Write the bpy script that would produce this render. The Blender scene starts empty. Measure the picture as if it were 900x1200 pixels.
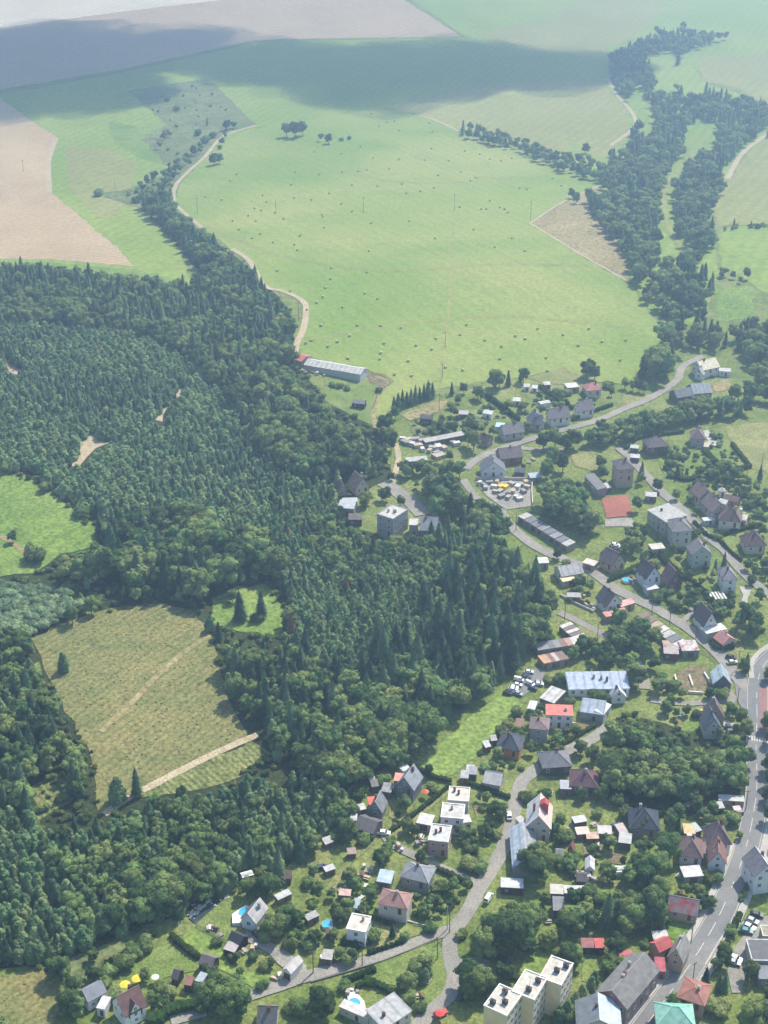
import bpy, bmesh, math, random
import numpy as np
from mathutils import Vector, Matrix

random.seed(7)
R = math.radians
SC = bpy.context.scene
COL = SC.collection

# ------------------------------------------------------------------ camera
CAM_H, FPX, PITCH = 300.0, 1733.0, R(27.2)
cam_data = bpy.data.cameras.new('camera')
cam = bpy.data.objects.new('camera', cam_data)
COL.objects.link(cam)
cam.location = (0, 0, CAM_H)
cam.rotation_euler = (math.pi / 2 - PITCH, 0, 0)
cam_data.sensor_fit = 'VERTICAL'
cam_data.sensor_height = 36.0
cam_data.lens = FPX / 1200 * 36
cam_data.clip_start = 1.0
cam_data.clip_end = 20000
SC.camera = cam

# ------------------------------------------------------------------ sky, sun, exposure
SUN_EL = R(53)
SUN_AZ = math.atan2(0.62, 0.78)              # clockwise from +Y
SUNV = Vector((math.sin(SUN_AZ) * math.cos(SUN_EL), math.cos(SUN_AZ) * math.cos(SUN_EL), math.sin(SUN_EL)))
world = bpy.data.worlds.new("World")
SC.world = world
world.use_nodes = True
wn = world.node_tree.nodes
wl = world.node_tree.links
sky = wn.new('ShaderNodeTexSky')
sky.sky_type = 'NISHITA'
sky.sun_disc = False
sky.sun_elevation = SUN_EL
sky.sun_rotation = SUN_AZ
sky.altitude = 500
sky.air_density = 1.0
sky.dust_density = 1.5
sky.ozone_density = 1.0
wl.new(sky.outputs['Color'], wn['Background'].inputs['Color'])
wn['Background'].inputs['Strength'].default_value = 0.15
sl = bpy.data.lights.new('sun', 'SUN')
sl.energy = 4.4
sl.angle = R(0.5)
sl.color = (1.0, 0.93, 0.82)
sun = bpy.data.objects.new('sun', sl)
COL.objects.link(sun)
sun.location = SUNV * 900
sun.rotation_euler = SUNV.to_track_quat('Z', 'Y').to_euler()
SC.view_settings.view_transform = 'Standard'
SC.view_settings.look = 'None'
SC.view_settings.gamma = 1.0
SC.view_settings.use_curve_mapping = False
SC.view_settings.exposure = 0.66
HAZE_DENSITY = 0.00042
HAZE_COLOR = (0.52, 0.76, 1.0)
HAZE_ANISO = 0.45
SC.cycles.max_bounces = 6
SC.cycles.diffuse_bounces = 3
SC.cycles.transparent_max_bounces = 24
SC.cycles.volume_bounces = 0
SC.cycles.use_denoising = True
SC.cycles.sample_clamp_indirect = 3.0

# ------------------------------------------------------------------ terrain
CP, SP = math.cos(PITCH), math.sin(PITCH)

def raydir(px, py):
    u, v = (px - 450) / FPX, (py - 600) / FPX
    return u, CP - v * SP, -SP - v * CP

def flat(px, py):
    x, y, z = raydir(px, py)
    t = CAM_H / -z
    return x * t, y * t

BUMPS = []
for (px, py, amp, sg) in ((60, 520, 22, 170), (100, 850, 9, 80), (430, 270, 15, 260), (890, 330, 14, 190),
                          (150, 20, 26, 420), (850, 20, 18, 380), (760, 230, -9, 130), (860, 620, 7, 70)):
    BUMPS.append((*flat(px, py), amp, sg))

def hgt(x, y):
    z = 0.0
    for bx, by, a, s in BUMPS:
        z += a * math.exp(-((x - bx) ** 2 + (y - by) ** 2) / (2 * s * s))
    return z

def hgt_np(x, y):
    z = np.zeros_like(x)
    for bx, by, a, s in BUMPS:
        z += a * np.exp(-((x - bx) ** 2 + (y - by) ** 2) / (2 * s * s))
    return z

def at(p, dh=0.0):
    """the point where the ray through a pixel of the photograph meets the terrain (dh metres above it)"""
    x, y, z = raydir(*p)
    gz = 0.0
    for _ in range(14):
        t = (CAM_H - gz - dh) / -z
        gz = hgt(x * t, y * t)
    return Vector((x * t, y * t, gz + dh))

TILES = dict(A=(330, 380, 3), B=(600, 380, 3), C=(360, 520, 4.5), D=(540, 520, 4.5), E=(720, 520, 5), F=(540, 640, 4.5),
             G=(720, 640, 5), H=(560, 760, 4.5), I=(720, 760, 5), J=(360, 860, 4.5), K=(540, 880, 4.5), L=(720, 880, 5),
             M=(360, 980, 4.5), N=(540, 1020, 4.5), O=(720, 1020, 5), P=(360, 1060, 4.5), Q=(200, 1020, 5), R=(60, 1060, 5),
             S=(0, 780, 2), T=(0, 900, 3), U=(0, 0, 2), V=(450, 0, 2), W=(0, 250, 2), X=(0, 500, 2), Z=(0, 0, 1))

def tp(t, p):
    a, b, k = TILES[t]
    return (a + p[0] / k, b + p[1] / k)

# ------------------------------------------------------------------ materials
def lin(c):
    return tuple((v / 255 / 12.92) if v / 255 <= 0.04045 else ((v / 255 + 0.055) / 1.055) ** 2.4 for v in c)

MATS = {}

def mat_new(name):
    m = bpy.data.materials.new(name)
    m.use_nodes = True
    return m, m.node_tree.nodes, m.node_tree.links, m.node_tree.nodes['Principled BSDF']

def paint(c, rough=0.8, var=0.12, scale=0.9, spec=0.25, stripes=0.0, stain=None, metal=0.0):
    """plain surface of one colour (sRGB) with mottling, optional sheet seams and stains"""
    key = (c, rough, var, scale, spec, stripes, stain, metal)
    if key in MATS:
        return MATS[key]
    m, n, l, b = mat_new('surface')
    b.inputs['Roughness'].default_value = rough
    b.inputs['Specular IOR Level'].default_value = spec
    b.inputs['Metallic'].default_value = metal
    tc = n.new('ShaderNodeTexCoord')
    nz = n.new('ShaderNodeTexNoise'); nz.inputs['Scale'].default_value = scale; nz.inputs['Detail'].default_value = 5
    oi = n.new('ShaderNodeObjectInfo')
    ad = n.new('ShaderNodeVectorMath'); ad.operation = 'ADD'
    sc = n.new('ShaderNodeVectorMath'); sc.operation = 'SCALE'; sc.inputs[0].default_value = (91, 57, 13)
    l.new(oi.outputs['Random'], sc.inputs['Scale'])
    l.new(tc.outputs['Object'], ad.inputs[0]); l.new(sc.outputs[0], ad.inputs[1]); l.new(ad.outputs[0], nz.inputs['Vector'])
    lc = lin(c)
    mr = n.new('ShaderNodeMapRange'); mr.inputs[1].default_value = 0.3; mr.inputs[2].default_value = 0.7
    mr.inputs[3].default_value = 1 - var; mr.inputs[4].default_value = 1 + var
    l.new(nz.outputs['Fac'], mr.inputs[0])
    mx = n.new('ShaderNodeVectorMath'); mx.operation = 'SCALE'; mx.inputs[0].default_value = lc
    l.new(mr.outputs[0], mx.inputs['Scale'])
    out = mx.outputs[0]
    if stain:
        ns = n.new('ShaderNodeTexNoise'); ns.inputs['Scale'].default_value = 0.45; ns.inputs['Detail'].default_value = 6
        l.new(ad.outputs[0], ns.inputs['Vector'])
        rr = n.new('ShaderNodeMapRange'); rr.inputs[1].default_value = 0.5; rr.inputs[2].default_value = 0.62
        l.new(ns.outputs['Fac'], rr.inputs[0])
        mm = n.new('ShaderNodeMix'); mm.data_type = 'RGBA'
        l.new(rr.outputs[0], mm.inputs['Factor']); l.new(out, mm.inputs['A']); mm.inputs['B'].default_value = (*lin(stain), 1)
        out = mm.outputs['Result']
    if stripes:
        wv = n.new('ShaderNodeTexWave'); wv.inputs['Scale'].default_value = stripes; wv.inputs['Distortion'].default_value = 0.2
        l.new(tc.outputs['Object'], wv.inputs['Vector'])
        pw = n.new('ShaderNodeMath'); pw.operation = 'POWER'; pw.inputs[1].default_value = 6
        l.new(wv.outputs['Fac'], pw.inputs[0])
        m2 = n.new('ShaderNodeMapRange'); m2.inputs[3].default_value = 1; m2.inputs[4].default_value = 0.72
        l.new(pw.outputs[0], m2.inputs[0])
        v2 = n.new('ShaderNodeVectorMath'); v2.operation = 'SCALE'
        l.new(out, v2.inputs[0]); l.new(m2.outputs[0], v2.inputs['Scale'])
        out = v2.outputs[0]
    l.new(out, b.inputs['Base Color'])
    MATS[key] = m
    return m

def glass(c=(46, 56, 66)):
    key = ('glass', c)
    if key not in MATS:
        m, n, l, b = mat_new('window_glass')
        b.inputs['Base Color'].default_value = (*lin(c), 1)
        b.inputs['Roughness'].default_value = 0.12
        b.inputs['Specular IOR Level'].default_value = 0.6
        MATS[key] = m
    return MATS[key]

def terrain_mat(name, cols, scales=(0.02, 0.15, 1.6), stripe=None, rows=None, amp=1.0, rough=0.95):
    """grass or soil: three sRGB colours mixed by noise of several sizes; stripe = (angle, width m, strength)"""
    m, n, l, b = mat_new(name)
    b.inputs['Roughness'].default_value = rough
    b.inputs['Specular IOR Level'].default_value = 0.1
    tc = n.new('ShaderNodeTexCoord')
    def noise(s, d=6, dist=0.0):
        x = n.new('ShaderNodeTexNoise'); x.inputs['Scale'].default_value = s; x.inputs['Detail'].default_value = d
        x.inputs['Distortion'].default_value = dist
        l.new(tc.outputs['Object'], x.inputs['Vector']); return x.outputs['Fac']
    def rng(sock, a, bb, c, d):
        x = n.new('ShaderNodeMapRange')
        for i, v in enumerate((a, bb, c, d)): x.inputs[i + 1].default_value = v
        l.new(sock, x.inputs[0]); return x.outputs[0]
    def mix(f, a, bb):
        x = n.new('ShaderNodeMix'); x.data_type = 'RGBA'
        l.new(f, x.inputs['Factor'])
        for s, v in (('A', a), ('B', bb)):
            if isinstance(v, tuple): x.inputs[s].default_value = (*v, 1)
            else: l.new(v, x.inputs[s])
        return x.outputs['Result']
    c0, c1, c2 = [lin(c) for c in cols]
    o = mix(rng(noise(scales[0], 7, 0.6), 0.35, 0.65, 0, 1), c0, c1)
    o = mix(rng(noise(scales[1], 6, 0.3), 0.45, 0.75, 0, 0.8 * amp), o, c2)
    def stripes(o, ang, width, strength, dist):
        mp = n.new('ShaderNodeMapping'); mp.inputs['Rotation'].default_value = (0, 0, R(ang))
        l.new(tc.outputs['Object'], mp.inputs['Vector'])
        wv = n.new('ShaderNodeTexWave'); wv.inputs['Scale'].default_value = 0.314 / width
        wv.inputs['Distortion'].default_value = dist; wv.inputs['Detail'].default_value = 3; wv.inputs['Detail Scale'].default_value = 0.6
        l.new(mp.outputs[0], wv.inputs['Vector'])
        v = n.new('ShaderNodeVectorMath'); v.operation = 'SCALE'
        l.new(o, v.inputs[0]); l.new(rng(wv.outputs['Fac'], 0, 1, 1 - strength, 1 + strength), v.inputs['Scale'])
        return v.outputs[0]
    if stripe: o = stripes(o, *stripe, 1.5)
    if rows: o = stripes(o, *rows, 0.6)
    v = n.new('ShaderNodeVectorMath'); v.operation = 'SCALE'
    l.new(o, v.inputs[0]); l.new(rng(noise(scales[2], 9), 0.3, 0.7, 1 - 0.42 * amp, 1 + 0.42 * amp), v.inputs['Scale'])
    l.new(v.outputs[0], b.inputs['Base Color'])
    bp = n.new('ShaderNodeBump'); bp.inputs['Strength'].default_value = 0.5 if amp >= .9 else 0.12; bp.inputs['Distance'].default_value = 0.5
    l.new(noise(scales[2] * 1.3, 4), bp.inputs['Height']); l.new(bp.outputs[0], b.inputs['Normal'])
    return m

def foliage_mat(name, dark, light, merged=False, trans=0.42):
    m, n, l, b = mat_new(name)
    out = n['Material Output']
    n.remove(b)
    tc = n.new('ShaderNodeTexCoord')
    if merged:
        a = n.new('ShaderNodeAttribute'); a.attribute_name = 'tint'; tint = a.outputs['Fac']
    else:
        tint = n.new('ShaderNodeObjectInfo').outputs['Random']
    geo = n.new('ShaderNodeNewGeometry')
    nz = n.new('ShaderNodeTexNoise'); nz.inputs['Scale'].default_value = 0.45; nz.inputs['Detail'].default_value = 4
    l.new(geo.outputs['Position'], nz.inputs['Vector'])
    ad = n.new('ShaderNodeMath'); ad.operation = 'ADD'
    l.new(tint, ad.inputs[0])
    mr = n.new('ShaderNodeMapRange'); mr.inputs[1].default_value = 0.3; mr.inputs[2].default_value = 0.7
    mr.inputs[3].default_value = -0.45; mr.inputs[4].default_value = 0.45
    l.new(nz.outputs['Fac'], mr.inputs[0]); l.new(mr.outputs[0], ad.inputs[1])
    cr = n.new('ShaderNodeValToRGB')
    e = cr.color_ramp.elements
    e[0].position = 0.0; e[0].color = (*lin(dark), 1); e[1].position = 1.0; e[1].color = (*lin(light), 1)
    l.new(ad.outputs[0], cr.inputs['Fac'])
    d = n.new('ShaderNodeBsdfDiffuse'); t = n.new('ShaderNodeBsdfTranslucent')
    hs = n.new('ShaderNodeHueSaturation'); fr = n.new('ShaderNodeMath'); fr.operation = 'MULTIPLY_ADD'; fr.inputs[1].default_value = 7.3; fr.inputs[2].default_value = 0.0
    fc = n.new('ShaderNodeMath'); fc.operation = 'FRACT'; hr = n.new('ShaderNodeMapRange'); hr.inputs[3].default_value = .472; hr.inputs[4].default_value = .525
    l.new(tint, fr.inputs[0]); l.new(fr.outputs[0], fc.inputs[0]); l.new(fc.outputs[0], hr.inputs[0]); l.new(hr.outputs[0], hs.inputs['Hue'])
    l.new(cr.outputs[0], hs.inputs['Color'])
    l.new(hs.outputs[0], d.inputs['Color']); l.new(hs.outputs[0], t.inputs['Color'])
    mx = n.new('ShaderNodeMixShader'); mx.inputs[0].default_value = trans
    l.new(d.outputs[0], mx.inputs[1]); l.new(t.outputs[0], mx.inputs[2]); l.new(mx.outputs[0], out.inputs['Surface'])
    return m

# ------------------------------------------------------------------ mesh helpers
def tag(o, label=None, cat=None, group=None, kind=None):
    if label: o['label'] = label
    if cat: o['category'] = cat
    if group: o['group'] = group
    if kind: o['kind'] = kind
    return o

def mesh_obj(name, verts, faces, mats, parent=None, mi=None, smooth=False):
    me = bpy.data.meshes.new(name)
    me.from_pydata([tuple(v) for v in verts], [], faces)
    for m in (mats if isinstance(mats, (list, tuple)) else [mats]): me.materials.append(m)
    if mi is not None: me.polygons.foreach_set('material_index', mi)
    if smooth: me.polygons.foreach_set('use_smooth', [True] * len(me.polygons))
    me.update()
    o = bpy.data.objects.new(name, me)
    COL.objects.link(o)
    if parent: o.parent = parent
    return o

def link_mesh(name, me, parent=None, loc=(0, 0, 0), rz=0.0):
    o = bpy.data.objects.new(name, me); COL.objects.link(o)
    o.location = loc; o.rotation_euler = (0, 0, rz)
    if parent: o.parent = parent
    return o

class MB:
    """collects boxes, prisms and tubes into one mesh"""
    def __init__(s): s.v, s.f, s.m = [], [], []
    def add(s, verts, faces, mi=0):
        k = len(s.v); s.v += [tuple(v) for v in verts]; s.f += [[i + k for i in f] for f in faces]; s.m += [mi] * len(faces)
    def box(s, x0, x1, y0, y1, z0, z1, mi=0):
        s.add([(x0, y0, z0), (x1, y0, z0), (x1, y1, z0), (x0, y1, z0), (x0, y0, z1), (x1, y0, z1), (x1, y1, z1), (x0, y1, z1)],
              [[3, 2, 1, 0], [4, 5, 6, 7], [0, 1, 5, 4], [1, 2, 6, 5], [2, 3, 7, 6], [3, 0, 4, 7]], mi)
    def tube(s, p, q, r0, r1, n=6, mi=0):
        p, q = Vector(p), Vector(q); d = (q - p).normalized()
        a = d.orthogonal().normalized(); b = d.cross(a)
        vs = [p + (a * math.cos(2 * math.pi * i / n) + b * math.sin(2 * math.pi * i / n)) * r0 for i in range(n)]
        vs += [q + (a * math.cos(2 * math.pi * i / n) + b * math.sin(2 * math.pi * i / n)) * r1 for i in range(n)]
        s.add(vs, [[i, (i + 1) % n, n + (i + 1) % n, n + i] for i in range(n)] + [list(range(n))[::-1], list(range(n, 2 * n))], mi)
    def obj(s, name, mats, parent=None, smooth=False):
        return mesh_obj(name, s.v, s.f, mats, parent, s.m, smooth)

def empty(name, loc, rz=0.0):
    o = bpy.data.objects.new(name, None); COL.objects.link(o)
    o.location = loc; o.rotation_euler = (0, 0, rz); o.empty_display_size = 0.5
    return o

# ------------------------------------------------------------------ ground, fields, roads
def axis(lo, hi, step, far):
    core = list(np.arange(lo, hi + 1e-6, step)); out, inn = [], []
    d, p = step * 2, hi
    while p < far: p += d; d *= 1.5; out.append(p)
    d, p = step * 2, lo
    while p > -far: p -= d; d *= 1.5; inn.append(p)
    return np.array(inn[::-1] + core + out)

def make_ground():
    xs, ys = axis(-720, 760, 12, 5600), axis(140, 2700, 12, 5600)
    X, Y = np.meshgrid(xs, ys); Z = hgt_np(X, Y)
    nx, ny = len(xs), len(ys)
    v = np.stack([X.ravel(), Y.ravel(), Z.ravel()], 1)
    i = np.arange(nx * ny).reshape(ny, nx)
    f = np.stack([i[:-1, :-1].ravel(), i[:-1, 1:].ravel(), i[1:, 1:].ravel(), i[1:, :-1].ravel()], 1)
    o = mesh_obj('ground', v.tolist(), f.tolist(), M_GRASS, smooth=True)
    tag(o, 'green grassy ground of the whole valley under fields and village', 'ground', kind='structure')

def drape(name, poly, m, off, label=None, cat=None, jit=0.5, tile='Z', kind='structure', edge=6.0):
    """a sheet over the terrain, its outline given as pixels of the photograph"""
    pts = [at(tp(tile, p)) for p in poly]
    out = []
    rnd = random.Random(len(poly) * 31 + int(pts[0].x))
    for a, b in zip(pts, pts[1:] + pts[:1]):
        k = max(1, min(40, int((b - a).length / edge)))
        for i in range(k):
            q = a.lerp(b, i / k)
            s = jit * (1 if i else 0.5)
            out.append(Vector((q.x + rnd.uniform(-s, s), q.y + rnd.uniform(-s, s), 0)))
    bm = bmesh.new()
    f = bm.faces.new([bm.verts.new(p) for p in out])
    f.normal_update()
    if f.normal.z < 0: f.normal_flip()
    bmesh.ops.triangulate(bm, faces=bm.faces[:])
    x0, x1 = min(p.x for p in out), max(p.x for p in out)
    y0, y1 = min(p.y for p in out), max(p.y for p in out)
    cell = max(14, max(x1 - x0, y1 - y0) / 45)
    for ax, lo, hi in ((0, x0, x1), (1, y0, y1)):
        c = math.ceil(lo / cell) * cell
        while c < hi:
            no = (1, 0, 0) if ax == 0 else (0, 1, 0); co = (c, 0, 0) if ax == 0 else (0, c, 0)
            bmesh.ops.bisect_plane(bm, geom=bm.verts[:] + bm.edges[:] + bm.faces[:], plane_co=co, plane_no=no, dist=1e-4)
            c += cell
    for v in bm.verts: v.co.z = hgt(v.co.x, v.co.y) + off
    bm.normal_update()
    me = bpy.data.meshes.new(name); bm.to_mesh(me); bm.free()
    me.materials.append(m)
    me.polygons.foreach_set('use_smooth', [True] * len(me.polygons))
    o = bpy.data.objects.new(name, me); COL.objects.link(o)
    tag(o, label, cat, kind=kind)
    return o

def smooth_path(pts, step=3.0):
    P = [pts[0] * 2 - pts[1]] + pts + [pts[-1] * 2 - pts[-2]]
    out = []
    for i in range(1, len(P) - 2):
        a, b, c, d = P[i - 1:i + 3]
        n = max(2, int((c - b).length / step))
        for k in range(n):
            t = k / n
            out.append(0.5 * ((2 * b) + (c - a) * t + (2 * a - 5 * b + 4 * c - d) * t * t + (3 * b - a - 3 * c + d) * t ** 3))
    out.append(pts[-1])
    return out

ROADS = []           # (path, half width): kept clear of trees

def path_of(pix, step=3.0):
    return smooth_path([Vector((*at(p).xy, 0)) for p in pix], step)

def side(path, i):
    d = (path[min(i + 1, len(path) - 1)] - path[max(i - 1, 0)]).normalized()
    return Vector((d.y, -d.x, 0))          # to the right of travel

def ribbon(name, path, o0, o1, m, off, label=None, cat=None, wob=0.0, thick=0.0, across=2):
    rnd = random.Random(len(path))
    v, f = [], []
    n = across + 1
    for i, p in enumerate(path):
        s = side(path, i)
        w0, w1 = rnd.uniform(-wob, wob), rnd.uniform(-wob, wob)
        for k in range(n):
            t = k / across
            q = p + s * ((o0 + w0) * (1 - t) + (o1 + w1) * t)
            v.append((q.x, q.y, hgt(q.x, q.y) + off))
    for i in range(len(path) - 1):
        for k in range(across):
            a = i * n + k
            f.append((a, a + 1, a + n + 1, a + n))
    if thick:
        kk = len(v)
        for i in range(len(path)):
            for k in (0, n - 1):
                x, y, z = v[i * n + k]; v.append((x, y, z - thick))
        for i in range(len(path) - 1):
            f.append((i * n, i * n + n, kk + 2 * i + 2, kk + 2 * i))
            f.append((i * n + n - 1, kk + 2 * i + 1, kk + 2 * i + 3, i * n + 2 * n - 1))
    o = mesh_obj(name, v, f, m, smooth=not thick)
    tag(o, label, cat, kind='structure')
    return o

def road(name, pix, width, m, label, cat='road', off=0.30, wob=0.15, tile='Z'):
    path = path_of([tp(tile, p) for p in pix])
    ROADS.append((path, width / 2))
    ribbon(name, path, -width / 2, width / 2, m, off, label, cat, wob)
    return path

def dashes(path, o, w, on, gap, m, label, off=0.345):
    b = MB(); L = 0.0; k = 0
    for i in range(len(path) - 1):
        L += (path[i + 1] - path[i]).length
        if gap == 0 or (L % (on + gap)) < on:
            s0, s1 = side(path, i), side(path, i + 1)
            q = [path[i] + s0 * (o - w / 2), path[i] + s0 * (o + w / 2), path[i + 1] + s1 * (o + w / 2), path[i + 1] + s1 * (o - w / 2)]
            b.add([(p.x, p.y, hgt(p.x, p.y) + off) for p in q], [[0, 1, 2, 3]])
    ob = b.obj('road_marking', m)
    tag(ob, label, 'road marking', kind='structure')
# ------------------------------------------------------------------ the land
M_GRASS = terrain_mat('village_grass', ((108, 124, 60), (134, 140, 82), (84, 100, 52)), (0.03, 0.12, 0.9))
M_FARGRASS = terrain_mat('pasture', ((122, 144, 64), (140, 154, 76), (110, 132, 60)), (0.006, 0.03, 0.3), (20, 9, 0.05), None, 0.5)
M_OLIVE = terrain_mat('olive_pasture', ((136, 138, 80), (148, 148, 90), (124, 130, 72)), (0.006, 0.03, 0.3), (25, 9, 0.05), None, 0.5)
M_MEADOW = terrain_mat('mown_meadow', ((119, 142, 65), (148, 154, 86), (106, 134, 58)), (0.007, 0.03, 0.5), (-28, 9, 0.03), None, 0.5)
M_STUBBLE = terrain_mat('stubble', ((172, 150, 116), (186, 164, 128), (158, 140, 106)), (0.01, 0.05, 0.5), (58, 6, 0.10), None, 0.5)
M_PLOUGH = terrain_mat('tilled', ((164, 144, 116), (174, 154, 124), (150, 134, 104)), (0.006, 0.03, 0.3), (40, 12, 0.08), None, 0.5)
M_STRAW = terrain_mat('straw_ground', ((196, 184, 158), (206, 194, 170), (184, 174, 150)), (0.01, 0.05, 0.4), (10, 9, 0.06), None, 0.5)
M_BRIGHT = terrain_mat('bright_grass', ((110, 136, 60), (130, 148, 76), (94, 118, 54)), (0.02, 0.08, 0.7), (30, 5, 0.05))
M_LAWN = terrain_mat('lawn', ((110, 130, 64), (132, 142, 82), (92, 110, 54)), (0.06, 0.25, 1.6))
M_DRYLAWN = terrain_mat('dry_lawn', ((128, 130, 80), (146, 144, 92), (106, 118, 66)), (0.05, 0.2, 1.4))
M_CLEAR = terrain_mat('clearing', ((118, 120, 74), (138, 130, 82), (98, 110, 62)), (0.02, 0.15, 0.9), None, (35, 2.6, 0.10), 0.9)
M_ROWS = terrain_mat('planted_rows', ((116, 122, 72), (130, 132, 80), (88, 100, 54)), (0.03, 0.22, 0.9), None, (-42, 2.0, 0.22), 1.2)
M_ROUGH = terrain_mat('rough_grass', ((104, 116, 72), (124, 130, 84), (84, 100, 62)), (0.02, 0.09, 0.5), None, None, 1.3)
M_DRY = terrain_mat('dry_grass', ((144, 132, 92), (156, 142, 100), (126, 122, 82)), (0.015, 0.07, 0.5))
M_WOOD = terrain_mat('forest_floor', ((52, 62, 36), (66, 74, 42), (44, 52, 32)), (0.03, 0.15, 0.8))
M_SOIL = terrain_mat('garden_soil', ((118, 104, 82), (142, 124, 96), (84, 92, 56)), (0.2, 0.6, 2.2), None, None, 1.4)
M_GRAVEL = terrain_mat('gravel_yard', ((150, 146, 136), (170, 164, 152), (128, 124, 114)), (0.1, 0.5, 2.5))
M_ASPH = terrain_mat('road_asphalt', ((122, 122, 120), (138, 136, 132), (108, 108, 108)), (0.06, 0.5, 2.5), None, None, 0.45)
M_LANE = terrain_mat('old_asphalt', ((142, 138, 128), (158, 152, 140), (122, 120, 112)), (0.08, 0.4, 2.2), None, None, 0.7)
M_DIRT = terrain_mat('dirt_track', ((178, 160, 130), (192, 176, 146), (150, 140, 106)), (0.1, 0.5, 2.0))
M_CONC = terrain_mat('concrete', ((172, 168, 158), (186, 180, 168), (152, 148, 140)), (0.1, 0.6, 2.4), None, None, 0.5)
M_CYCLE = terrain_mat('cycle_lane', ((146, 112, 106), (154, 118, 110), (136, 106, 102)), (0.1, 0.6, 2.4), None, None, 0.5)
M_CLAY = terrain_mat('clay_court', ((156, 98, 82), (168, 110, 92), (140, 92, 78)), (0.05, 0.3, 1.5), None, None, 0.6)
M_MARK = paint((196, 194, 186), 0.8, 0.2)
M_WATER = paint((60, 74, 74), 0.08, 0.1, spec=0.6)
make_ground()

def field(name, poly, m, off, label, cat='field', jit=1.3, tile='Z'):
    return drape(name, poly, m, off, label, cat, jit, tile)

# far fields
field('pasture', [(-260, 130), (0, 112), (150, 84), (300, 50), (545, 44), (470, -8), (480, -70), (1000, -70), (1000, 60), (900, 110), (835, 95),
                  (790, 60), (740, 45), (715, 60), (712, 92), (738, 130), (740, 165), (690, 197), (600, 172), (520, 146), (455, 128), (300, 150), (190, 230), (225, 335), (-260, 330)],
      M_FARGRASS, 0.10, 'pale green pasture beyond the hay meadow')
field('ploughed_field', [(-260, 118), (0, 105), (150, 80), (300, 47), (540, 43), (466, -4), (420, -30), (-260, -30)], M_PLOUGH, 0.16, 'greyish tilled field along the top of the valley')
field('straw_field', [(-260, 42), (0, 33), (120, 17), (262, 0), (330, -12), (330, -60), (-260, -60)], M_STRAW, 0.22, 'pale straw coloured field in the far corner')
field('stubble_field', [(-260, 82), (0, 115), (34, 140), (66, 160), (58, 186), (60, 226), (95, 255), (130, 284), (159, 313), (60, 304), (-260, 300)],
      M_STUBBLE, 0.18, 'pinkish beige stubble field with combed rows')
field('green_strip', [(128, 142), (165, 150), (196, 146), (170, 165), (205, 196), (160, 185), (130, 160)], M_BRIGHT, 0.16, 'bright green wedge beside the rough patch')
field('rough_patch', [(150, 106), (245, 92), (300, 146), (262, 158), (240, 184), (203, 203), (166, 163), (196, 147)], M_ROUGH, 0.19, 'rough weedy patch of dark grass with bushes')
field('rough_strip', [(112, 228), (150, 222), (190, 205), (240, 185), (208, 218), (205, 240), (270, 292), (210, 290), (165, 245)], M_ROUGH, 0.2, 'rough grass strip along the stream')
field('green_field', [(-260, 304), (60, 308), (160, 317), (232, 336), (150, 350), (-260, 350)], M_BRIGHT, 0.14, 'green strip between stubble and forest')
field('hay_meadow', [(205, 238), (209, 218), (226, 199), (252, 176), (300, 151), (332, 145), (450, 127), (522, 146), (540, 156), (600, 171), (640, 190),
                     (690, 203), (702, 218), (662, 236), (621, 262), (680, 300), (737, 332), (762, 366), (778, 385), (771, 425), (742, 452), (700, 448), (660, 432),
                     (610, 442), (520, 455), (470, 466), (446, 497), (432, 478), (446, 444), (428, 432), (345, 416), (357, 384), (358, 354), (310, 334), (290, 304), (270, 292), (232, 264)],
      M_MEADOW, 0.17, 'mown yellow green hay meadow strewn with bales')
field('dry_field', [(621, 262), (664, 236), (700, 219), (725, 242), (737, 330), (680, 300)], M_DRY, 0.21, 'dry tan grass wedge beside the hay meadow')
field('dry_field', [(815, 68), (905, 62), (960, 100), (905, 128), (868, 105), (825, 95)], M_OLIVE, 0.16, 'pale dry field behind the far wood')
field('pasture', [(842, 268), (960, 262), (960, 345), (900, 345), (845, 312)], M_FARGRASS, 0.15, 'olive pasture between two hedges east of the wooded valley')
field('pasture', [(832, 236), (876, 180), (905, 150), (960, 150), (960, 262), (842, 265)], M_OLIVE, 0.15, 'yellowish slope above the hedge east of the wooded valley')
field('pasture', [(838, 340), (880, 335), (885, 372), (838, 378)], M_BRIGHT, 0.15, 'small green paddock below the wooded valley')
field('green_field', [(-260, 540), (0, 549), (40, 562), (78, 592), (140, 633), (70, 650), (40, 672), (0, 676), (-260, 676)], M_BRIGHT, 0.2, 'bright green sloping pasture inside the forest')
field('pasture', [(846, 500), (905, 494), (960, 494), (960, 560), (904, 556), (880, 550)], M_DRYLAWN, 0.16, 'olive field beyond the villas')
field('pasture', [(456, 125), (540, 104), (640, 92), (705, 96), (736, 131), (738, 160), (690, 194), (600, 169), (520, 144)], M_OLIVE, 0.14, 'greyish olive pasture between cloud shadow and hedgerow')
field('pasture', [(560, 40), (640, 22), (700, -6), (780, -20), (770, 20), (742, 42), (690, 66), (610, 58)], M_OLIVE, 0.13, 'bright green slope beside the tilled field')
field('pasture', [(130, 175), (160, 190), (150, 240), (120, 260), (80, 220), (75, 170)], M_OLIVE, 0.13, 'olive patch on the pasture beside the stubble')
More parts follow.
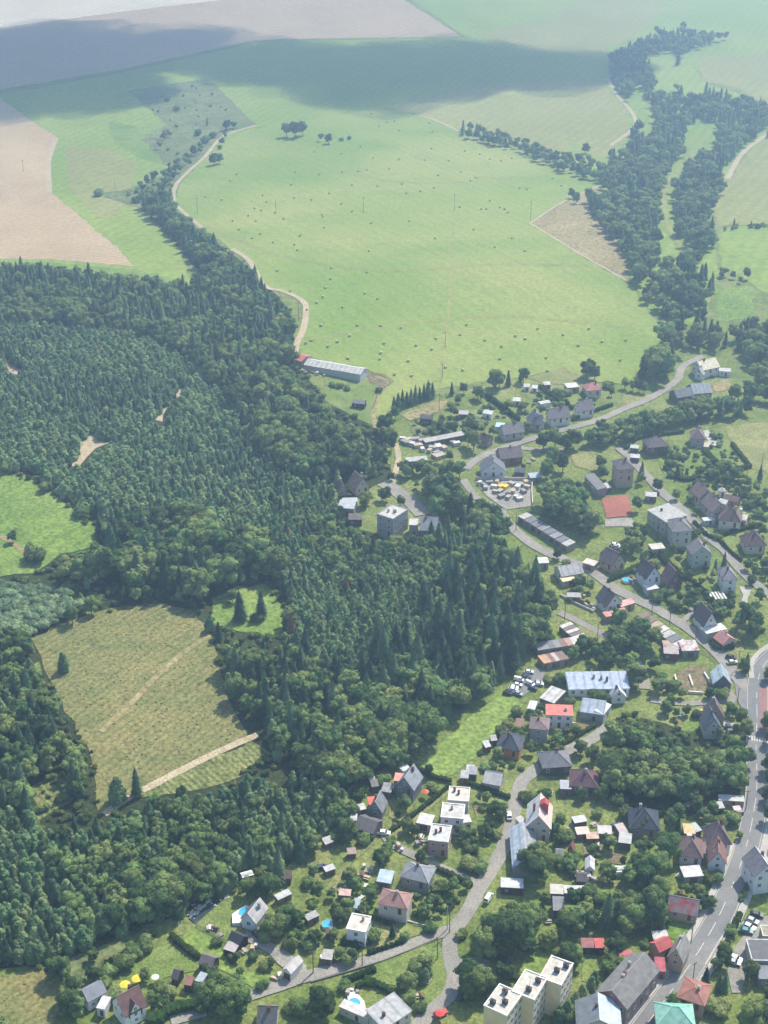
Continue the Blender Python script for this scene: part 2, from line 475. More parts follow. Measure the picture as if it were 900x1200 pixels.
# forest floors
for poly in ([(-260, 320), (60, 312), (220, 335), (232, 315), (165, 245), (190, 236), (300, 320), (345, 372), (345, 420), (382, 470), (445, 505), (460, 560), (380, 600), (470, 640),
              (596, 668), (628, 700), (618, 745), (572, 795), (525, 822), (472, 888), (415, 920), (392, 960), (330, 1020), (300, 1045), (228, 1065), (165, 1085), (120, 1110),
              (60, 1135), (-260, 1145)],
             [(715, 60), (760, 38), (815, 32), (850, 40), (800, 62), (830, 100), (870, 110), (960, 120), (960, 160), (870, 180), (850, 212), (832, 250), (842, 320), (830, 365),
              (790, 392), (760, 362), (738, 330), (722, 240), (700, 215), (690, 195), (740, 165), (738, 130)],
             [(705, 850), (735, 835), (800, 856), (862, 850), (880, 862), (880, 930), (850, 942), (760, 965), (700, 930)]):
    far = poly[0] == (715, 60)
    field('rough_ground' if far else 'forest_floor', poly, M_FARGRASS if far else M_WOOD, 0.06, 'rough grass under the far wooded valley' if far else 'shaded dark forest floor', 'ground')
field('clearing', [(32, 748), (120, 716), (182, 706), (228, 714), (246, 745), (262, 800), (292, 862), (230, 895), (150, 938), (118, 956), (108, 890), (66, 808)], M_CLEAR, 0.16,
      'olive brown clearing of tall weeds in the forest', 'clearing')
field('clearing', [(150, 937), (230, 897), (295, 868), (318, 884), (292, 905), (240, 925)], M_ROWS, 0.2, 'strip of young planting in rows below the dirt track', 'clearing')
field('clearing', [(34, 926), (76, 902), (86, 940), (46, 962)], M_ROWS, 0.16, 'small weedy gap among the western trees', 'clearing')
field('clearing', [(-260, 1140), (0, 1145), (60, 1132), (72, 1175), (60, 1230), (-260, 1230)], M_CLEAR, 0.18, 'yellowish weedy slope in the bottom corner', 'clearing')
field('lawn', [(248, 702), (310, 684), (338, 716), (332, 748), (285, 742), (252, 735)], M_BRIGHT, 0.16, 'small bright lawn inside the forest')
field('meadow', [(488, 897), (520, 868), (556, 838), (588, 808), (612, 828), (585, 862), (548, 893), (520, 914)], M_BRIGHT, 0.17, 'bright meadow wedge between forest and village')
# bare earth in the forest
for poly, lb in (([(95, 512), (108, 503), (130, 519), (112, 526), (95, 545), (66, 549), (88, 536)], 'bare earth forest landing with a turning place'),
                 ([(212, 449), (220, 452), (197, 478), (190, 494), (182, 492), (194, 470)], 'bare strip of earth in the young spruces'),
                 ([(5, 420), (22, 430), (30, 442), (12, 436)], 'small bare spot in the young spruces'),
                 ([(496, 702), (505, 700), (498, 722), (490, 722)], 'bare spot above the conifer wood')):
    field('bare_earth', poly, M_DIRT, 0.16, lb, 'earth')
# gardens, yards and lawns of the village
for t, poly, m, lb in (
    ('Q', [(30, 395), (140, 320), (380, 110), (495, 195), (405, 235), (350, 300), (420, 380), (300, 465), (150, 345)], M_LAWN, 'mown lawn strip beside the stream'),
    ('Q', [(40, 400), (140, 338), (300, 462), (350, 560), (470, 600), (610, 620), (480, 690), (270, 570)], M_BRIGHT, 'green lawn around the black shed'),
    ('R', [(340, 440), (640, 240), (700, 230), (865, 330), (860, 390), (700, 420), (560, 480), (380, 520)], M_LAWN, 'large lawn above the brown roofed cottage'),
    ('R', [(100, 320), (360, 220), (490, 120), (560, 160), (330, 345), (200, 420), (170, 520), (80, 470)], M_ROUGH, 'uncut verge between forest and hedge'),
    ('R', [(560, 510), (760, 500), (700, 570), (480, 690), (400, 700), (560, 600)], M_DRYLAWN, 'worn front garden of the brown roofed cottage'),
    ('M', [(265, 345), (370, 345), (365, 415), (262, 400)], M_BRIGHT, 'green lawn beside the pink hipped house'),
    ('M', [(360, 465), (520, 500), (600, 520), (420, 580), (330, 600), (350, 520)], M_DRYLAWN, 'dry lawn above the village lane'),
    ('M', [(560, 390), (700, 430), (800, 430), (700, 490), (560, 470)], M_LAWN, 'front lawn with hedged beds'),
    ('M', [(0, 20), (110, 20), (120, 130), (60, 300), (0, 300)], M_DRYLAWN, 'grassy orchard edge by the forest'),
    ('N', [(300, 530), (390, 350), (480, 350), (500, 400), (460, 460), (410, 565)], M_BRIGHT, 'green lawn behind the apartment blocks'),
    ('N', [(640, 440), (760, 450), (720, 590), (640, 590)], M_LAWN, 'yard lawn before the red roofed shed'),
    ('O', [(285, 300), (480, 310), (520, 270), (560, 280), (480, 420), (330, 400), (280, 350)], M_BRIGHT, 'green yard below the long grey house'),
    ('L', [(690, 550), (765, 555), (735, 600), (680, 595)], M_BRIGHT, 'small lawn before the pyramid roofed villa'),
    ('L', [(678, 606), (732, 612), (700, 650), (668, 635)], M_BRIGHT, 'second small lawn before the pyramid roofed villa'),
    ('P', [(330, 470), (420, 490), (335, 575), (290, 520)], M_LAWN, 'pool lawn inside the clipped hedge'),
    ('P', [(30, 450), (330, 330), (680, 200), (740, 260), (745, 420), (660, 560), (560, 520), (460, 430), (300, 400), (180, 460)], M_LAWN, 'broad lawn in the bend of the lane'),
    ('E', [(250, 80), (520, 40), (610, 165), (420, 210), (300, 190)], M_LAWN, 'villa lawn framed by hedges'),
    ('E', [(540, 40), (680, 10), (780, 140), (620, 170)], M_LAWN, 'second villa lawn in the hedge corner'),
    ('E', [(620, 545), (860, 500), (900, 520), (780, 590), (700, 640)], M_LAWN, 'lawn beside the mansard house'),
    ('B', [(205, 455), (262, 455), (330, 490), (290, 520), (225, 500)], M_DRYLAWN, 'dry grass slope beside the tan villa'),
    ('B', [(390, 250), (470, 245), (520, 250), (390, 300)], M_DRYLAWN, 'dry roadside grass by the tall trees'),
    ('B', [(60, 190), (180, 150), (240, 180), (230, 215), (120, 210)], M_DRYLAWN, 'dry garden strip below the hay meadow'),
    ('A', [(150, 190), (330, 210), (380, 200), (325, 250), (330, 360), (260, 330), (150, 270)], M_LAWN, 'paddock below the long cowshed'),
    ('A', [(300, 175), (345, 172), (385, 205), (350, 225), (310, 205)], M_SOIL, 'bare yard at the end of the cowshed'),
    ('A', [(420, 320), (520, 280), (590, 265), (560, 310), (450, 340)], M_DRY, 'dry bank beside the spruce row'),
    ('A', [(450, 350), (650, 320), (740, 330), (700, 370), (470, 400)], M_ROUGH, 'kitchen gardens below the spruce row'),
    ('F', [(488, 500), (500, 440), (600, 500), (520, 540)], M_BRIGHT, 'green patch between the garage rows'),
    ('F', [(590, 395), (690, 440), (770, 490), (760, 530), (700, 520)], M_DRYLAWN, 'grass verge above the white garages'),
    ('G', [(240, 120), (320, 115), (345, 160), (270, 215)], M_DRYLAWN, 'dry lawn behind the blue white house'),
    ('G', [(560, 560), (700, 590), (760, 590), (740, 720), (660, 700)], M_DRYLAWN, 'grass triangle before the road junction'),
    ('H', [(480, 380), (610, 395), (600, 430), (500, 470), (430, 440)], M_SOIL, 'vegetable beds below the red roofed house'),
    ('H', [(380, 490), (470, 480), (440, 530), (380, 530)], M_DRYLAWN, 'dry patch beside the village lane'),
    ('I', [(440, 105), (545, 110), (540, 250), (440, 255), (350, 230), (352, 165)], M_SOIL, 'bare earth inside the low foundation walls'),
    ('I', [(410, 440), (500, 420), (500, 470), (400, 510)], M_BRIGHT, 'small green lawn beside the slate roofed house'),
    ('I', [(640, 420), (700, 440), (690, 490), (630, 490)], M_CONC, 'concrete forecourt of the slate roofed house'),
    ('K', [(640, 495), (745, 495), (735, 565), (650, 560)], M_SOIL, 'vegetable plot with white edging'),
    ('K', [(775, 545), (850, 535), (840, 600), (770, 590)], M_SOIL, 'vegetable plot beside the greenhouse'),
    ('K', [(740, 590), (810, 590), (800, 640), (750, 650)], M_BRIGHT, 'bright lawn beside the greenhouse'),
    ('K', [(700, 670), (860, 650), (830, 720), (690, 710)], M_DRYLAWN, 'dry garden lawn below the greenhouse'),
    ('K', [(70, 320), (240, 320), (220, 370), (80, 370)], M_LAWN, 'garden lawn between flat roofed houses and road'),
    ('K', [(60, 290), (180, 295), (180, 340), (70, 330)], M_SOIL, 'vegetable patch behind the flat roofed houses'),
    ('J', [(180, 340), (260, 240), (300, 300), (240, 400), (170, 400)], M_DRYLAWN, 'grassy garden at the forest edge'),
    ('J', [(430, 340), (560, 390), (480, 470), (430, 440)], M_DRYLAWN, 'dry lawn between the slate roofed houses'),
    ('J', [(0, 500), (120, 490), (130, 540), (20, 600)], M_DRYLAWN, 'dry lawn under the forest edge'),
    ('H', [(155, 240), (260, 110), (360, 110), (330, 190), (230, 260)], M_ASPH, 'car park at the forest edge'),
    ('D', [(75, 200), (370, 198), (380, 330), (240, 350), (140, 280)], M_GRAVEL, 'builders yard of pale gravel'),
    ('D', [(740, 290), (880, 270), (910, 380), (770, 395)], M_CLAY, 'red clay tennis court'),
    ('D', [(760, 400), (900, 392), (920, 440), (760, 440)], M_GRAVEL, 'gravel strip below the clay court'),
    ('O', [(860, 270), (960, 270), (960, 300), (880, 400), (800, 545), (740, 720), (690, 720), (660, 600), (690, 480), (760, 380)], M_LANE, 'parking yard beside the flat dark roofs'),
    ('O', [(700, 430), (720, 480), (690, 520), (660, 480)], M_DRYLAWN, 'dry verge beside the parking yard'),
    ('C', [(800, 620), (900, 630), (960, 660), (900, 690), (810, 670)], M_ASPH, 'grey yard among the conifers'),
    ('B', [(700, 215), (760, 190), (770, 225), (720, 245)], M_DRY, 'bare yard beside the grey barn roof'),
    ('B', [(655, 380), (690, 372), (715, 410), (745, 415), (740, 425), (640, 440), (690, 410)], M_CONC, 'pale driveway of the villa with the hedge corner'),
    ('G', [(730, 240), (805, 245), (780, 310), (785, 355), (735, 350), (755, 290)], M_CONC, 'pale curved driveway of the white villa'),
    ('Q', [(540, 440), (600, 480), (660, 470), (790, 560), (800, 600), (700, 610), (620, 540)], M_GRAVEL, 'gravel drive beside the white garage'),
    ('Q', [(590, 640), (650, 600), (690, 640), (600, 670), (560, 670)], M_SOIL, 'rockery bed above the lane'),
    ('P', [(790, 290), (900, 280), (960, 300), (960, 340), (800, 350)], M_LANE, 'asphalt apron beside the big round trees'),
    ('I', [(560, 230), (690, 250), (720, 290), (700, 330), (560, 300)], M_LANE, 'paved corner below the metal roofed house'),
    ('I', [(690, 150), (760, 170), (820, 180), (822, 420), (770, 400), (720, 300)], M_ASPH, 'wide junction mouth'),
):
    mm = {M_ASPH: 0.27, M_LANE: 0.27, M_CONC: 0.27, M_GRAVEL: 0.26, M_CLAY: 0.26, M_SOIL: 0.24, M_DRY: 0.22}.get(m, 0.2)
    cat = 'pavement' if mm > 0.25 else ('soil' if m is M_SOIL else 'lawn')
    field({M_ASPH: 'asphalt_yard', M_LANE: 'paved_yard', M_CONC: 'driveway', M_GRAVEL: 'gravel_yard', M_CLAY: 'clay_court', M_SOIL: 'garden_soil'}.get(m, 'lawn'),
          poly, m, mm, lb, cat, 0.25 if mm > 0.25 else 0.5, t)

# roads
MAIN = road('road', [(930, 748), (908, 768), (894, 784), (888, 806), (888, 842), (887, 880), (888, 920), (883, 960), (873, 1002), (858, 1042), (840, 1082), (816, 1122), (790, 1160), (757, 1205), (735, 1235)],
            7.6, M_ASPH, 'two lane main road with white centre dashes', off=0.31, wob=0.0)
dashes(MAIN, 0.3, 0.2, 5, 5, M_MARK, 'white dashed centre line of the main road')
dashes(MAIN, -3.35, 0.14, 1, 0, M_MARK, 'white edge line of the main road, village side')
dashes(MAIN, 3.5, 0.14, 1, 0, M_MARK, 'white edge line of the main road, parking side')
ribbon('cycle_path', MAIN[int(len(MAIN) * .17):int(len(MAIN) * .29)], -3.2, -0.6, M_CYCLE, 0.325, 'reddish turning lane on the main road', 'road')
ribbon('pavement', MAIN[int(len(MAIN) * .20):], -6.0, -3.82, M_CONC, 0.43, 'pavement with kerb along the main road, parking side', 'pavement', thick=0.3)
ribbon('pavement', MAIN[int(len(MAIN) * .55):], 3.82, 5.6, M_CONC, 0.43, 'pavement with kerb along the main road, village side', 'pavement', thick=0.3)
path = path_of([(881, 796), (880, 780), (887, 768), (900, 758), (925, 742)])
ribbon('pavement', path, -0.9, 0.9, M_CONC, 0.43, 'pale curved pavement outside the bend', 'pavement', thick=0.3)
cz = MAIN[int(len(MAIN) * 0.305)]; cs = side(MAIN, int(len(MAIN) * 0.305)); cdv = Vector((-cs.y, cs.x, 0)); zb = MB()
for k in range(9):
    q = cz + cs * (-3.4 + k * 0.85)
    c = [q + cs * 0.25 + cdv * 1.3, q - cs * 0.25 + cdv * 1.3, q - cs * 0.25 - cdv * 1.3, q + cs * 0.25 - cdv * 1.3]
    zb.add([(p.x, p.y, hgt(p.x, p.y) + 0.35) for p in c], [[0, 1, 2, 3]])
tag(zb.obj('road_marking', M_MARK), 'white zebra crossing on the main road', 'road marking', kind='structure')

road('road', [(886, 812), (868, 799), (846, 772), (812, 741), (772, 716), (722, 691), (690, 668), (640, 647), (614, 631), (594, 612), (586, 598)], 4.8, M_LANE, 'village street running past the garages to the junction')
road('road', [(586, 600), (575, 592), (561, 586), (549, 572), (543, 562)], 3.6, M_LANE, 'short curved street beside the builders yard', off=0.305)
road('road', [(824, 418), (817, 421), (800, 430), (792, 447), (760, 468), (730, 480), (700, 493), (650, 507), (612, 518), (585, 527), (560, 538), (545, 550)], 4.0, M_LANE, 'upper valley road curving below the white farmhouse')
road('road', [(660, 528), (628, 527), (600, 524)], 3.2, M_LANE, 'side lane joining the upper valley road', off=0.295)
road('road', [(450, 566), (470, 580), (485, 592), (496, 604)], 7.5, M_LANE, 'paved square beside the large flat roofed building')
road('path', [(458, 570), (464, 552), (467, 535), (463, 520)], 2.6, M_DIRT, 'pale dirt lane going uphill from the paved square', 'path', off=0.28)
road('road', [(725, 525), (740, 538), (756, 556), (776, 578), (794, 592), (806, 604), (832, 632), (848, 644), (864, 664), (882, 682), (910, 704)], 4.4, M_LANE, 'straight side street between the villas')
road('path', [(798, 729), (808, 722), (813, 712), (806, 704)], 2.4, M_LANE, 'short hooked driveway off the village street', 'path', off=0.28)
road('road', [(745, 775), (752, 790), (756, 808)], 4.0, M_LANE, 'short grey access road behind the white blue hall', off=0.29)
road('path', [(762, 821), (800, 825), (835, 823), (862, 820)], 2.6, M_LANE, 'narrow access lane below the foundations', 'path', off=0.29)
road('road', [(655, 718), (690, 735), (718, 750)], 3.2, M_LANE, 'narrow lane above the white garages', off=0.29)
road('road', [(714, 852), (685, 872), (664, 880), (636, 897), (614, 914), (606, 930), (603, 950), (598, 972), (589, 996), (576, 1020), (564, 1038), (552, 1062), (540, 1080), (529, 1096), (527, 1118),
              (533, 1144), (525, 1168), (505, 1187), (480, 1215)], 4.3, M_LANE, 'winding pale village lane from the forest trees to the bottom edge')
road('road', [(528, 1090), (515, 1094), (480, 1109), (438, 1124), (404, 1133), (366, 1143), (338, 1152), (298, 1166), (260, 1180), (200, 1196)], 3.6, M_LANE, 'lower lane branching off towards the big oak', off=0.29)
road('path', [(535, 917), (515, 934), (480, 964), (457, 984)], 2.8, M_DRYLAWN, 'grassy lane beside the flat roofed houses', 'path', off=0.26)
road('road', [(450, 978), (458, 988), (475, 998), (502, 1011), (529, 1022), (558, 1036)], 3.0, M_LANE, 'narrow lane behind the grey hipped house', off=0.28)
road('path', [(432, 990), (410, 1010), (385, 1045)], 2.2, M_DRYLAWN, 'grassy footpath between gardens and bushes', 'path', off=0.26)
road('path', [(286, 1097), (306, 1106), (330, 1120), (348, 1134)], 3.4, M_GRAVEL, 'gravel driveway from the white bungalow', 'path', off=0.285)
road('path', [(345, 413), (349, 400), (356, 384), (357, 356), (333, 342), (310, 335), (292, 306), (272, 292)], 3.4, M_DIRT, 'pale dirt track along the edge of the hay meadow', 'path', off=0.27)
road('path', [(238, 268), (216, 250), (204, 236), (206, 218), (222, 200), (240, 184), (262, 160), (300, 147)], 3.0, M_DIRT, 'far end of the dirt track past the bushes', 'path', off=0.27)
road('path', [(808, 300), (790, 280), (780, 255), (778, 232), (788, 206), (806, 186), (828, 158)], 3.2, M_OLIVE, 'pale track through the wooded valley', 'path', off=0.2)
road('path', [(716, 170), (742, 150), (742, 134), (724, 112), (712, 92)], 3.4, M_DIRT, 'pale bank at the edge of the wooded valley', 'path', off=0.2)
road('path', [(852, 210), (870, 180), (900, 157), (930, 140)], 4.0, M_DIRT, 'pale track east of the wooded valley', 'path', off=0.2)
road('path', [(495, 136), (515, 143), (538, 154)], 3.0, M_DIRT, 'pale bank at the end of the hedgerow', 'path', off=0.24)
road('path', [(706, 216), (662, 236), (621, 262)], 1.6, M_DIRT, 'pale track above the dry wedge', 'path', off=0.265)
road('path', [(621, 262), (680, 298), (737, 331)], 1.6, M_DIRT, 'pale track below the dry wedge', 'path', off=0.26)
road('path', [(58, 225), (57, 190), (66, 162)], 4.0, M_DIRT, 'pale headland of the stubble field', 'path', off=0.22)
road('path', [(302, 862), (270, 875), (238, 890), (192, 914), (150, 936), (122, 955)], 2.6, M_DIRT, 'sandy forest track below the clearing', 'path', off=0.26)
road('path', [(246, 745), (215, 766), (185, 792), (150, 828), (118, 858)], 2.0, M_DRY, 'faint trodden path across the clearing', 'path', off=0.24)
road('path', [(440, 441), (455, 448), (443, 465), (438, 485), (440, 502)], 2.0, M_DRY, 'earth path from cowshed down to the trees', 'path', off=0.24)
road('path', [(0, 628), (20, 640), (34, 655)], 2.4, M_DRY, 'worn path on the sloping pasture', 'path', off=0.24)
field('stream', [(222, 1078), (236, 1062), (258, 1044), (268, 1050), (250, 1066), (228, 1084)], M_WATER, 0.22, 'shallow rocky stream at the forest edge', 'stream')

for pix, w, lb in (([(533, 232), (530, 300), (526, 360), (519, 410), (516, 452)], 1.4, 'faint trodden line under the poles of the hay meadow'), ([(232, 262), (330, 300), (450, 318), (580, 310), (690, 312)], 1.0, 'faint tractor track across the hay meadow'),
                   ([(360, 400), (470, 380), (600, 372), (740, 385)], 1.0, 'faint tractor track low on the hay meadow'), ([(300, 160), (400, 200), (500, 215), (640, 205)], 1.2, 'faint tractor track high on the hay meadow')):
    path = path_of(pix)
    for o_ in ((0,) if w > 1.3 else (-1.1, 1.1)): ribbon('path', path, o_ - w / 2, o_ + w / 2, M_OLIVE, 0.235, lb, 'track', .25)
# ------------------------------------------------------------------ buildings
FOOT = []            # (x, y, radius) kept clear of trees
REFS = []            # (x, y, phrase) landmarks used in the labels of plants and cars
MESH = {}

def shared(key, fn):
    if key not in MESH: MESH[key] = fn()
    return MESH[key]

def win_mesh(w, h, fm):
    def fn():
        b = MB(); t = 0.09
        b.box(-w / 2, w / 2, -0.05, 0.02, 0, t); b.box(-w / 2, w / 2, -0.05, 0.02, h - t, h)
        b.box(-w / 2, -w / 2 + t, -0.048, 0.02, t, h - t); b.box(w / 2 - t, w / 2, -0.048, 0.02, t, h - t); b.box(-t / 2, t / 2, -0.046, 0.02, t, h - t)
        o = b.obj('window', fm); me = o.data; bpy.data.objects.remove(o); return me
    return shared(('win', w, h, fm.name), fn)

def pane_mesh(w, h):
    def fn():
        o = mesh_obj('pane', [(-w / 2 + .05, -0.03, .05), (w / 2 - .05, -0.03, .05), (w / 2 - .05, -0.03, h - .05), (-w / 2 + .05, -0.03, h - .05)], [[0, 1, 2, 3]], glass())
        me = o.data; bpy.data.objects.remove(o); return me
    return shared(('pane', w, h), fn)

def door_mesh(w, h, m):
    def fn():
        b = MB(); b.box(-w / 2, w / 2, -0.06, 0.02, 0, h); b.box(w * .3, w * .38, -0.1, -0.06, h * .45, h * .5)
        o = b.obj('door', m); me = o.data; bpy.data.objects.remove(o); return me
    return shared(('door', w, h, m.name), fn)

def gable_roof(RL, RW, h, rise, o, t=0.2, turn=False):
    """closed slabs; ridge along X, or along Y when turned; first slope is the near one (or the right one when turned)"""
    w = RW / 2; sl = rise / w; ze = h - o * sl + 0.03; zr = h + rise + 0.03; X = RL / 2 + o * 0.7
    prof = [(-w - o, ze), (0, zr), (w + o, ze), (w + o, ze + t), (0, zr + t), (-w - o, ze + t)]
    v = [(-X, y, z) for y, z in prof] + [(X, y, z) for y, z in prof]
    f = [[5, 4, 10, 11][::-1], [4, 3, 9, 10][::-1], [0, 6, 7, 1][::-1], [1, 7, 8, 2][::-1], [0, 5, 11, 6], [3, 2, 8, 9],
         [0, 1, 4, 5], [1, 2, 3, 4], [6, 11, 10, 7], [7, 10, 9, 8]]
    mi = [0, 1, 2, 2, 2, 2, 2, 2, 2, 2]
    if turn: v = [(-y, x, z) for x, y, z in v]
    return v, f, mi

def hip_roof(L, d, h, rise, o):
    t = 0.18; tr = d > L
    if tr: L, d = d, L
    a, b = L / 2 + o, d / 2 + o; r = max((L - d) / 2, 0.05)
    v = [(-a, -b, h), (a, -b, h), (a, b, h), (-a, b, h)]
    v += [(x, y, z + t) for x, y, z in v] + [(-r, 0, h + rise), (r, 0, h + rise)]
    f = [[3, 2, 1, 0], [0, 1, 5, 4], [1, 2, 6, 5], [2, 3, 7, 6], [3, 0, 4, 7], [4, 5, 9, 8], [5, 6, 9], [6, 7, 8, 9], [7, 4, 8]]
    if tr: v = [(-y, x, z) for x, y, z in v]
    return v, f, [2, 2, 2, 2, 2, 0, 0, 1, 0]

WHITE = (226, 224, 216)
FRAME = lambda: paint((232, 230, 224), 0.6, 0.05)

def bld(label, t, A, B, d, h, roof='g', rise=None, wall=WHITE, rc=(110, 84, 76), rc2=None, ridge='a', name='house', cat=None, win=True, chim=None, o=0.45,
        ref=None, stripes=None, stain=None, group=None, doorc=(96, 72, 56), gablec=None, nwin=None, rows=None, plinth=True, sheet=False):
    """building whose near eave runs from pixel A to pixel B (left to right) of tile t; it reaches d metres back from there"""
    pa, pb = at(tp(t, A), h), at(tp(t, B), h)
    u = Vector((pb.x - pa.x, pb.y - pa.y, 0)); L = u.length; u /= L
    vv = Vector((-u.y, u.x, 0))
    if name not in ('barn', 'hall', 'apartment_block', 'farmhouse', 'garage'): d *= .88
    d0 = d; cut = {'g': 1.7 * o, 'h': 2 * o, 's': 1.2 * o, 'f': .24, 't': 0}[roof]; L = max(1.5, L - cut); d = max(1.5, d - cut)
    c = Vector(((pa.x + pb.x) / 2, (pa.y + pb.y) / 2, 0)) + vv * (d0 / 2)
    gz = hgt(c.x, c.y) + 0.2
    # keep the eave where the photograph has it even though the ground is not quite level
    root = empty(name, (c.x, c.y, gz), math.atan2(u.y, u.x))
    tag(root, label, cat or name.replace('_', ' '), group)
    FOOT.append((c.x, c.y, math.hypot(L, d) / 2, u.x, u.y, L / 2, d / 2))
    if ref: REFS.append((c.x, c.y, ref))
    if min(rc) > 185: rc = tuple(int(v * (.84 if name != 'apartment_block' else .95)) for v in rc)
    if max(rc) < 125: rc = tuple(int(v * .88 + 26) for v in rc)
    if rc2 and max(rc2) < 125: rc2 = tuple(int(v * .88 + 26) for v in rc2)
    g_ = sum(rc) / 3; rc = tuple(int(v * .78 + g_ * .22) for v in rc)
    rise = rise if rise is not None else (d if ridge == 'a' else L) * 0.32
    wm = paint(wall, 0.85, 0.07, 0.5, 0.2, stain=None)
    wl = 0.0 if roof == 'f' else (0.0)
    b = MB(); x, y = L / 2, d / 2; base = -1.6
    if roof == 's':
        b.add([(-x, -y, base), (x, -y, base), (x, y, base), (-x, y, base), (-x, -y, h), (x, -y, h), (x, y, h + rise), (-x, y, h + rise)],
              [[3, 2, 1, 0], [4, 5, 6, 7], [0, 1, 5, 4], [1, 2, 6, 5], [2, 3, 7, 6], [3, 0, 4, 7]])
    elif roof == 'g':
        b.box(-x, x, -y, y, base, h)
        k = len(b.f) - 5
        if ridge == 'a': tri = [[(-x, -y, h), (-x, y, h), (-x, 0, h + rise)], [(x, y, h), (x, -y, h), (x, 0, h + rise)]]
        else: tri = [[(-x, -y, h), (x, -y, h), (0, -y, h + rise)], [(x, y, h), (-x, y, h), (0, y, h + rise)]]
        for q in tri: b.add(q, [[0, 1, 2] if ridge == 'p' or q[0][0] > 0 else [1, 0, 2]], 1 if gablec else 0)
    else:
        b.box(-x, x, -y, y, base, h)
    b.obj('wall', [wm, paint(gablec, 0.8, 0.1) if gablec else wm], root)
    st = stripes if stripes is not None else 0.0
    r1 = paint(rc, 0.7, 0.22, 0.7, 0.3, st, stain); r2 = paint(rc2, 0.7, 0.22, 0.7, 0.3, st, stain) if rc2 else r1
    edge = paint(tuple(int(v * 0.8) for v in rc), 0.8, 0.1)
    if roof == 'g':
        RL, RW = (L, d) if ridge == 'a' else (d, L)
        v, f, mi = gable_roof(RL, RW, h, rise, o, 0.2, ridge == 'p')
        ro = mesh_obj('roof', v, f, [r1, r2, edge], root, mi)
    elif roof == 'h':
        v, f, mi = hip_roof(L, d, h + 0.02, rise, o)
        ro = mesh_obj('roof', v, f, [r1, r2, edge], root, mi)
    elif roof == 's':
        s = rise / d; q = MB(); e = o * 0.6
        lo, hi = h - e * s + 0.03, h + rise + e * s + 0.03
        q.add([(-x - e, -y - e, lo), (x + e, -y - e, lo), (x + e, y + e, hi), (-x - e, y + e, hi), (-x - e, -y - e, lo + .12), (x + e, -y - e, lo + .12), (x + e, y + e, hi + .12), (-x - e, y + e, hi + .12)],
              [[3, 2, 1, 0], [4, 5, 6, 7], [0, 1, 5, 4], [1, 2, 6, 5], [2, 3, 7, 6], [3, 0, 4, 7]])
        ro = q.obj('roof', [r1], root)
    elif roof == 't':
        q = MB(); n = 8
        for i in range(n):
            a0, a1 = math.pi * i / n, math.pi * (i + 1) / n
            pts = [(-x, -y * math.cos(a0), h * .4 + rise * math.sin(a0)), (x, -y * math.cos(a0), h * .4 + rise * math.sin(a0)), (x, -y * math.cos(a1), h * .4 + rise * math.sin(a1)), (-x, -y * math.cos(a1), h * .4 + rise * math.sin(a1))]
            q.add(pts, [[0, 1, 2, 3]])
        for s in (-x, x):
            q.add([(s, -y * math.cos(math.pi * i / n), h * .4 + rise * math.sin(math.pi * i / n)) for i in range(n + 1)], [list(range(n + 1))[::(1 if s > 0 else -1)]])
        ro = q.obj('roof', [r1], root)
    else:
        q = MB(); e = 0.12; ph = 0.35 if h > 4 else 0.1
        q.box(-x + .2, x - .2, -y + .2, y - .2, h + .005, h + .1)
        for (x0, x1, y0, y1) in ((-x - e, x + e, -y - e, -y + .2), (-x - e, x + e, y - .2, y + e), (-x - e, -x + .2, -y + .2, y - .2), (x - .2, x + e, -y + .2, y - .2)):
            q.box(x0, x1, y0, y1, h + .005, h + ph, 1)
        ro = q.obj('roof', [r1, r2 if rc2 else r1], root)
    rnd = random.Random(label)
    is_house = name in ('house', 'villa', 'farmhouse', 'apartment_block', 'hall', 'bungalow', 'cottage')
    if is_house and roof in 'gh':
        q = MB(); cap = tuple(min(235, int(v * 1.12 + 14)) for v in rc)
        if roof == 'g':
            e = [((-L / 2 - o * .6, 0), (L / 2 + o * .6, 0))] if ridge == 'a' else [((0, -d / 2 - o * .6), (0, d / 2 + o * .6))]
            for p0, p1 in e: q.tube((*p0, h + rise + .2), (*p1, h + rise + .2), .13, .13, 5)
        else:
            tr = d > L; LL, dd = (d, L) if tr else (L, d); r_ = max((LL - dd) / 2, .05); a_, b_ = LL / 2 + o, dd / 2 + o
            for p0, p1 in [((-r_, 0, h + rise), (r_, 0, h + rise))] + [((sx * a_, sy * b_, h + .2), (sx * r_, 0, h + rise)) for sx in (-1, 1) for sy in (-1, 1)]:
                if tr: p0, p1 = (-p0[1], p0[0], p0[2]), (-p1[1], p1[0], p1[2])
                q.tube(p0, p1, .13, .13, 5)
        q.obj('ridge_cap', paint(cap, .8, .1), ro)
        if rnd.random() < .45 and roof == 'g' and ridge == 'p':
            zz = h + rise * .5; sx = rnd.choice((-1, 1)); q = MB(); sl_ = rise / (L / 2); n_ = Vector((sx * sl_, 0, 1)).normalized(); x0_ = sx * L / 4
            for yy in (-.18 * d, .14 * d):
                e1 = Vector((1, 0, -sx * sl_)).normalized() * .45; e2 = Vector((0, .35, 0)); cc = Vector((x0_, yy, zz + .23 + .06)) + n_ * .04
                q.add([cc - e1 - e2, cc + e1 - e2, cc + e1 + e2, cc - e1 + e2], [[0, 1, 2, 3]])
            q.obj('skylight', glass((150, 166, 180)), ro)
    if chim is None: chim = 1 if is_house and roof in 'ghf' else 0
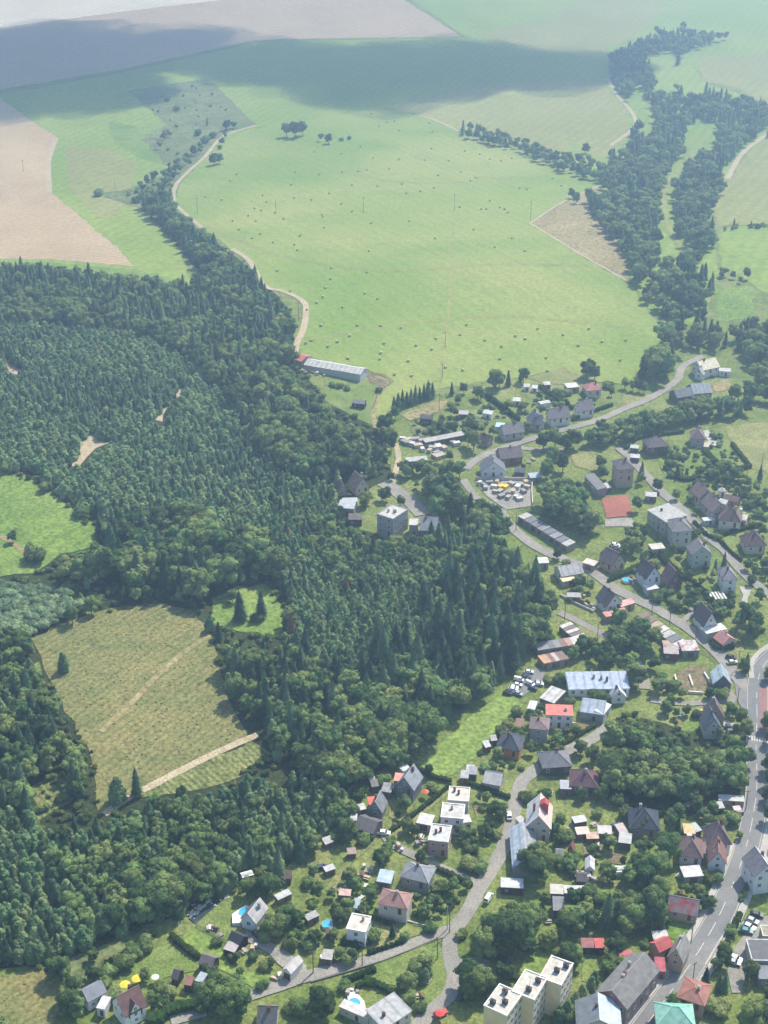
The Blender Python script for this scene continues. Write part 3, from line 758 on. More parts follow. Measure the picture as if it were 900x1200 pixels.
    for k in range(chim):
        q = MB(); cx, cy = rnd.uniform(-.25, .25) * L, rnd.uniform(-.12, .22) * d
        if roof == 'f': zt, zb = h + 1.3, h
        else: zt, zb = h + rise + 0.7, h + rise * 0.3
        q.box(cx - .35, cx + .35, cy - .35, cy + .35, zb, zt); q.box(cx - .42, cx + .42, cy - .42, cy + .42, zt, zt + .12); q.box(cx - .18, cx + .18, cy - .18, cy + .18, zt + .12, zt + .3)
        q.obj('chimney', paint((118, 84, 72) if rnd.random() < .7 else (170, 165, 158), 0.9), ro)
    fm = FRAME()
    sides = [(0, (0, -y), L, 0.0), (1, (x, 0), d, math.pi / 2), (2, (-x, 0), d, -math.pi / 2), (3, (0, y), L, math.pi)]
    dm = paint(doorc, 0.6)
    if is_house and win:
        nr = rows or max(1, int((h + .3) / 2.7)); ww, wh = 1.15, 1.35
        for i, (mx, my), ln, rz in sides:
            if i == 3 and L < 6: continue
            n = (nwin if nwin and i in (0, 3) else max(1, int(ln / 2.9)))
            for r in range(nr):
                zz = h - 0.55 - wh - (nr - 1 - r) * min(2.75, (h - .3) / nr)
                if zz < 0.1: continue
                for k in range(n):
                    s = (k + .5) / n * ln - ln / 2
                    lx, ly = mx + math.cos(rz) * s, my + math.sin(rz) * s
                    if r == 0 and i == 0 and k == n // 2 and nr >= 1 and n > 1 and name != 'apartment_block':
                        link_mesh('door', door_mesh(1.0, 2.1, dm), root, (lx, ly, max(0.05, zz + wh - 2.1)), rz)
                        continue
                    w_ = link_mesh('window', win_mesh(ww, wh, fm), root, (lx, ly, zz), rz)
                    link_mesh('pane', pane_mesh(ww, wh), w_)
        if roof == 'g' and rise > 2.4:
            for s in (-1, 1):
                if ridge == 'p': p, rz = (0.0, s * y, h + rise * .18), (0.0 if s < 0 else math.pi)
                else: p, rz = (s * x, 0.0, h + rise * .18), (math.pi / 2 if s > 0 else -math.pi / 2)
                w_ = link_mesh('window', win_mesh(1.0, 1.15, fm), root, p, rz); link_mesh('pane', pane_mesh(1.0, 1.15), w_)
    elif win and name != 'greenhouse':
        dw, dh = (2.3, 2.0) if name == 'garage' else (0.9, 1.9)
        dh = min(dh, h - 0.15)
        link_mesh('door', door_mesh(min(dw, L * .8), dh, dm), root, (L * .1 if name != 'garage' else 0, -y, 0.0), 0)
        if L > 4.5 and name != 'garage':
            w_ = link_mesh('window', win_mesh(.9, .8, fm), root, (-L * .25, -y, 0.9), 0); link_mesh('pane', pane_mesh(.9, .8), w_)
    return dict(root=root, L=L, d=d, h=h, rise=rise, roof=ro, c=c, u=u, v=vv, gz=gz)

def shed(label, t, A, B, d, h=2.4, roof='s', rise=0.5, wall=(120, 104, 88), rc=(220, 216, 206), rc2=None, **k):
    k.setdefault('name', 'shed'); k.setdefault('o', 0.25)
    return bld(label, t, A, B, d, h, roof, rise, wall, rc, rc2, **k)

GREY, SLATE, BROWN, DKB, PALE, METAL, ROSE = (136, 136, 134), (92, 96, 104), (118, 92, 82), (78, 66, 62), (222, 218, 206), (176, 186, 194), (176, 124, 108)

# --- far edge of the village, below the hay meadow
bld('very long low cowshed with pale ribbed roof at the meadow edge', 'A', (76, 138), (278, 186), 9, 3.0, 'g', 1.5, (196, 196, 190), (196, 192, 180), (214, 210, 200), name='barn', win=False, stripes=0.12, ref='the long cowshed')
bld('red roofed end building joined to the long cowshed', 'A', (42, 124), (70, 134), 9, 3.2, 'g', 1.4, (190, 170, 150), (206, 110, 92), name='barn', win=False)
shed('small dark cart shed in the paddock below the cowshed', 'A', (246, 278), (292, 285), 5, 2.4, 'g', 1.0, (70, 62, 56), (132, 130, 126))
shed('dark shed beside a blue barrel among kitchen gardens', 'A', (485, 332), (527, 338), 5, 2.6, 'g', 1.2, (84, 72, 64), (92, 84, 84))
shed('pale roofed garden shed behind the spruce row', 'A', (622, 318), (655, 321), 4, 2.2, rc=(206, 204, 196))
shed('whitewashed hut alone in the kitchen gardens', 'A', (705, 314), (738, 321), 4, 2.2, wall=(220, 218, 208), rc=(232, 228, 218))
shed('very long narrow shed with pale roof above the scrap yard', 'A', (505, 418), (645, 393), 4, 2.4, wall=(96, 84, 74), rc=(204, 198, 188))
shed('pale flat shed in front of the scrap yard', 'A', (440, 486), (515, 481), 4, 2.4, rc=(214, 210, 200))
bld('grey gabled house beside the glass roofed porch', 'A', (780, 390), (856, 380), 8, 3.4, 'g', 3.0, (190, 182, 170), (120, 112, 110), ref='the grey house with the glass porch')
shed('light blue glass roofed porch at the grey gabled house', 'A', (750, 362), (782, 366), 4.5, 2.4, wall=(190, 200, 204), rc=(178, 206, 214), cat='porch', name='porch')
bld('dark grey house beside the upper valley road bend', 'A', (862, 350), (914, 356), 8, 3.4, 'g', 3.2, (176, 166, 156), (108, 104, 108))
bld('brown roofed cottage half hidden behind the round tree', 'A', (690, 408), (724, 420), 6, 2.6, 'g', 2.6, (150, 136, 124), (126, 104, 100), name='cottage')
shed('white flat shed farthest up the garden hedge', 'A', (812, 272), (840, 274), 4, 2.2, wall=(214, 210, 200), rc=(236, 234, 228))
shed('tiny white hut below the meadow, western one of a pair', 'A', (850, 222), (872, 224), 3.5, 2.0, wall=(214, 210, 200), rc=(228, 226, 220))
shed('tiny white hut below the meadow, eastern one of a pair', 'A', (878, 226), (898, 229), 3.5, 2.0, wall=(214, 210, 200), rc=(236, 236, 232))
bld('white farmhouse with pale yellow roof on the hill road', 'B', (668, 165), (733, 152), 9, 4.4, 'g', 3.2, WHITE, (226, 210, 170), (214, 206, 190), name='farmhouse', ref='the white hill farmhouse')
bld('white gabled wing in front of the hill farmhouse', 'B', (640, 172), (672, 180), 8, 3.2, 'g', 2.6, WHITE, (206, 204, 196), ridge='p')
shed('low white annex east of the hill farmhouse', 'B', (728, 166), (770, 170), 4, 2.6, wall=WHITE, rc=(226, 222, 212))
bld('big grey barn roof below the hill farmhouse', 'B', (638, 246), (706, 243), 10, 4, 'g', 3, (140, 130, 122), (150, 156, 160), name='barn', win=False, stripes=0.15, ref='the grey barn')
bld('dark lower barn joined to the big grey barn', 'B', (580, 260), (642, 252), 8, 3.4, 'g', 2.6, (100, 92, 86), (94, 98, 104), name='barn', win=False)
bld('pink red roofed bungalow at the meadow edge', 'B', (262, 238), (318, 234), 9, 3.2, 'h', 2.8, (214, 196, 188), (190, 116, 104), name='bungalow', ref='the pink red bungalow')
shed('wide white flat roof beside the pink red bungalow', 'B', (195, 226), (237, 223), 6, 2.6, wall=(150, 140, 128), rc=(240, 238, 232), rise=.2)
shed('small pale hut beside the wide white flat roof', 'B', (113, 216), (137, 215), 3.5, 2.2, rc=(226, 224, 216))
shed('white tunnel greenhouse in a kitchen garden', 'B', (100, 282), (137, 276), 3.4, 2.0, 't', 1.6, (220, 222, 216), (230, 232, 226), name='greenhouse')
bld('white house with grey roof and gable, middle of three by the road', 'B', (138, 335), (208, 326), 8, 4.2, 'g', 3.6, WHITE, (136, 126, 124), ref='the white house by the upper road')
bld('white cottage with steep slate roof, western of three by the road', 'B', (58, 348), (116, 347), 8, 3.2, 'g', 4.0, (214, 212, 206), (104, 106, 116), ridge='p', name='cottage')
bld('white house with brown grey roof, eastern of three by the road', 'B', (240, 308), (293, 300), 8, 4.0, 'g', 3.2, (220, 216, 208), (112, 102, 104))
bld('dark brown villa behind the hedged lawn', 'B', (480, 438), (556, 432), 10, 4.2, 'h', 3.6, (120, 96, 84), (96, 78, 76), name='villa', ref='the dark brown villa')
bld('brown roofed villa beside the pale driveway', 'B', (628, 404), (680, 408), 9, 3.8, 'h', 3.4, (186, 168, 154), (122, 92, 90), name='villa', ref='the driveway villa')
bld('tall tan block of a villa with purple brown hipped roof', 'B', (368, 517), (433, 513), 10, 8.4, 'h', 3.4, (186, 164, 138), (104, 86, 88), name='villa', rows=2, ref='the tall tan villa')
shed('small white hut beside the tall tan villa lane', 'B', (414, 436), (444, 440), 3, 2.2, rc=(226, 224, 218))
shed('white carport roof on the tan villa lane', 'B', (414, 470), (448, 474), 3.4, 2.2, rc=(224, 220, 212), name='carport')

# --- village middle
bld('old house with pale brown roof and tall gable at the forest foot', 'C', (255, 245), (332, 228), 9, 3.2, 'g', 4.6, (196, 182, 160), (140, 116, 100), (148, 126, 112), ridge='p', ref='the old house at the forest foot')
bld('low wing with steep gable beside the old house', 'C', (160, 252), (212, 248), 6, 2.6, 'g', 3.4, (170, 150, 130), (118, 96, 86), ridge='p', name='cottage')
shed('wide flat grey roof in a dip at the forest foot', 'C', (158, 340), (246, 352), 8, 3.4, 's', .4, (128, 126, 122), (172, 176, 178))
shed('pale flat roof strip above the wide grey one', 'C', (186, 310), (266, 312), 4, 3.4, 's', .2, (140, 138, 134), (214, 212, 206))
shed('brown low roof below the wide grey one', 'C', (216, 402), (290, 408), 6, 2.6, 'g', 1.4, (100, 88, 80), (118, 98, 90))
tower = bld('large cube building with white flat roof and grey parapet at the forest edge', 'C', (366, 372), (452, 408), 11, 8.5, 'f', 0, (172, 166, 156), (222, 216, 200), (150, 150, 150), name='hall', cat='building', chim=3, ref='the large cube building')
bld('long dark grey roofed building beside the large cube building', 'C', (592, 460), (690, 468), 11, 5.2, 'g', 3.2, (150, 142, 132), (112, 116, 124), name='hall', cat='building')
shed('white roof terrace between cube building and grey hall', 'C', (536, 432), (584, 436), 6, 5.0, 's', .2, (170, 164, 154), (232, 228, 218), name='annex')
shed('small red lean to roof on the grey hall', 'C', (636, 462), (676, 458), 2.2, 3.4, 's', .8, (170, 150, 140), (214, 96, 88), name='annex')
bld('white gabled house with slate roof above the builders yard', 'D', (106, 152), (240, 152), 10, 3.4, 'g', 4.4, (212, 218, 220), (96, 100, 108), ridge='p', ref='the white gabled house by the yard')
bld('brown house with purple brown roof above the builders yard', 'D', (208, 84), (330, 72), 9, 3.4, 'g', 3.2, (138, 98, 84), (112, 92, 92), ref='the purple brown house')
shed('small dark grey hut beside the white gabled house', 'D', (280, 152), (336, 158), 4.5, 2.4, 'g', 1.2, (84, 82, 82), (96, 98, 104))
shed('blue grey carport at the builders yard fence', 'D', (366, 186), (428, 180), 4.5, 2.4, rc=(160, 176, 188), name='carport')
bld('two gabled house with brown roof and tan gables', 'F', (726, 70), (800, 112), 9, 3.4, 'g', 4.0, (196, 166, 132), (116, 92, 86), ref='the tan gabled house')
bld('tan gabled wing of the brown roofed house', 'F', (800, 110), (872, 86), 8, 3.0, 'g', 3.8, (206, 178, 144), (120, 96, 90), ridge='p')
shed('white flat hut beside the village street bushes', 'D', (412, 636), (466, 634), 5, 2.6, 's', .2, (150, 146, 138), (238, 236, 228))
shed('pale flat garage below the tan gabled house', 'F', (640, 90), (702, 112), 4, 2.4, 's', .2, (150, 136, 120), (206, 194, 174), name='garage')
bld('long terrace building with narrow dark roof by the tan villa', 'D', (650, 166), (720, 252), 5, 3.0, 's', .6, (150, 140, 130), (112, 108, 106), name='shed')
for k, q in enumerate(((716, 256), (744, 248), (772, 240))):
    shed('%s white flat garage of three below the tall tan villa' % ('western', 'middle', 'eastern')[k],
         'D', q, (q[0] + 26, q[1] - 6), 4.5, 2.3, 's', .2, (150, 146, 140), (222, 220, 214), name='garage', group='white garages below the tall tan villa')
shed('long low white carport near the clay court trees', 'E', (180, 312), (248, 318), 4.0, 2.3, rc=(222, 220, 214), name='carport')
bld('long flat roofed school wing with grey roof', 'E', (190, 388), (302, 474), 11, 6.2, 's', .6, (176, 172, 162), (172, 170, 160), name='hall', cat='building', chim=1, ref='the grey school building')
bld('hipped front block of the grey school building', 'E', (340, 530), (462, 522), 10.5, 6.6, 'h', 3.4, (186, 184, 174), (128, 122, 120), name='hall', cat='building')
bld('white metal roofed end house of the villa terrace', 'E', (436, 268), (497, 328), 9, 4.4, 'g', 3.2, (198, 186, 174), (132, 104, 96), (218, 216, 210), ridge='a', ref='the white metal roofed terrace house')
bld('middle brown roofed house of the villa terrace', 'E', (497, 330), (572, 412), 9, 4.2, 'g', 3.4, (190, 176, 164), (122, 96, 90))
bld('cream villa with steep brown hipped roof ending the terrace', 'E', (606, 452), (744, 474), 9.5, 4.0, 'h', 4.6, (222, 212, 188), (112, 82, 76), name='villa', ref='the cream terrace villa')
shed('pale sloping annex behind the cream terrace villa', 'E', (722, 446), (772, 458), 4.5, 2.8, 's', .8, (190, 180, 164), (228, 218, 198), name='annex')
shed('brown roofed annex between terrace and hedge', 'E', (642, 326), (722, 352), 5, 2.6, 'g', 1.4, (150, 126, 112), (128, 100, 92), name='annex')
shed('white roofed lean to behind the villa terrace', 'E', (604, 346), (652, 362), 3, 3.6, 's', .8, (180, 170, 158), (230, 226, 216), name='annex')
shed('white garden pavilion with tent roof', 'E', (612, 286), (652, 288), 3.4, 2.2, 'h', 1.6, (224, 220, 212), (236, 234, 230), name='pavilion')
shed('white awning beside the straight side street', 'E', (524, 458), (592, 452), 3, 2.0, 's', .2, (190, 190, 186), (240, 240, 238), name='canopy')
bld('cream house with dark red mansard roof by the side street', 'E', (768, 612), (894, 608), 10, 3.2, 'h', 4.6, (206, 194, 164), (98, 66, 66), ref='the mansard house')
bld('pale green house with grey gabled roof', 'E', (452, 662), (576, 656), 9, 5.4, 'g', 3.4, (176, 188, 174), (116, 110, 110), ridge='p', ref='the pale green house')
shed('cream flat roof below the grey school building', 'E', (220, 628), (300, 618), 5, 2.6, 's', .2, (160, 148, 132), (236, 226, 204))
bld('white house with pale grey sheet roof beside the village street', 'F', (530, 168), (652, 146), 9, 2.8, 'g', 2.2, (214, 208, 196), (206, 206, 198), stripes=0.12, name='bungalow', ref='the pale sheet roofed bungalow')
shed('yellow cream awning on the pale sheet roofed bungalow', 'F', (538, 194), (606, 180), 3.4, 2.3, 's', .3, (190, 176, 140), (240, 216, 150), name='canopy')
bld('white gabled house with brown roof below the village street', 'F', (770, 326), (856, 300), 9, 3.6, 'g', 4.2, (214, 216, 214), (104, 86, 86), ridge='p', ref='the white gabled street house')
shed('salmon roofed lean to beside the white gabled street house', 'F', (766, 380), (882, 352), 3.4, 2.4, 's', .4, (160, 140, 128), (214, 140, 124), name='annex')
shed('pink roofed porch by the street kerb', 'F', (846, 328), (922, 302), 3.6, 2.4, 's', .4, (170, 150, 138), (222, 156, 142), name='annex')
shed('white boarded store in the walled garden', 'F', (560, 272), (632, 276), 3, 2.0, rc=(200, 200, 196))

def row(what, group, t, A, B, cols, d, h, names=None):
    """row of garages built wall to wall from pixel A to pixel B"""
    n = len(cols)
    for k, (cname, c) in enumerate(cols):
        f0, f1 = (k + .012) / n, (k + .988) / n
        a = (A[0] + (B[0] - A[0]) * f0, A[1] + (B[1] - A[1]) * f0); b = (A[0] + (B[0] - A[0]) * f1, A[1] + (B[1] - A[1]) * f1)
        order = ('first', 'second', 'third', 'fourth', 'fifth', 'sixth', 'seventh', 'eighth', 'ninth', 'tenth')[k]
        bld('%s garage, %s from the west in %s' % (cname, order, what), t, a, b, d, h + (k % 3) * .07, 's', .25 + .05 * (k % 2), (150, 140, 128), c, name='garage', o=0.08, group=group,
            doorc=((104, 92, 80), (120, 122, 118), (96, 60, 50))[k % 3], stain=(150, 110, 88) if 'rust' in cname else None)

W_, BR, GR, TN, OR, PK = ('white roofed', (236, 234, 226)), ('brown roofed', (136, 108, 94)), ('grey roofed', (138, 138, 140)), ('tan roofed', (178, 150, 124)), ('orange roofed', (216, 150, 100)), ('pinkish roofed', (190, 140, 122))
DW, DG = ('dirty white roofed', (214, 208, 196)), ('dark grey roofed', (100, 102, 108))
row('the diagonal garage row', 'diagonal row of garages', 'F', (518, 424), (634, 526), [W_, BR, W_, BR, W_, DW, W_], 5.2, 2.3)
row('the garage row under the dark trees', 'garage row under the dark trees', 'F', (408, 556), (628, 522), [GR, GR, DG, GR, BR, PK, W_], 4.8, 2.4)
row('the row by the car park', 'rusty garages by the car park', 'F', (438, 626), (568, 600), [OR, TN, ('rust red roofed', (160, 92, 76)), DW, ('rusty brown roofed', (140, 104, 90)), BR], 5.2, 2.4)
row('the street side garage row', 'street side garage row', 'G', (116, 412), (408, 628), [BR, BR, TN, W_, DW, DG, W_, GR], 5.4, 2.3)
row('the dark row facing the trees', 'dark garage row facing the street trees', 'D', (300, 384), (560, 548), [DW, DG, DG, GR, DG, GR, DG, DW], 5.0, 2.4)
shed('white and rust roofed garage ending the street side row', 'G', (398, 622), (500, 618), 6.5, 2.8, 's', .4, (120, 128, 120), (232, 226, 216), stain=(168, 96, 80), name='garage')
shed('rusty shed with a white strip below the street side garages', 'G', (288, 634), (378, 642), 6, 2.6, 's', .6, (110, 70, 60), (206, 196, 188), stain=(160, 96, 84))
shed('tan lean to behind the street side garages', 'G', (288, 592), (352, 592), 4, 2.3, 's', .3, (140, 116, 96), (182, 152, 122))
bld('bluish white house with dark brown roof beside the pool garden', 'G', (188, 200), (276, 178), 9, 5.0, 'g', 4.2, (206, 212, 218), (92, 72, 72), ridge='p', ref='the bluish white house')
shed('white flat hut in front of the bluish white house', 'G', (194, 266), (263, 252), 4.6, 2.6, 's', .15, (180, 178, 170), (240, 238, 232))
bld('tall narrow all brown house with steep roof', 'G', (310, 236), (402, 222), 8.5, 2.6, 'g', 5.4, (124, 90, 82), (120, 88, 84), ridge='p', ref='the all brown house')
bld('white villa with grey hipped roof above the curved driveway', 'G', (640, 212), (726, 208), 10, 5.6, 'h', 3.2, (224, 222, 218), (148, 142, 142), name='villa', ref='the white villa')
bld('brown roofed house with white gable beside the hooked driveway', 'G', (524, 474), (606, 458), 10, 3.8, 'g', 4.8, (220, 216, 208), (100, 82, 82), ridge='p', ref='the hooked driveway house')
shed('wide white canopy roof beside the hooked driveway house', 'G', (540, 522), (662, 492), 5, 3.0, 's', .2, (170, 166, 158), (244, 240, 230), name='canopy')
bld('pink gabled annex at the end of the white canopy', 'G', (634, 584), (718, 556), 6.5, 2.6, 'g', 2.0, (206, 180, 170), (206, 140, 128), (196, 132, 120), ridge='p', name='cottage')

# --- lower village
bld('long white hall with pale blue ribbed roof behind the car park', 'H', (478, 218), (802, 222), 8.6, 3.0, 's', 1.6, (226, 226, 220), (170, 184, 202), name='hall', cat='building', chim=3, stripes=0.1, ref='the pale blue hall')
shed('big square white sheet roof beside the car park', 'H', (324, 262), (402, 297), 9.4, 3.2, 's', .5, (110, 100, 92), (232, 226, 216), stripes=0.1)
shed('grey sheet roof warehouse below the pale blue hall', 'H', (536, 336), (664, 360), 8, 3.0, 's', 1.2, (150, 150, 148), (150, 164, 176), stripes=0.12, name='warehouse')
bld('small steep white gabled roof at the hall corner', 'H', (704, 262), (786, 260), 4, 2.6, 'g', 2.6, (220, 218, 212), (236, 234, 228), ridge='p', name='cottage')
shed('narrow white roof between warehouse and trees', 'H', (664, 356), (706, 300), 4, 3.2, 's', .4, (200, 198, 192), (238, 236, 230), name='annex')
bld('white house with bright red shallow roof', 'H', (358, 352), (504, 364), 6.4, 5.4, 's', .5, (232, 228, 220), (226, 116, 98), chim=1, ref='the bright red roofed house')
shed('white cube garage with flat roof near the red roofed house', 'H', (258, 320), (300, 330), 5, 3.0, 's', .2, (90, 84, 78), (240, 238, 232), name='garage')
bld('grey cube house with low brown roof', 'H', (268, 426), (374, 442), 8, 5.4, 'h', 1.6, (164, 160, 156), (132, 108, 104), ref='the grey cube house')
shed('reddish brown hut beside the grey cube house', 'H', (196, 418), (242, 424), 5, 2.6, 's', .6, (120, 104, 94), (150, 104, 86))
bld('orange walled house with dark hipped roof and skylights', 'H', (94, 524), (222, 556), 10, 3.2, 'h', 3.6, (196, 130, 84), (62, 66, 76), ref='the orange house')
bld('dark house with grey roof under the lane bend', 'H', (340, 638), (500, 632), 10, 3.0, 'h', 3.4, (96, 88, 84), (110, 108, 112), ref='the dark house under the bend')
shed('tiny white caravan shed on the meadow fence', 'H', (40, 528), (72, 522), 3.4, 2.0, rc=(232, 230, 226))
shed('tiny pale hut above the orange house', 'H', (70, 492), (104, 490), 3, 2.0, rc=(204, 202, 198))
bld('metal roofed building with dark gable at the road junction', 'I', (578, 212), (690, 218), 9, 3.2, 'g', 3.4, (104, 104, 106), (190, 204, 210), (200, 212, 216), ridge='p', stripes=0.15, win=False, name='workshop', cat='building', ref='the metal roofed workshop')
bld('front house with dark slate roof and pale gable', 'I', (527, 482), (636, 482), 9, 3.8, 'g', 4.2, (196, 192, 180), (84, 90, 104), ridge='p', chim=1, ref='the dark slate house')
bld('brown roofed rear house behind the dark slate house', 'I', (534, 404), (648, 410), 7, 4.0, 'g', 4.6, (176, 156, 132), (110, 84, 80), ridge='p')
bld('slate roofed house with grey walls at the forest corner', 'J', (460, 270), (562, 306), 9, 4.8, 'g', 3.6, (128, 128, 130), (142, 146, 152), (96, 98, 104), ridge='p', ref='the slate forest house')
shed('salmon flat roof joined to the slate forest house', 'J', (454, 250), (522, 262), 4.5, 5.2, 's', .2, (130, 126, 124), (226, 142, 118), name='annex')
bld('small slate roofed house below the forest corner', 'J', (318, 402), (396, 422), 7, 3.4, 'g', 3.2, (120, 118, 116), (118, 120, 124), (84, 86, 92), ridge='p', ref='the small slate house')
shed('orange red roof behind the small slate house', 'J', (324, 380), (374, 378), 4, 3.0, 's', .4, (150, 120, 104), (232, 104, 78), name='annex')
shed('white lean to beside the small slate house', 'J', (264, 412), (314, 402), 3.2, 2.4, 's', .2, rc=(226, 222, 214), name='annex')
bld('long dark roofed shed beside the parked white car', 'J', (244, 492), (350, 536), 7, 2.6, 'g', 1.8, (110, 100, 94), (92, 84, 84), name='barn', win=False)
shed('white caravan roof beside the long dark shed', 'J', (224, 460), (262, 464), 3, 2.2, rc=(232, 230, 226))
shed('grey lean to above the small slate house', 'J', (388, 306), (442, 318), 4.5, 2.4, 's', .6, (100, 92, 86), (150, 148, 146))
shed('small white hut topmost above the slate house gardens', 'J', (328, 252), (362, 246), 3, 2.2, rc=(220, 214, 204))
shed('dark tool shed among the forest edge gardens', 'J', (340, 286), (380, 282), 3.4, 2.2, 's', .5, (80, 72, 66), (110, 104, 100))
shed('white box trailer roof behind the slate forest house', 'J', (506, 204), (548, 188), 3, 2.6, 's', .1, (220, 218, 214), (240, 240, 238))
bld('upper flat roofed cube of three, beige roof', 'J', (740, 354), (852, 368), 8, 5.6, 'f', 0, (182, 178, 172), (208, 196, 176), (220, 212, 196), chim=2, ref='the beige cube house')
bld('middle flat roofed cube of three, white walls and roof', 'J', (702, 444), (824, 460), 8, 5.6, 'f', 0, (214, 216, 218), (226, 220, 208), (236, 232, 222), chim=1, ref='the white middle cube house')
bld('lower flat roofed cube of three, pinkish walls', 'J', (636, 566), (744, 584), 9, 5.4, 'f', 0, (178, 146, 128), (190, 192, 184), (206, 206, 198), chim=2, ref='the pinkish cube house')
shed('white flat garage beside the pinkish cube house', 'J', (574, 472), (652, 492), 5, 2.5, 's', .15, (170, 164, 156), (240, 234, 226), name='garage')
shed('white side annex of the middle cube house', 'J', (824, 474), (868, 470), 4, 3.0, 's', .15, (200, 198, 194), (230, 226, 218), name='annex')
shed('low pale boarded hut at the forest edge lawn', 'J', (96, 590), (142, 574), 3, 1.8, rc=(214, 208, 200))
shed('reddish log store under the trees by the garden path', 'J', (212, 640), (260, 638), 2.6, 1.8, rc=(170, 140, 128), wall=(110, 84, 70))
for k, (q, c, lb) in enumerate((((836, 206), (226, 220, 214), 'pale hut in the yard above the cube houses, closest to the meadow'), ((806, 236), (206, 204, 202), 'grey white hut in the yard above the cube houses'),
                                ((850, 216), (150, 152, 156), 'slate roofed hut in the yard above the cube houses'))):
    shed(lb, 'J', q, (q[0] + 44, q[1] + 6), 4, 2.3, rc=c)
bld('great white barn house with salmon slope and red dormer', 'K', (340, 402), (476, 420), 11.5, 5.2, 'g', 4.2, (190, 182, 172), (226, 190, 176), (206, 204, 198), ridge='p', win=True, chim=1, name='farmhouse', ref='the great barn house', stain=None)
bld('long light blue sheet roof wing of the great barn house', 'K', (272, 622), (410, 628), 18, 3.4, 'g', 2.6, (168, 164, 156), (186, 188, 190), (178, 190, 198), ridge='p', win=False, name='barn', stripes=0.14)
shed('small white porch on the road side of the great barn house', 'K', (314, 388), (346, 372), 3, 2.6, 's', .3, (200, 196, 190), (226, 222, 216), name='annex')
bld('dark maroon roofed house in the shade of the wood', 'K', (572, 190), (728, 206), 10, 3.2, 'h', 3.8, (120, 104, 98), (104, 62, 66), ref='the maroon roofed house')
bld('low garage house with white front slope below the orange house', 'K', (112, 168), (210, 192), 8, 2.8, 'g', 1.8, (168, 166, 162), (220, 216, 208), (70, 72, 78), win=False, name='workshop', cat='building')
shed('pale grey lean to beside the maroon roofed house', 'K', (524, 204), (584, 208), 4.5, 2.6, 's', .5, (110, 104, 100), (172, 174, 176))
shed('white flat hut topmost in the allotments', 'K', (600, 386), (668, 376), 3.4, 2.4, 's', .2, (90, 84, 80), (232, 230, 226))
shed('pinkish board shed in the allotments', 'K', (612, 446), (682, 442), 3.6, 2.0, 's', .3, (140, 116, 100), (216, 190, 172))
shed('tan board shed below the pinkish one', 'K', (664, 468), (730, 468), 3.2, 1.9, 's', .3, (130, 108, 90), (200, 166, 134))
shed('white hut with brown door in the allotments', 'K', (722, 440), (798, 446), 4.4, 2.4, 's', .2, (140, 120, 106), (228, 222, 214))
shed('grey gabled hut beside the allotment beds', 'K', (498, 558), (542, 562), 4, 2.3, 'g', 1.1, (110, 108, 104), (150, 152, 152))
shed('brick red tool hut with steep roof in the allotments', 'K', (560, 522), (594, 532), 3, 2.2, 'g', 1.8, (120, 80, 68), (150, 90, 76), ridge='p')
shed('white greenhouse hut in the lower allotments', 'K', (654, 630), (706, 636), 6, 2.4, 'g', 1.2, (220, 220, 216), (236, 236, 234), ridge='p')
shed('white low cover below the greenhouse hut', 'K', (644, 672), (690, 668), 3, 1.6, 's', .2, rc=(236, 226, 214))
shed('dark timber shed in the lower allotments', 'K', (608, 692), (666, 698), 5, 2.6, 'g', 1.2, (74, 66, 62), (84, 76, 74))
shed('tunnel greenhouse with white frame beside the big shade tree', 'K', (814, 642), (876, 642), 3.2, 2.0, 't', 1.7, (214, 218, 210), (222, 226, 218), name='greenhouse')
bld('dark navy hipped house behind the shade tree', 'L', (84, 462), (268, 478), 11, 3.4, 'h', 4.6, (142, 134, 126), (52, 58, 72), ref='the navy roofed house')
shed('grey flat shed beside the navy roofed house', 'L', (22, 540), (98, 552), 5, 2.6, 's', .4, (88, 84, 82), (182, 180, 174))
shed('pinkish lean to beside the navy roofed house', 'L', (34, 494), (84, 484), 5, 2.6, 's', .4, (120, 108, 102), (190, 172, 162), name='annex')
bld('white walled house with brown hipped roof behind the gabled cottage', 'L', (378, 622), (520, 640), 10, 3.8, 'h', 4.0, (206, 202, 198), (124, 92, 84), ref='the brown hipped house')
bld('villa with tall brown pyramid roof beside the main road', 'L', (556, 562), (690, 556), 9.5, 4.4, 'h', 5.4, (206, 198, 188), (120, 88, 84), name='villa', ref='the pyramid roofed villa')
bld('white gabled cottage with reddish roof at the main road', 'L', (548, 654), (660, 668), 9, 4.6, 'g', 3.6, (216, 216, 216), (142, 100, 90), ridge='p', name='cottage', ref='the white gabled cottage')
shed('brown roofed link between hipped house and pyramid villa', 'L', (486, 608), (552, 606), 5, 3.0, 's', .8, (180, 172, 164), (124, 96, 90), name='annex')
shed('yellow roofed hut behind the brown hipped house', 'L', (408, 488), (476, 492), 5, 2.4, 's', .3, (120, 104, 80), (216, 184, 118))
shed('solar grey roofed hut beside the yellow one', 'L', (480, 482), (514, 470), 4, 2.2, 's', .6, (120, 104, 96), (176, 186, 192))
shed('small white roof just before the yellow hut', 'L', (436, 528), (480, 526), 3.4, 2.6, 's', .2, rc=(230, 228, 220))
shed('white flat garage before the brown hipped house', 'L', (408, 746), (524, 738), 4.6, 2.5, 's', .2, (150, 146, 140), (240, 238, 234), name='garage')
shed('long white and tan shed beside the main road verge', 'L', (610, 292), (762, 304), 3, 2.2, 's', .3, (150, 140, 126), (232, 226, 214))
shed('pale hut below the long white and tan shed', 'L', (598, 344), (648, 340), 3.6, 2.2, 's', .3, (150, 140, 126), (212, 210, 204))
shed('small pink and white hut beside the road verge', 'L', (708, 366), (752, 362), 3.2, 2.0, 's', .3, (176, 150, 140), (214, 184, 178))
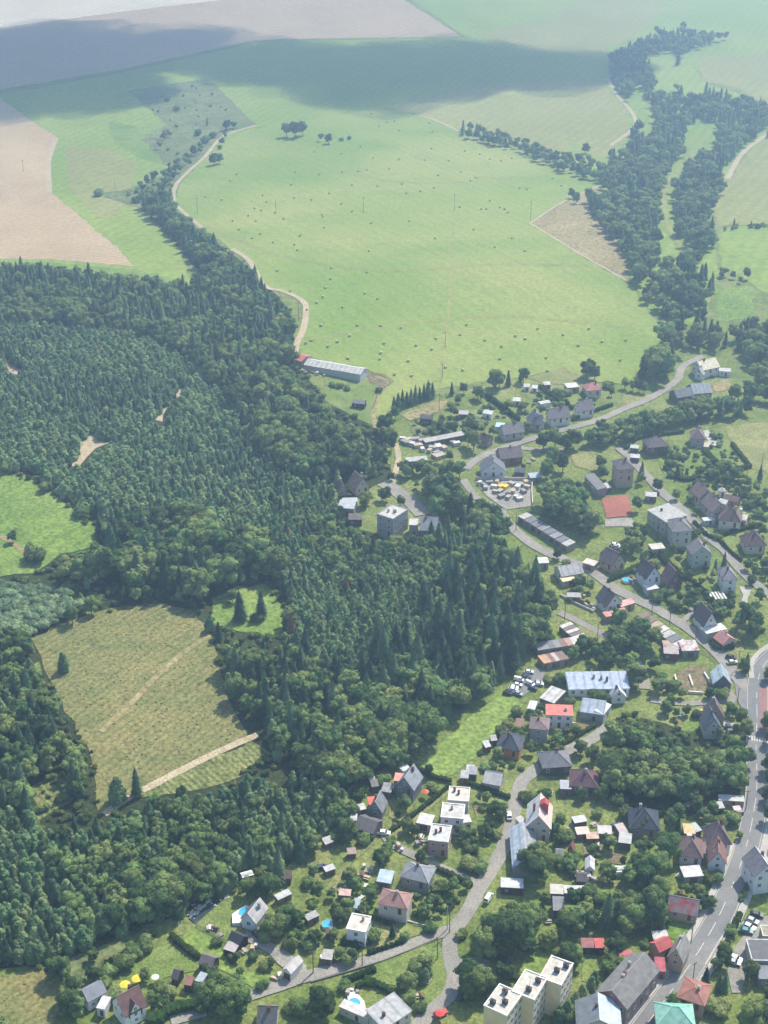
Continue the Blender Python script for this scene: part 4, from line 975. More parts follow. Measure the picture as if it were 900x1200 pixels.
shed('long board leaning hut in the wood edge', 'L', (424, 332), (482, 312), 1.8, 1.6, 's', .2, rc=(206, 198, 186))
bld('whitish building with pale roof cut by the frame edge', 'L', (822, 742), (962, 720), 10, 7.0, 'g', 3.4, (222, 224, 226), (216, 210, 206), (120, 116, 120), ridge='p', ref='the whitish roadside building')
bld('grey house with low grey hipped roof behind the pink one', 'M', (486, 216), (640, 262), 8.4, 3.6, 'h', 2.6, (150, 148, 148), (138, 140, 146), ref='the grey hipped house')
bld('pink brown hipped house with pale walls above the lane', 'M', (366, 360), (530, 398), 7.8, 5.0, 'h', 2.6, (196, 190, 182), (172, 124, 110), rows=1, ref='the pink hipped house')
bld('white cube house with cream flat roof above the lane', 'M', (204, 494), (308, 517), 7.4, 5.2, 'f', 0, (232, 232, 228), (204, 192, 172), (238, 234, 226), chim=1, ref='the white cube house')
shed('pale blue roofed garage beside the grey hipped house', 'M', (364, 242), (442, 258), 5, 2.5, 's', .5, (120, 116, 112), (168, 188, 204), name='garage')
shed('rosy roofed log store in the junk garden', 'M', (164, 314), (228, 322), 2.8, 2.0, 's', .3, rc=(206, 164, 150))
shed('pale turquoise cold frame house in the junk garden', 'M', (230, 378), (268, 388), 4, 1.8, 's', .5, (180, 196, 196), (186, 214, 218), name='greenhouse')
shed('brown round hut beside the garden pool', 'M', (96, 520), (138, 520), 3, 2.2, 'h', 1.0, (96, 80, 72), (126, 108, 100))
shed('pale lean to above the garden pool', 'M', (4, 452), (66, 422), 2.6, 2.0, 's', .3, rc=(196, 192, 186))
shed('white board hut at the forest side of the gardens', 'M', (98, 194), (152, 176), 2.4, 1.8, 's', .3, rc=(226, 220, 212))

def block(label, A, B, d, vents):
    q = bld(label, 'N', A, B, d, 11.5, 'f', 0, (240, 214, 172), (196, 188, 172), (232, 226, 212), name='apartment_block', cat='apartment block', chim=0, win=False, ref=None)
    root, x, y, h = q['root'], q['L'] / 2, q['d'] / 2, q['h']
    fm = FRAME()
    for side_, ln in (('r', q['d']), ('b', q['L'])):
        n = 4
        for r in range(4):
            for k in range(n):
                s = (k + .5) / n * ln - ln / 2; zz = 1.0 + r * 2.75
                p, rz = ((x + .004, s), math.pi / 2) if side_ == 'r' else ((s, y + .004), math.pi)
                w_ = link_mesh('window', win_mesh(1.5, 1.5, fm), root, (*p, zz), rz); link_mesh('pane', pane_mesh(1.5, 1.5), w_)
        if side_ == 'r':
            for k in range(n):
                s = (k + .5) / n * ln - ln / 2
                b = MB(); b.box(x + .003, x + .03, s - .78, s + .78, .3, h - .4)
                b.obj('facade_panel', paint((206, 206, 200), .8, .08), root)
    for k, (vx, vy) in enumerate(vents):
        b = MB(); vx, vy = vx * q['L'], vy * q['d']
        b.box(vx - .7, vx + .7, vy - .4, vy + .4, h + .1, h + 1.3); b.box(vx - .8, vx + .8, vy - .5, vy + .5, h + 1.3, h + 1.45); b.box(vx - .2, vx + .2, vy - .2, vy + .2, h + 1.45, h + 1.8)
        b.obj('roof_vent', paint((84, 78, 74), .8), q['roof'])
    b = MB(); b.tube((0, 0, h), (0, 0, h + 3.2), .05, .03); b.tube((-.6, 0, h + 2.8), (.6, 0, h + 2.8), .03, .03, 4); b.tube((-.4, 0, h + 2.4), (.4, 0, h + 2.4), .03, .03, 4)
    b.obj('aerial', paint((150, 150, 150)), q['roof'])
    return q

block('cream apartment block in front, lowest of the stepped row', (118, 718), (243, 777), 9, ((-.1, .25), (.15, -.1), (-.25, -.3)))
block('cream apartment block in the middle of the stepped row', (266, 643), (388, 693), 9, ((.25, .2), (.1, -.25)))
block('cream apartment block at the back of the stepped row', (411, 570), (530, 616), 9, ((.3, .25), (.05, -.05)))
REFS.append((*at((620, 1165)).xy, 'the stepped apartment blocks'))
shed('white flat carport beside the winding lane', 'N', (210, 92), (330, 102), 4.5, 2.5, 's', .2, (80, 76, 74), (240, 240, 236), name='carport')
shed('cream flat roof under the allotment trees', 'N', (470, 126), (542, 132), 4.5, 2.6, 's', .2, (150, 140, 126), (232, 224, 206))
shed('white flat roof joined to the cream one under the trees', 'N', (546, 124), (658, 128), 3.6, 2.5, 's', .2, (150, 146, 140), (232, 230, 222))
shed('dark grey shed among the trees behind the lawn', 'N', (486, 216), (548, 220), 6, 2.8, 's', .6, (84, 82, 80), (116, 118, 120))
shed('red roofed shed against the tall conifer', 'N', (708, 414), (762, 414), 3.6, 2.5, 's', .6, (60, 54, 52), (218, 92, 84))
shed('faded red roofed shed behind the dark fence', 'N', (636, 412), (704, 414), 3.6, 2.5, 's', .6, (60, 54, 52), (164, 96, 92))
bld('house with pale blue grey gabled roof next to the long grey tenement', 'N', (610, 835), (850, 850), 11, 6.0, 'g', 3.0, (190, 176, 160), (176, 190, 202), (120, 124, 128), ridge='p', ref='the pale blue gabled house')
bld('long grey roofed tenement house along the main road', 'O', (72, 822), (268, 586), 11, 6.4, 'g', 3.4, (150, 132, 122), (128, 124, 120), name='house', chim=4, gablec=(150, 104, 92), ref='the long tenement')
shed('crimson roofed shed behind the long tenement', 'O', (60, 566), (136, 548), 5, 3.0, 's', .8, (150, 110, 100), (196, 84, 92))
shed('crimson lean to at the end of the long tenement', 'O', (240, 596), (302, 600), 5.5, 3.0, 's', .6, (150, 110, 100), (190, 80, 88), name='annex')
shed('bright red gabled roof beside the grey tan house', 'O', (262, 488), (348, 446), 5, 3.2, 'g', 1.6, (170, 140, 124), (208, 92, 86))
bld('tan walled house with grey roof wedged at the main road', 'O', (306, 508), (404, 544), 8.5, 4.8, 'g', 3.6, (182, 160, 136), (150, 148, 140), (124, 120, 116), ridge='p', ref='the tan wedge house')
shed('white lean to above the bright red roof', 'O', (230, 412), (322, 406), 3.6, 2.5, 's', .3, (100, 90, 84), (226, 220, 210))
bld('long old house with mauve grey roof and red patches', 'O', (306, 236), (490, 274), 8, 3.4, 'g', 2.6, (186, 166, 140), (144, 126, 128), (158, 138, 138), stain=(170, 78, 78), ref='the mauve roofed house')
bld('terracotta roofed house beside the main road', 'O', (362, 748), (530, 806), 9.5, 4.6, 'h', 2.0, (160, 140, 124), (166, 104, 86), ref='the terracotta house')
bld('mint green roofed house at the bottom edge', 'O', (244, 918), (478, 934), 9.5, 4.6, 'h', 3.2, (196, 190, 176), (134, 196, 168), (120, 184, 156), ref='the mint roofed house', chim=0)
shed('dark flat roofed garage block at the frame edge, nearer one', 'O', (804, 532), (966, 536), 9.5, 4.0, 'f', 0, (170, 166, 158), (84, 82, 84), rc2=(200, 198, 192), name='warehouse')
shed('flat roofed garage block at the frame edge, farther one', 'O', (868, 388), (966, 392), 5, 4.0, 'f', 0, (170, 160, 140), (150, 140, 118), rc2=(206, 200, 190), name='warehouse')
shed('dark grey low block below the flat garages', 'O', (846, 640), (980, 646), 7, 3.0, 'f', 0, (130, 130, 130), (112, 114, 118), name='warehouse')
bld('house with wide pale grey shallow roof at the bottom edge', 'P', (404, 668), (556, 566), 8.5, 3.4, 's', 1.0, (206, 200, 190), (206, 206, 202), stripes=0.1, chim=1, ref='the pale roofed pool house')
shed('long white terrace wing beside the round pool', 'P', (166, 540), (322, 612), 3.4, 2.6, 's', .15, (200, 190, 176), (240, 232, 218), name='annex')
shed('pale link roof between terrace wing and house', 'P', (322, 606), (400, 640), 5.5, 2.8, 's', .3, (200, 192, 180), (220, 218, 212), name='annex')
shed('pale lean to on the bushy corner above the lane', 'P', (72, 290), (130, 300), 4, 2.0, 's', .3, rc=(172, 168, 158))
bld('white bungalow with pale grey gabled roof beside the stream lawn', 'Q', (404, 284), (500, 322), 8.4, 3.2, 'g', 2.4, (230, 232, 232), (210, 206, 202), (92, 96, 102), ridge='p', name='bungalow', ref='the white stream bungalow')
shed('black timber shed on the stream lawn', 'Q', (330, 412), (402, 452), 5, 2.4, 'g', 1.6, (34, 34, 36), (44, 46, 50))
shed('low hut with pinkish white roof before the black shed', 'Q', (308, 464), (374, 490), 3.4, 2.2, 's', .4, (60, 54, 50), (220, 204, 198))
shed('brown garden house with grey brown roof at the hedge', 'Q', (160, 548), (242, 580), 5, 2.6, 'g', 1.5, (78, 60, 50), (108, 98, 92))
shed('pale blue roofed hut at the hedge corner', 'Q', (140, 650), (182, 668), 3.6, 2.3, 's', .5, (130, 128, 124), (196, 206, 210))
shed('rust roofed hut beside the pale blue one', 'Q', (74, 674), (120, 684), 3.2, 2.3, 's', .5, (90, 66, 56), (150, 100, 84))
shed('dark brown gabled hut on the big lawn', 'Q', (0, 636), (42, 650), 4.4, 2.3, 'g', 1.5, (66, 56, 50), (90, 78, 74))
shed('white gabled garage beside the lower lane', 'Q', (652, 588), (704, 616), 6, 2.6, 'g', 1.2, (226, 222, 216), (238, 232, 216), (206, 206, 206), ridge='p', name='garage')
shed('white roofed hut pair in the bushes, long one', 'Q', (630, 182), (712, 142), 2.6, 2.0, 's', .2, rc=(222, 222, 218))
shed('white domed caravan at the forest edge', 'Q', (420, 48), (488, 30), 2.6, 1.6, 't', 1.3, (230, 230, 228), (238, 236, 230), name='caravan')
shed('brown hut on the garden hill', 'Q', (660, 52), (706, 56), 4, 2.2, 'g', 1.2, (84, 66, 58), (120, 90, 80))
bld('dark roofed cottage at the bottom edge below the lane', 'Q', (500, 908), (622, 916), 8, 3.0, 'g', 3.0, (190, 180, 164), (96, 90, 88), name='cottage')
cot = bld('brown roofed cottage with white walls and cross gable', 'R', (428, 668), (564, 592), 8.2, 4.6, 'g', 4.0, (236, 236, 232), (126, 90, 84), (116, 84, 80), name='cottage', ref='the brown roofed cottage')
bld('grey roofed white garage house behind the cottage', 'R', (214, 582), (330, 516), 6, 3.0, 'g', 2.0, (232, 232, 228), (140, 144, 152), name='workshop', cat='garage house', o=.3)
shed('wide white flat roof between cottage and garage house', 'R', (262, 612), (314, 624), 5, 2.6, 's', .15, (206, 204, 198), (240, 240, 236))

# cross gable of the cottage, red dormer of the barn house, solar pergola and similar parts
def cross_gable(q, w, dep, rise, wallc, rc, xo=0.0, z0=None, front=0.25):
    root, y, h = q['root'], q['d'] / 2, q['h'] if z0 is None else z0
    b = MB(); yf = -y - front
    b.add([(xo - w / 2, yf, 0), (xo + w / 2, yf, 0), (xo + w / 2, yf, h), (xo - w / 2, yf, h), (xo, yf, h + rise), (xo - w / 2, -y + .05, 0), (xo + w / 2, -y + .05, 0), (xo + w / 2, -y + .05, h), (xo - w / 2, -y + .05, h)],
          [[0, 1, 2, 3], [3, 2, 4], [1, 6, 7, 2], [5, 0, 3, 8]])
    gb = b.obj('gable', paint(wallc, .85, .06), root)
    v, f, mi = gable_roof(dep, w, h, rise, .3, .16, True)
    v = [(xx + xo, yy + yf + dep / 2, zz + .05) for xx, yy, zz in v]
    mesh_obj('gable_roof', v, f, [paint(rc, .7, .2, .7)] * 3, root, mi)
    for zz in (h * .2, h * .62, h + .1):
        w_ = link_mesh('window', win_mesh(.9, 1.1, FRAME()), root, (xo, yf - .003, zz)); link_mesh('pane', pane_mesh(.9, 1.1), w_)
cross_gable(cot, 3.0, 4.2, 2.6, (238, 238, 236), (118, 86, 80))
# ------------------------------------------------------------------ trees
def ico(sub):
    bm = bmesh.new(); bmesh.ops.create_icosphere(bm, subdivisions=sub, radius=1.0)
    v = np.array([p.co[:] for p in bm.verts]); f = np.array([[q.index for q in p.verts] for p in bm.faces]); bm.free()
    return v, f
ICO = {1: ico(1), 2: ico(2)}

def leaves(rng, cen, rad, n, size):
    """n leaf sprays (triangles pairs) scattered over the shells of the blobs"""
    k = rng.integers(0, len(cen), n)
    d = rng.normal(size=(n, 3)); d /= np.linalg.norm(d, axis=1)[:, None]
    d[:, 2] = np.where(d[:, 2] < -.35, -d[:, 2], d[:, 2])
    p = cen[k] + d * rad[k] * rng.uniform(.86, 1.14, n)[:, None]
    t = np.cross(d, rng.normal(size=(n, 3))); t /= np.linalg.norm(t, axis=1)[:, None]
    tilt = d * rng.uniform(-.7, .7, n)[:, None]
    a = t + tilt; b = np.cross(d, t)
    s = (size * rng.uniform(.6, 1.3, n))[:, None]
    v = np.stack([p - a * s - b * s * .5, p + a * s - b * s * .35, p + b * s, p + a * s * .8 + b * s * .9], 1).reshape(-1, 3)
    i = np.arange(n)[:, None] * 4
    f = np.concatenate([i + [0, 1, 2], i + [2, 1, 3]])
    return v, f

def crown_broad(seed, lod):
    """unit tree: height 1, crown from .2 to 1"""
    rng = np.random.default_rng(seed)
    nb = {0: 22, 1: 11, 2: 6}[lod]; sub = 1; nl = {0: 2200, 1: 260, 2: 80}[lod]; sz = {0: .024, 1: .046, 2: .075}[lod]
    cen = [(0, 0, .56)]; rad = [(.23, .23, .30)]
    for i in range(nb - 1):
        a = 2.4 * i + rng.uniform(-.4, .4); z = rng.uniform(.34, .86); r = rng.uniform(.10, .24) * (1.1 - abs(z - .5))
        s = rng.uniform(.10, .165) * (1.0, 1.12, 1.3)[lod]
        cen.append((r * math.cos(a) * 1.15, r * math.sin(a) * 1.15, z)); rad.append((s, s, s * rng.uniform(.8, 1.1)))
    cen, rad = np.array(cen), np.array(rad)
    V, F, n = [], [], 0
    iv, jf = ICO[sub]
    for c, r in zip(cen, rad):
        v = iv * r * (1 + rng.uniform(-.2, .16, len(iv)))[:, None] + c
        V.append(v); F.append(jf + n); n += len(v)
    v, f = leaves(rng, cen, rad, nl, sz)
    V.append(v); F.append(f + n)
    return np.concatenate(V), np.concatenate(F)

def crown_spruce(seed, lod):
    rng = np.random.default_rng(seed)
    rings, pts = {0: (19, 14), 1: (10, 9), 2: (6, 7)}[lod]
    V, F = [], []
    n = 0
    for i in range(rings):
        t = i / (rings - 1); z = .1 + .82 * t; r = (.19 * (1 - t) ** .72 + .02) * rng.uniform(.88, 1.12); dz = .9 / rings * 1.7
        top = (0, 0, min(1.0, z + dz))
        V.append(top); c = n; n += 1
        for k in range(pts * 2):
            a = math.pi * k / pts + i * .7 + rng.uniform(-.08, .08); rr = r * (rng.uniform(.85, 1.25) if k % 2 == 0 else rng.uniform(.5, .66))
            V.append((rr * math.cos(a), rr * math.sin(a), z - (.025 if k % 2 == 0 else -.012) + rng.uniform(-.012, .012)))
        for k in range(pts * 2):
            F.append((c, c + 1 + k, c + 1 + (k + 1) % (pts * 2)))
        n += pts * 2
    return np.array(V), np.array(F)

def crown_young(seed, lod):
    """young plantation tree: blunt leafy cone"""
    rng = np.random.default_rng(seed)
    nb = {0: 6, 1: 4, 2: 3}[lod]; sub = 1; nl = {0: 700, 1: 130, 2: 50}[lod]; sz = {0: .036, 1: .058, 2: .08}[lod]
    cen, rad = [], []
    for i in range(nb):
        t = i / (nb - 1); z = .22 + .62 * t; s = .21 * (1 - t) + .075
        cen.append((rng.uniform(-.05, .05), rng.uniform(-.05, .05), z)); rad.append((s, s, s * 1.15))
    cen, rad = np.array(cen), np.array(rad)
    V, F, n = [], [], 0
    iv, jf = ICO[sub]
    for c, r in zip(cen, rad):
        v = iv * r * (1 + rng.uniform(-.25, .2, len(iv)))[:, None] + c
        V.append(v); F.append(jf + n); n += len(v)
    v, f = leaves(rng, cen, rad, nl, sz)
    V.append(v); F.append(f + n)
    return np.concatenate(V), np.concatenate(F)

def crown_bush(seed, lod):
    rng = np.random.default_rng(seed)
    nb = {0: 6, 1: 3, 2: 2}[lod]; nl = {0: 320, 1: 60, 2: 24}[lod]; sz = {0: .06, 1: .11, 2: .15}[lod]
    cen = np.array([(rng.uniform(-.3, .3), rng.uniform(-.3, .3), rng.uniform(.3, .6)) for _ in range(nb)]); rad = np.array([(s, s, s) for s in rng.uniform(.3, .42, nb)])
    V, F, n = [], [], 0
    iv, jf = ICO[1]
    for c, r in zip(cen, rad):
        v = iv * r * (1 + rng.uniform(-.2, .15, len(iv)))[:, None] + c; V.append(v); F.append(jf + n); n += len(v)
    v, f = leaves(rng, cen, rad, nl, sz); V.append(v); F.append(f + n)
    return np.concatenate(V), np.concatenate(F)

FOL = {'weed': ((129, 133, 77), (179, 165, 107)), 'scrub': ((107, 133, 98), (172, 192, 145)), 'bramble': ((62, 83, 47), (128, 143, 83)), 'dry': ((107, 82, 64), (161, 129, 98)), 'broadleaf': ((73, 100, 62), (149, 169, 102)), 'spruce': ((62, 91, 70), (129, 156, 113)), 'young': ((93, 127, 88), (165, 187, 129)), 'shrub': ((82, 107, 64), (156, 172, 107))}
GEN = {'bramble': crown_bush, 'scrub': crown_bush, 'dry': crown_spruce, 'weed': crown_bush, 'broadleaf': crown_broad, 'spruce': crown_spruce, 'young': crown_young, 'shrub': crown_bush}
NAME = {'bramble': 'bramble', 'scrub': 'willow_shrub', 'dry': 'dead_conifer', 'weed': 'weed', 'broadleaf': 'broadleaf_tree', 'spruce': 'conifer_tree', 'young': 'young_tree', 'shrub': 'shrub'}
FMAT = {k: foliage_mat(k + '_leaves', *c) for k, c in FOL.items()}
FMATM = {k: foliage_mat(k + '_leaves_mass', *c, merged=True) for k, c in FOL.items()}
M_BARK = paint((84, 72, 60), 0.95, 0.2, 3)
PROTO = {}

def proto(kind, seed, lod):
    key = (kind, seed, lod)
    if key not in PROTO: PROTO[key] = GEN[kind](seed * 13 + 5, lod)
    return PROTO[key]

def crown_mesh(kind, seed):
    def fn():
        v, f = proto(kind, seed, 0)
        me = bpy.data.meshes.new('crown'); me.from_pydata(v.tolist(), [], f.tolist()); me.materials.append(FMAT[kind]); me.update(); return me
    return shared(('crown', kind, seed), fn)

def trunk_mesh(kind):
    def fn():
        b = MB()
        if kind in ('spruce', 'dry'): b.tube((0, 0, -.05), (0, 0, .9), .016, .003, 6)
        elif kind in ('shrub', 'scrub'):
            for a in (0, 2.1, 4.2): b.tube((0, 0, -.1), (.2 * math.cos(a), .2 * math.sin(a), .5), .03, .01, 4)
        else:
            b.tube((0, 0, -.05), (0, 0, .5), .026, .014, 7)
            for k in range(5):
                a = k * 1.26; b.tube((0, 0, .22 + .05 * k), (.2 * math.cos(a), .2 * math.sin(a), .5 + .05 * k), .011, .004, 5)
        o = b.obj('trunk', M_BARK); me = o.data; bpy.data.objects.remove(o); return me
    return shared(('trunk', kind), fn)

TREES = []          # dict(kind, x, y, h, w, where, single)

def tree(t, p, h, kind, where=None, w=1.0):
    q = at(tp(t, p)); TREES.append(dict(kind=kind, x=q.x, y=q.y, h=h * (.86 if kind == 'broadleaf' else .95), w=w, where=where))

CODE = {'d': 'dry', 'b': 'broadleaf', 'c': 'spruce', 'y': 'young', 's': 'shrub'}

def trees(t, *spec):
    """x, y, height, kind letter"""
    for x, y, h, k in spec: tree(t, (x, y), h, CODE[k])

def inside(px, py, poly):
    r = np.zeros(len(px), bool); n = len(poly)
    for i in range(n):
        x0, y0 = poly[i]; x1, y1 = poly[(i + 1) % n]
        if y0 == y1: continue
        c = ((y0 > py) != (y1 > py)) & (px < (x1 - x0) * (py - y0) / (y1 - y0) + x0)
        r ^= c
    return r

FPTS = None
def clear_of(x, y, margin):
    """true where neither a road nor a building stands"""
    ok = np.ones(len(x), bool)
    for path, hw in ROADS:
        P = np.array([(p.x, p.y) for p in path])
        bx = (x > P[:, 0].min() - 9) & (x < P[:, 0].max() + 9) & (y > P[:, 1].min() - 9) & (y < P[:, 1].max() + 9) & ok
        k = np.where(bx)[0]
        if len(k):
            d = np.min((x[k][:, None] - P[None, :, 0]) ** 2 + (y[k][:, None] - P[None, :, 1]) ** 2, axis=1)
            ok[k[d < (hw + margin) ** 2]] = False
    for cx, cy, r, ux, uy, hl, hd in FOOT:
        dx, dy = x - cx, y - cy
        a, b = np.abs(dx * ux + dy * uy), np.abs(-dx * uy + dy * ux)
        ok &= ~((a < hl + margin) & (b < hd + margin))
    return ok

WOODS, ALLW = [], []
OPEN = [('D', [(730, 280), (885, 262), (915, 445), (750, 448)]), ('G', [(550, 230), (680, 230), (810, 230), (790, 360), (560, 330)]), ('D', [(70, 190), (380, 190), (380, 330), (240, 350), (130, 290)]),
        ('H', [(150, 245), (255, 105), (365, 105), (335, 195), (230, 265)]), ('O', [(860, 255), (960, 255), (800, 560), (740, 730), (680, 730), (650, 600), (690, 480)])]  # open yards
def wood(*a, **k): WOODS.append((a, k))

def fill_wood(where, poly, mix, spacing, hh, t='Z', holes=(), margin=1.5, w=1.0, keep=1.0, hide=.12):
    """fill a pixel outline with trees; mix = {kind: share}; hh = {kind: (low, high)}"""
    P = [at(tp(t, p)) for p in poly]
    W = [(p.x, p.y) for p in P]
    rng = np.random.default_rng(len(where) * 7 + len(poly))
    x0, x1 = min(p[0] for p in W), max(p[0] for p in W); y0, y1 = min(p[1] for p in W), max(p[1] for p in W)
    gx, gy = np.meshgrid(np.arange(x0 - 25, x1 + 25, spacing), np.arange(y0 - 90, y1, spacing * .87))
    gx = gx + (np.arange(gx.shape[0]) % 2)[:, None] * spacing / 2
    x = (gx + rng.uniform(-.36, .36, gx.shape) * spacing).ravel(); y = (gy + rng.uniform(-.36, .36, gx.shape) * spacing).ravel()
    kinds = list(mix); pr = np.array([mix[k] for k in kinds], float); pr /= pr.sum()
    hm = sum(p * sum(hh[k]) / 2 * (.85 if k in (B_, C_) else 1) for p, k in zip(pr, kinds))
    sh = lambda f: 1 + f * hm / (CAM_H - hgt_np(x, y) - f * hm)      # where a point f of the way up the tree is seen against the ground
    ok = inside(x, y, W); tx, ty = x * sh(.85), y * sh(.85); top = np.zeros(len(x), bool)
    for W2 in ALLW: top |= inside(tx, ty, W2)
    if W_ in mix or 'bramble' in mix: pass
    elif (ok & top).sum() > .3 * max(1, ok.sum()): ok &= top
    else: ok = inside(x * sh(.5), y * sh(.5), W)
    for ho in holes:
        ok &= ~inside(x * sh(.5), y * sh(.5), [(p.x, p.y) for p in (at(tp(t, q)) for q in ho)])
    for tt, pp in OPEN:
        q = [(p.x, p.y) for p in (at(tp(tt, c)) for c in pp)]
        ok &= ~inside(x, y, q) & ~inside(x * sh(.6), y * sh(.6), q)
    x, y = x[ok], y[ok]
    if not len(x): return
    ok = clear_of(x, y, margin) & (rng.random(len(x)) < keep)
    if hm > 1.5: ok &= (clear_of(x * sh(.45), y * sh(.45), -.3) & clear_of(x * sh(.85), y * sh(.85), -.6)) | (rng.random(len(x)) < hide)
    x, y = x[ok], y[ok]
    # patches of one kind rather than an even mix
    ph = np.sin(x * .045 + len(where)) * np.cos(y * .052 + 1.3) * .5 + .5
    u = np.clip(.5 * rng.random(len(x)) + .5 * ph, 0, .9999); u = np.argsort(np.argsort(u)) / max(1, len(u))
    idx = np.searchsorted(np.cumsum(pr), u, side='right').clip(0, len(kinds) - 1)
    for i in range(len(x)):
        k = kinds[idx[i]]; lo, hi = hh[k]
        TREES.append(dict(kind=k, x=float(x[i]), y=float(y[i]), h=float(rng.uniform(lo, hi)) * (.85 if k in (B_, C_) else 1), w=w, where=where))

B_, C_, Y_, S_ = 'broadleaf', 'spruce', 'young', 'shrub'
def mixof(b=0, c=0, y=0, s=0): return {k: v for k, v in ((B_, b), (C_, c), (Y_, y), (S_, s)) if v}
def hts(b=(12, 18), c=(14, 21), y=(7, 10), s=(2, 4)): return {B_: b, C_: c, Y_: y, S_: s}

BARE = [[(95, 508), (108, 501), (134, 517), (114, 530), (97, 549), (62, 553), (84, 535)], [(210, 447), (224, 450), (200, 478), (192, 500), (179, 494), (192, 470)],
        [(2, 416), (24, 427), (32, 444), (8, 438)], [(494, 700), (508, 699), (500, 724), (488, 724)]]
# the big forest, patch by patch
wood('the dense young spruce plantation', [(-150, 378), (60, 388), (150, 394), (225, 430), (262, 470), (300, 520), (330, 560), (318, 600), (258, 634), (190, 600), (128, 618), (78, 586), (42, 556), (-150, 540)],
     mixof(c=.3, y=.7), 3.0, hts(c=(6, 8.5), y=(4.2, 6.5)), holes=BARE, w=1.45)
wood('the mixed wood above the plantation', [(-150, 318), (60, 312), (150, 322), (225, 334), (262, 318), (300, 335), (345, 378), (344, 412), (300, 420), (262, 470), (225, 430), (150, 394), (60, 388), (-150, 378)],
     mixof(b=.6, c=.25, y=.15), 4.7, hts(b=(8, 14), c=(11, 18), y=(6, 9)), w=.92)
wood('the wooded streamside along the hay meadow', [(165, 243), (192, 232), (232, 268), (268, 295), (300, 322), (334, 358), (338, 380), (300, 335), (262, 318), (232, 316), (205, 280)], mixof(b=.7, c=.3), 6.2, hts(b=(10, 15), c=(13, 19)))
wood('the leafy wood beside the cowshed', [(300, 420), (344, 424), (382, 472), (432, 506), (452, 530), (440, 562), (412, 556), (396, 582), (330, 560), (300, 520), (262, 470)], mixof(b=.7, c=.15, y=.15), 5.0, hts(b=(9, 16), c=(11, 17)), w=.95, hide=.4)
wood('the young mixed wood on the slope', [(318, 600), (330, 560), (396, 584), (392, 606), (440, 630), (540, 664), (520, 700), (480, 740), (440, 770), (420, 820), (352, 760), (340, 715), (316, 668), (268, 640)],
     mixof(y=.8, b=.12, c=.08), 3.0, hts(b=(7, 11), c=(8, 13), y=(5, 8.5)), holes=BARE)
wood('the tall dark conifers above the stream', [(540, 664), (600, 670), (646, 698), (642, 742), (592, 796), (542, 830), (488, 886), (440, 902), (420, 820), (440, 770), (480, 740), (520, 700)], mixof(c=.55, b=.3, y=.15), 4.1, hts(b=(9, 17), c=(11, 23), y=(8, 12)), w=1.08)
wood('the conifers below the cube building', [(450, 630), (480, 620), (560, 640), (600, 672), (540, 664)], mixof(c=.8, b=.2), 4.6, hts(b=(9, 13), c=(11, 17)), hide=.9)
wood('the dark wood beside the clearing', [(262, 800), (258, 762), (285, 748), (335, 750), (345, 720), (352, 760), (420, 820), (440, 906), (404, 935), (372, 922), (318, 888), (292, 862)], mixof(b=.6, c=.3, y=.1), 4.6, hts(b=(8, 14), c=(12, 19)), w=.92)
wood('the old trees between pasture and clearing', [(60, 648), (130, 636), (190, 618), (258, 640), (316, 668), (330, 690), (310, 682), (248, 698), (235, 708), (182, 700), (150, 704), (140, 690), (60, 690)], mixof(b=.75, c=.25), 5.6, hts(b=(12, 20), c=(16, 23)), w=1.05)
wood('the bushy fringe of the clearing', [(150, 700), (182, 703), (235, 705), (250, 690), (300, 684), (300, 676), (180, 690), (110, 690), (60, 690), (100, 714)], mixof(s=.6, y=.4), 4.2, hts(s=(2, 4), y=(4, 7)), keep=.8)
wood('the pale willow scrub by the clearing', [(-150, 668), (60, 686), (96, 714), (32, 748), (-150, 742)], {'scrub': 1}, 2.6, {'scrub': (2, 4)})
wood('the leafy trees west of the clearing', [(-150, 742), (30, 754), (60, 812), (104, 892), (98, 946), (84, 958), (86, 938), (76, 902), (34, 924), (42, 962), (-150, 950)], mixof(b=.65, c=.2, y=.15), 4.5, hts(b=(7, 13), c=(10, 16)), w=.95)
wood('the young plantation below the clearing', [(-150, 950), (60, 968), (122, 962), (150, 948), (240, 928), (296, 906), (372, 924), (404, 937), (384, 990), (330, 1016), (300, 1038), (230, 1060), (210, 1080), (160, 1084), (110, 1108), (60, 1128), (-150, 1140)],
     mixof(y=.78, b=.12, c=.1), 2.9, hts(b=(7, 11), c=(8, 12), y=(5, 8)), w=1.1)
wood('the forest edge above the village gardens', [(372, 900), (440, 904), (480, 888), (470, 905), (430, 930), (404, 945), (392, 990), (350, 1022), (318, 1045), (300, 1040), (384, 980)], mixof(b=.85, c=.15), 5.4, hts(b=(9, 14), c=(12, 17)), keep=.85)
# the wooded valley to the upper right
TRK = [[(756, 62), (792, 56), (798, 92), (788, 112), (770, 104), (762, 82)], [(806, 140), (840, 138), (842, 168), (818, 182), (800, 176)], [(735, 110), (752, 98), (764, 120), (770, 150), (758, 160), (745, 140)], [(795, 88), (812, 80), (830, 100), (820, 118), (800, 108)], [(752, 330), (758, 300), (765, 322), (762, 345)], [(772, 310), (770, 240), (782, 200), (800, 178), (822, 150), (836, 160), (806, 195), (790, 225), (792, 262), (806, 300)], [(765, 105), (775, 75), (792, 80), (788, 100)]]
wood('the dark wood at the top of the wooded valley', [(713, 62), (756, 38), (800, 30), (848, 38), (852, 46), (802, 62), (790, 85), (832, 102), (868, 112), (905, 118), (940, 150), (890, 165), (860, 195), (836, 200), (800, 180), (770, 200), (738, 170), (742, 134), (718, 95)],
     mixof(b=.66, c=.34), 7.2, hts(b=(6, 15), c=(9, 18)), holes=TRK, keep=.96, w=1.05)
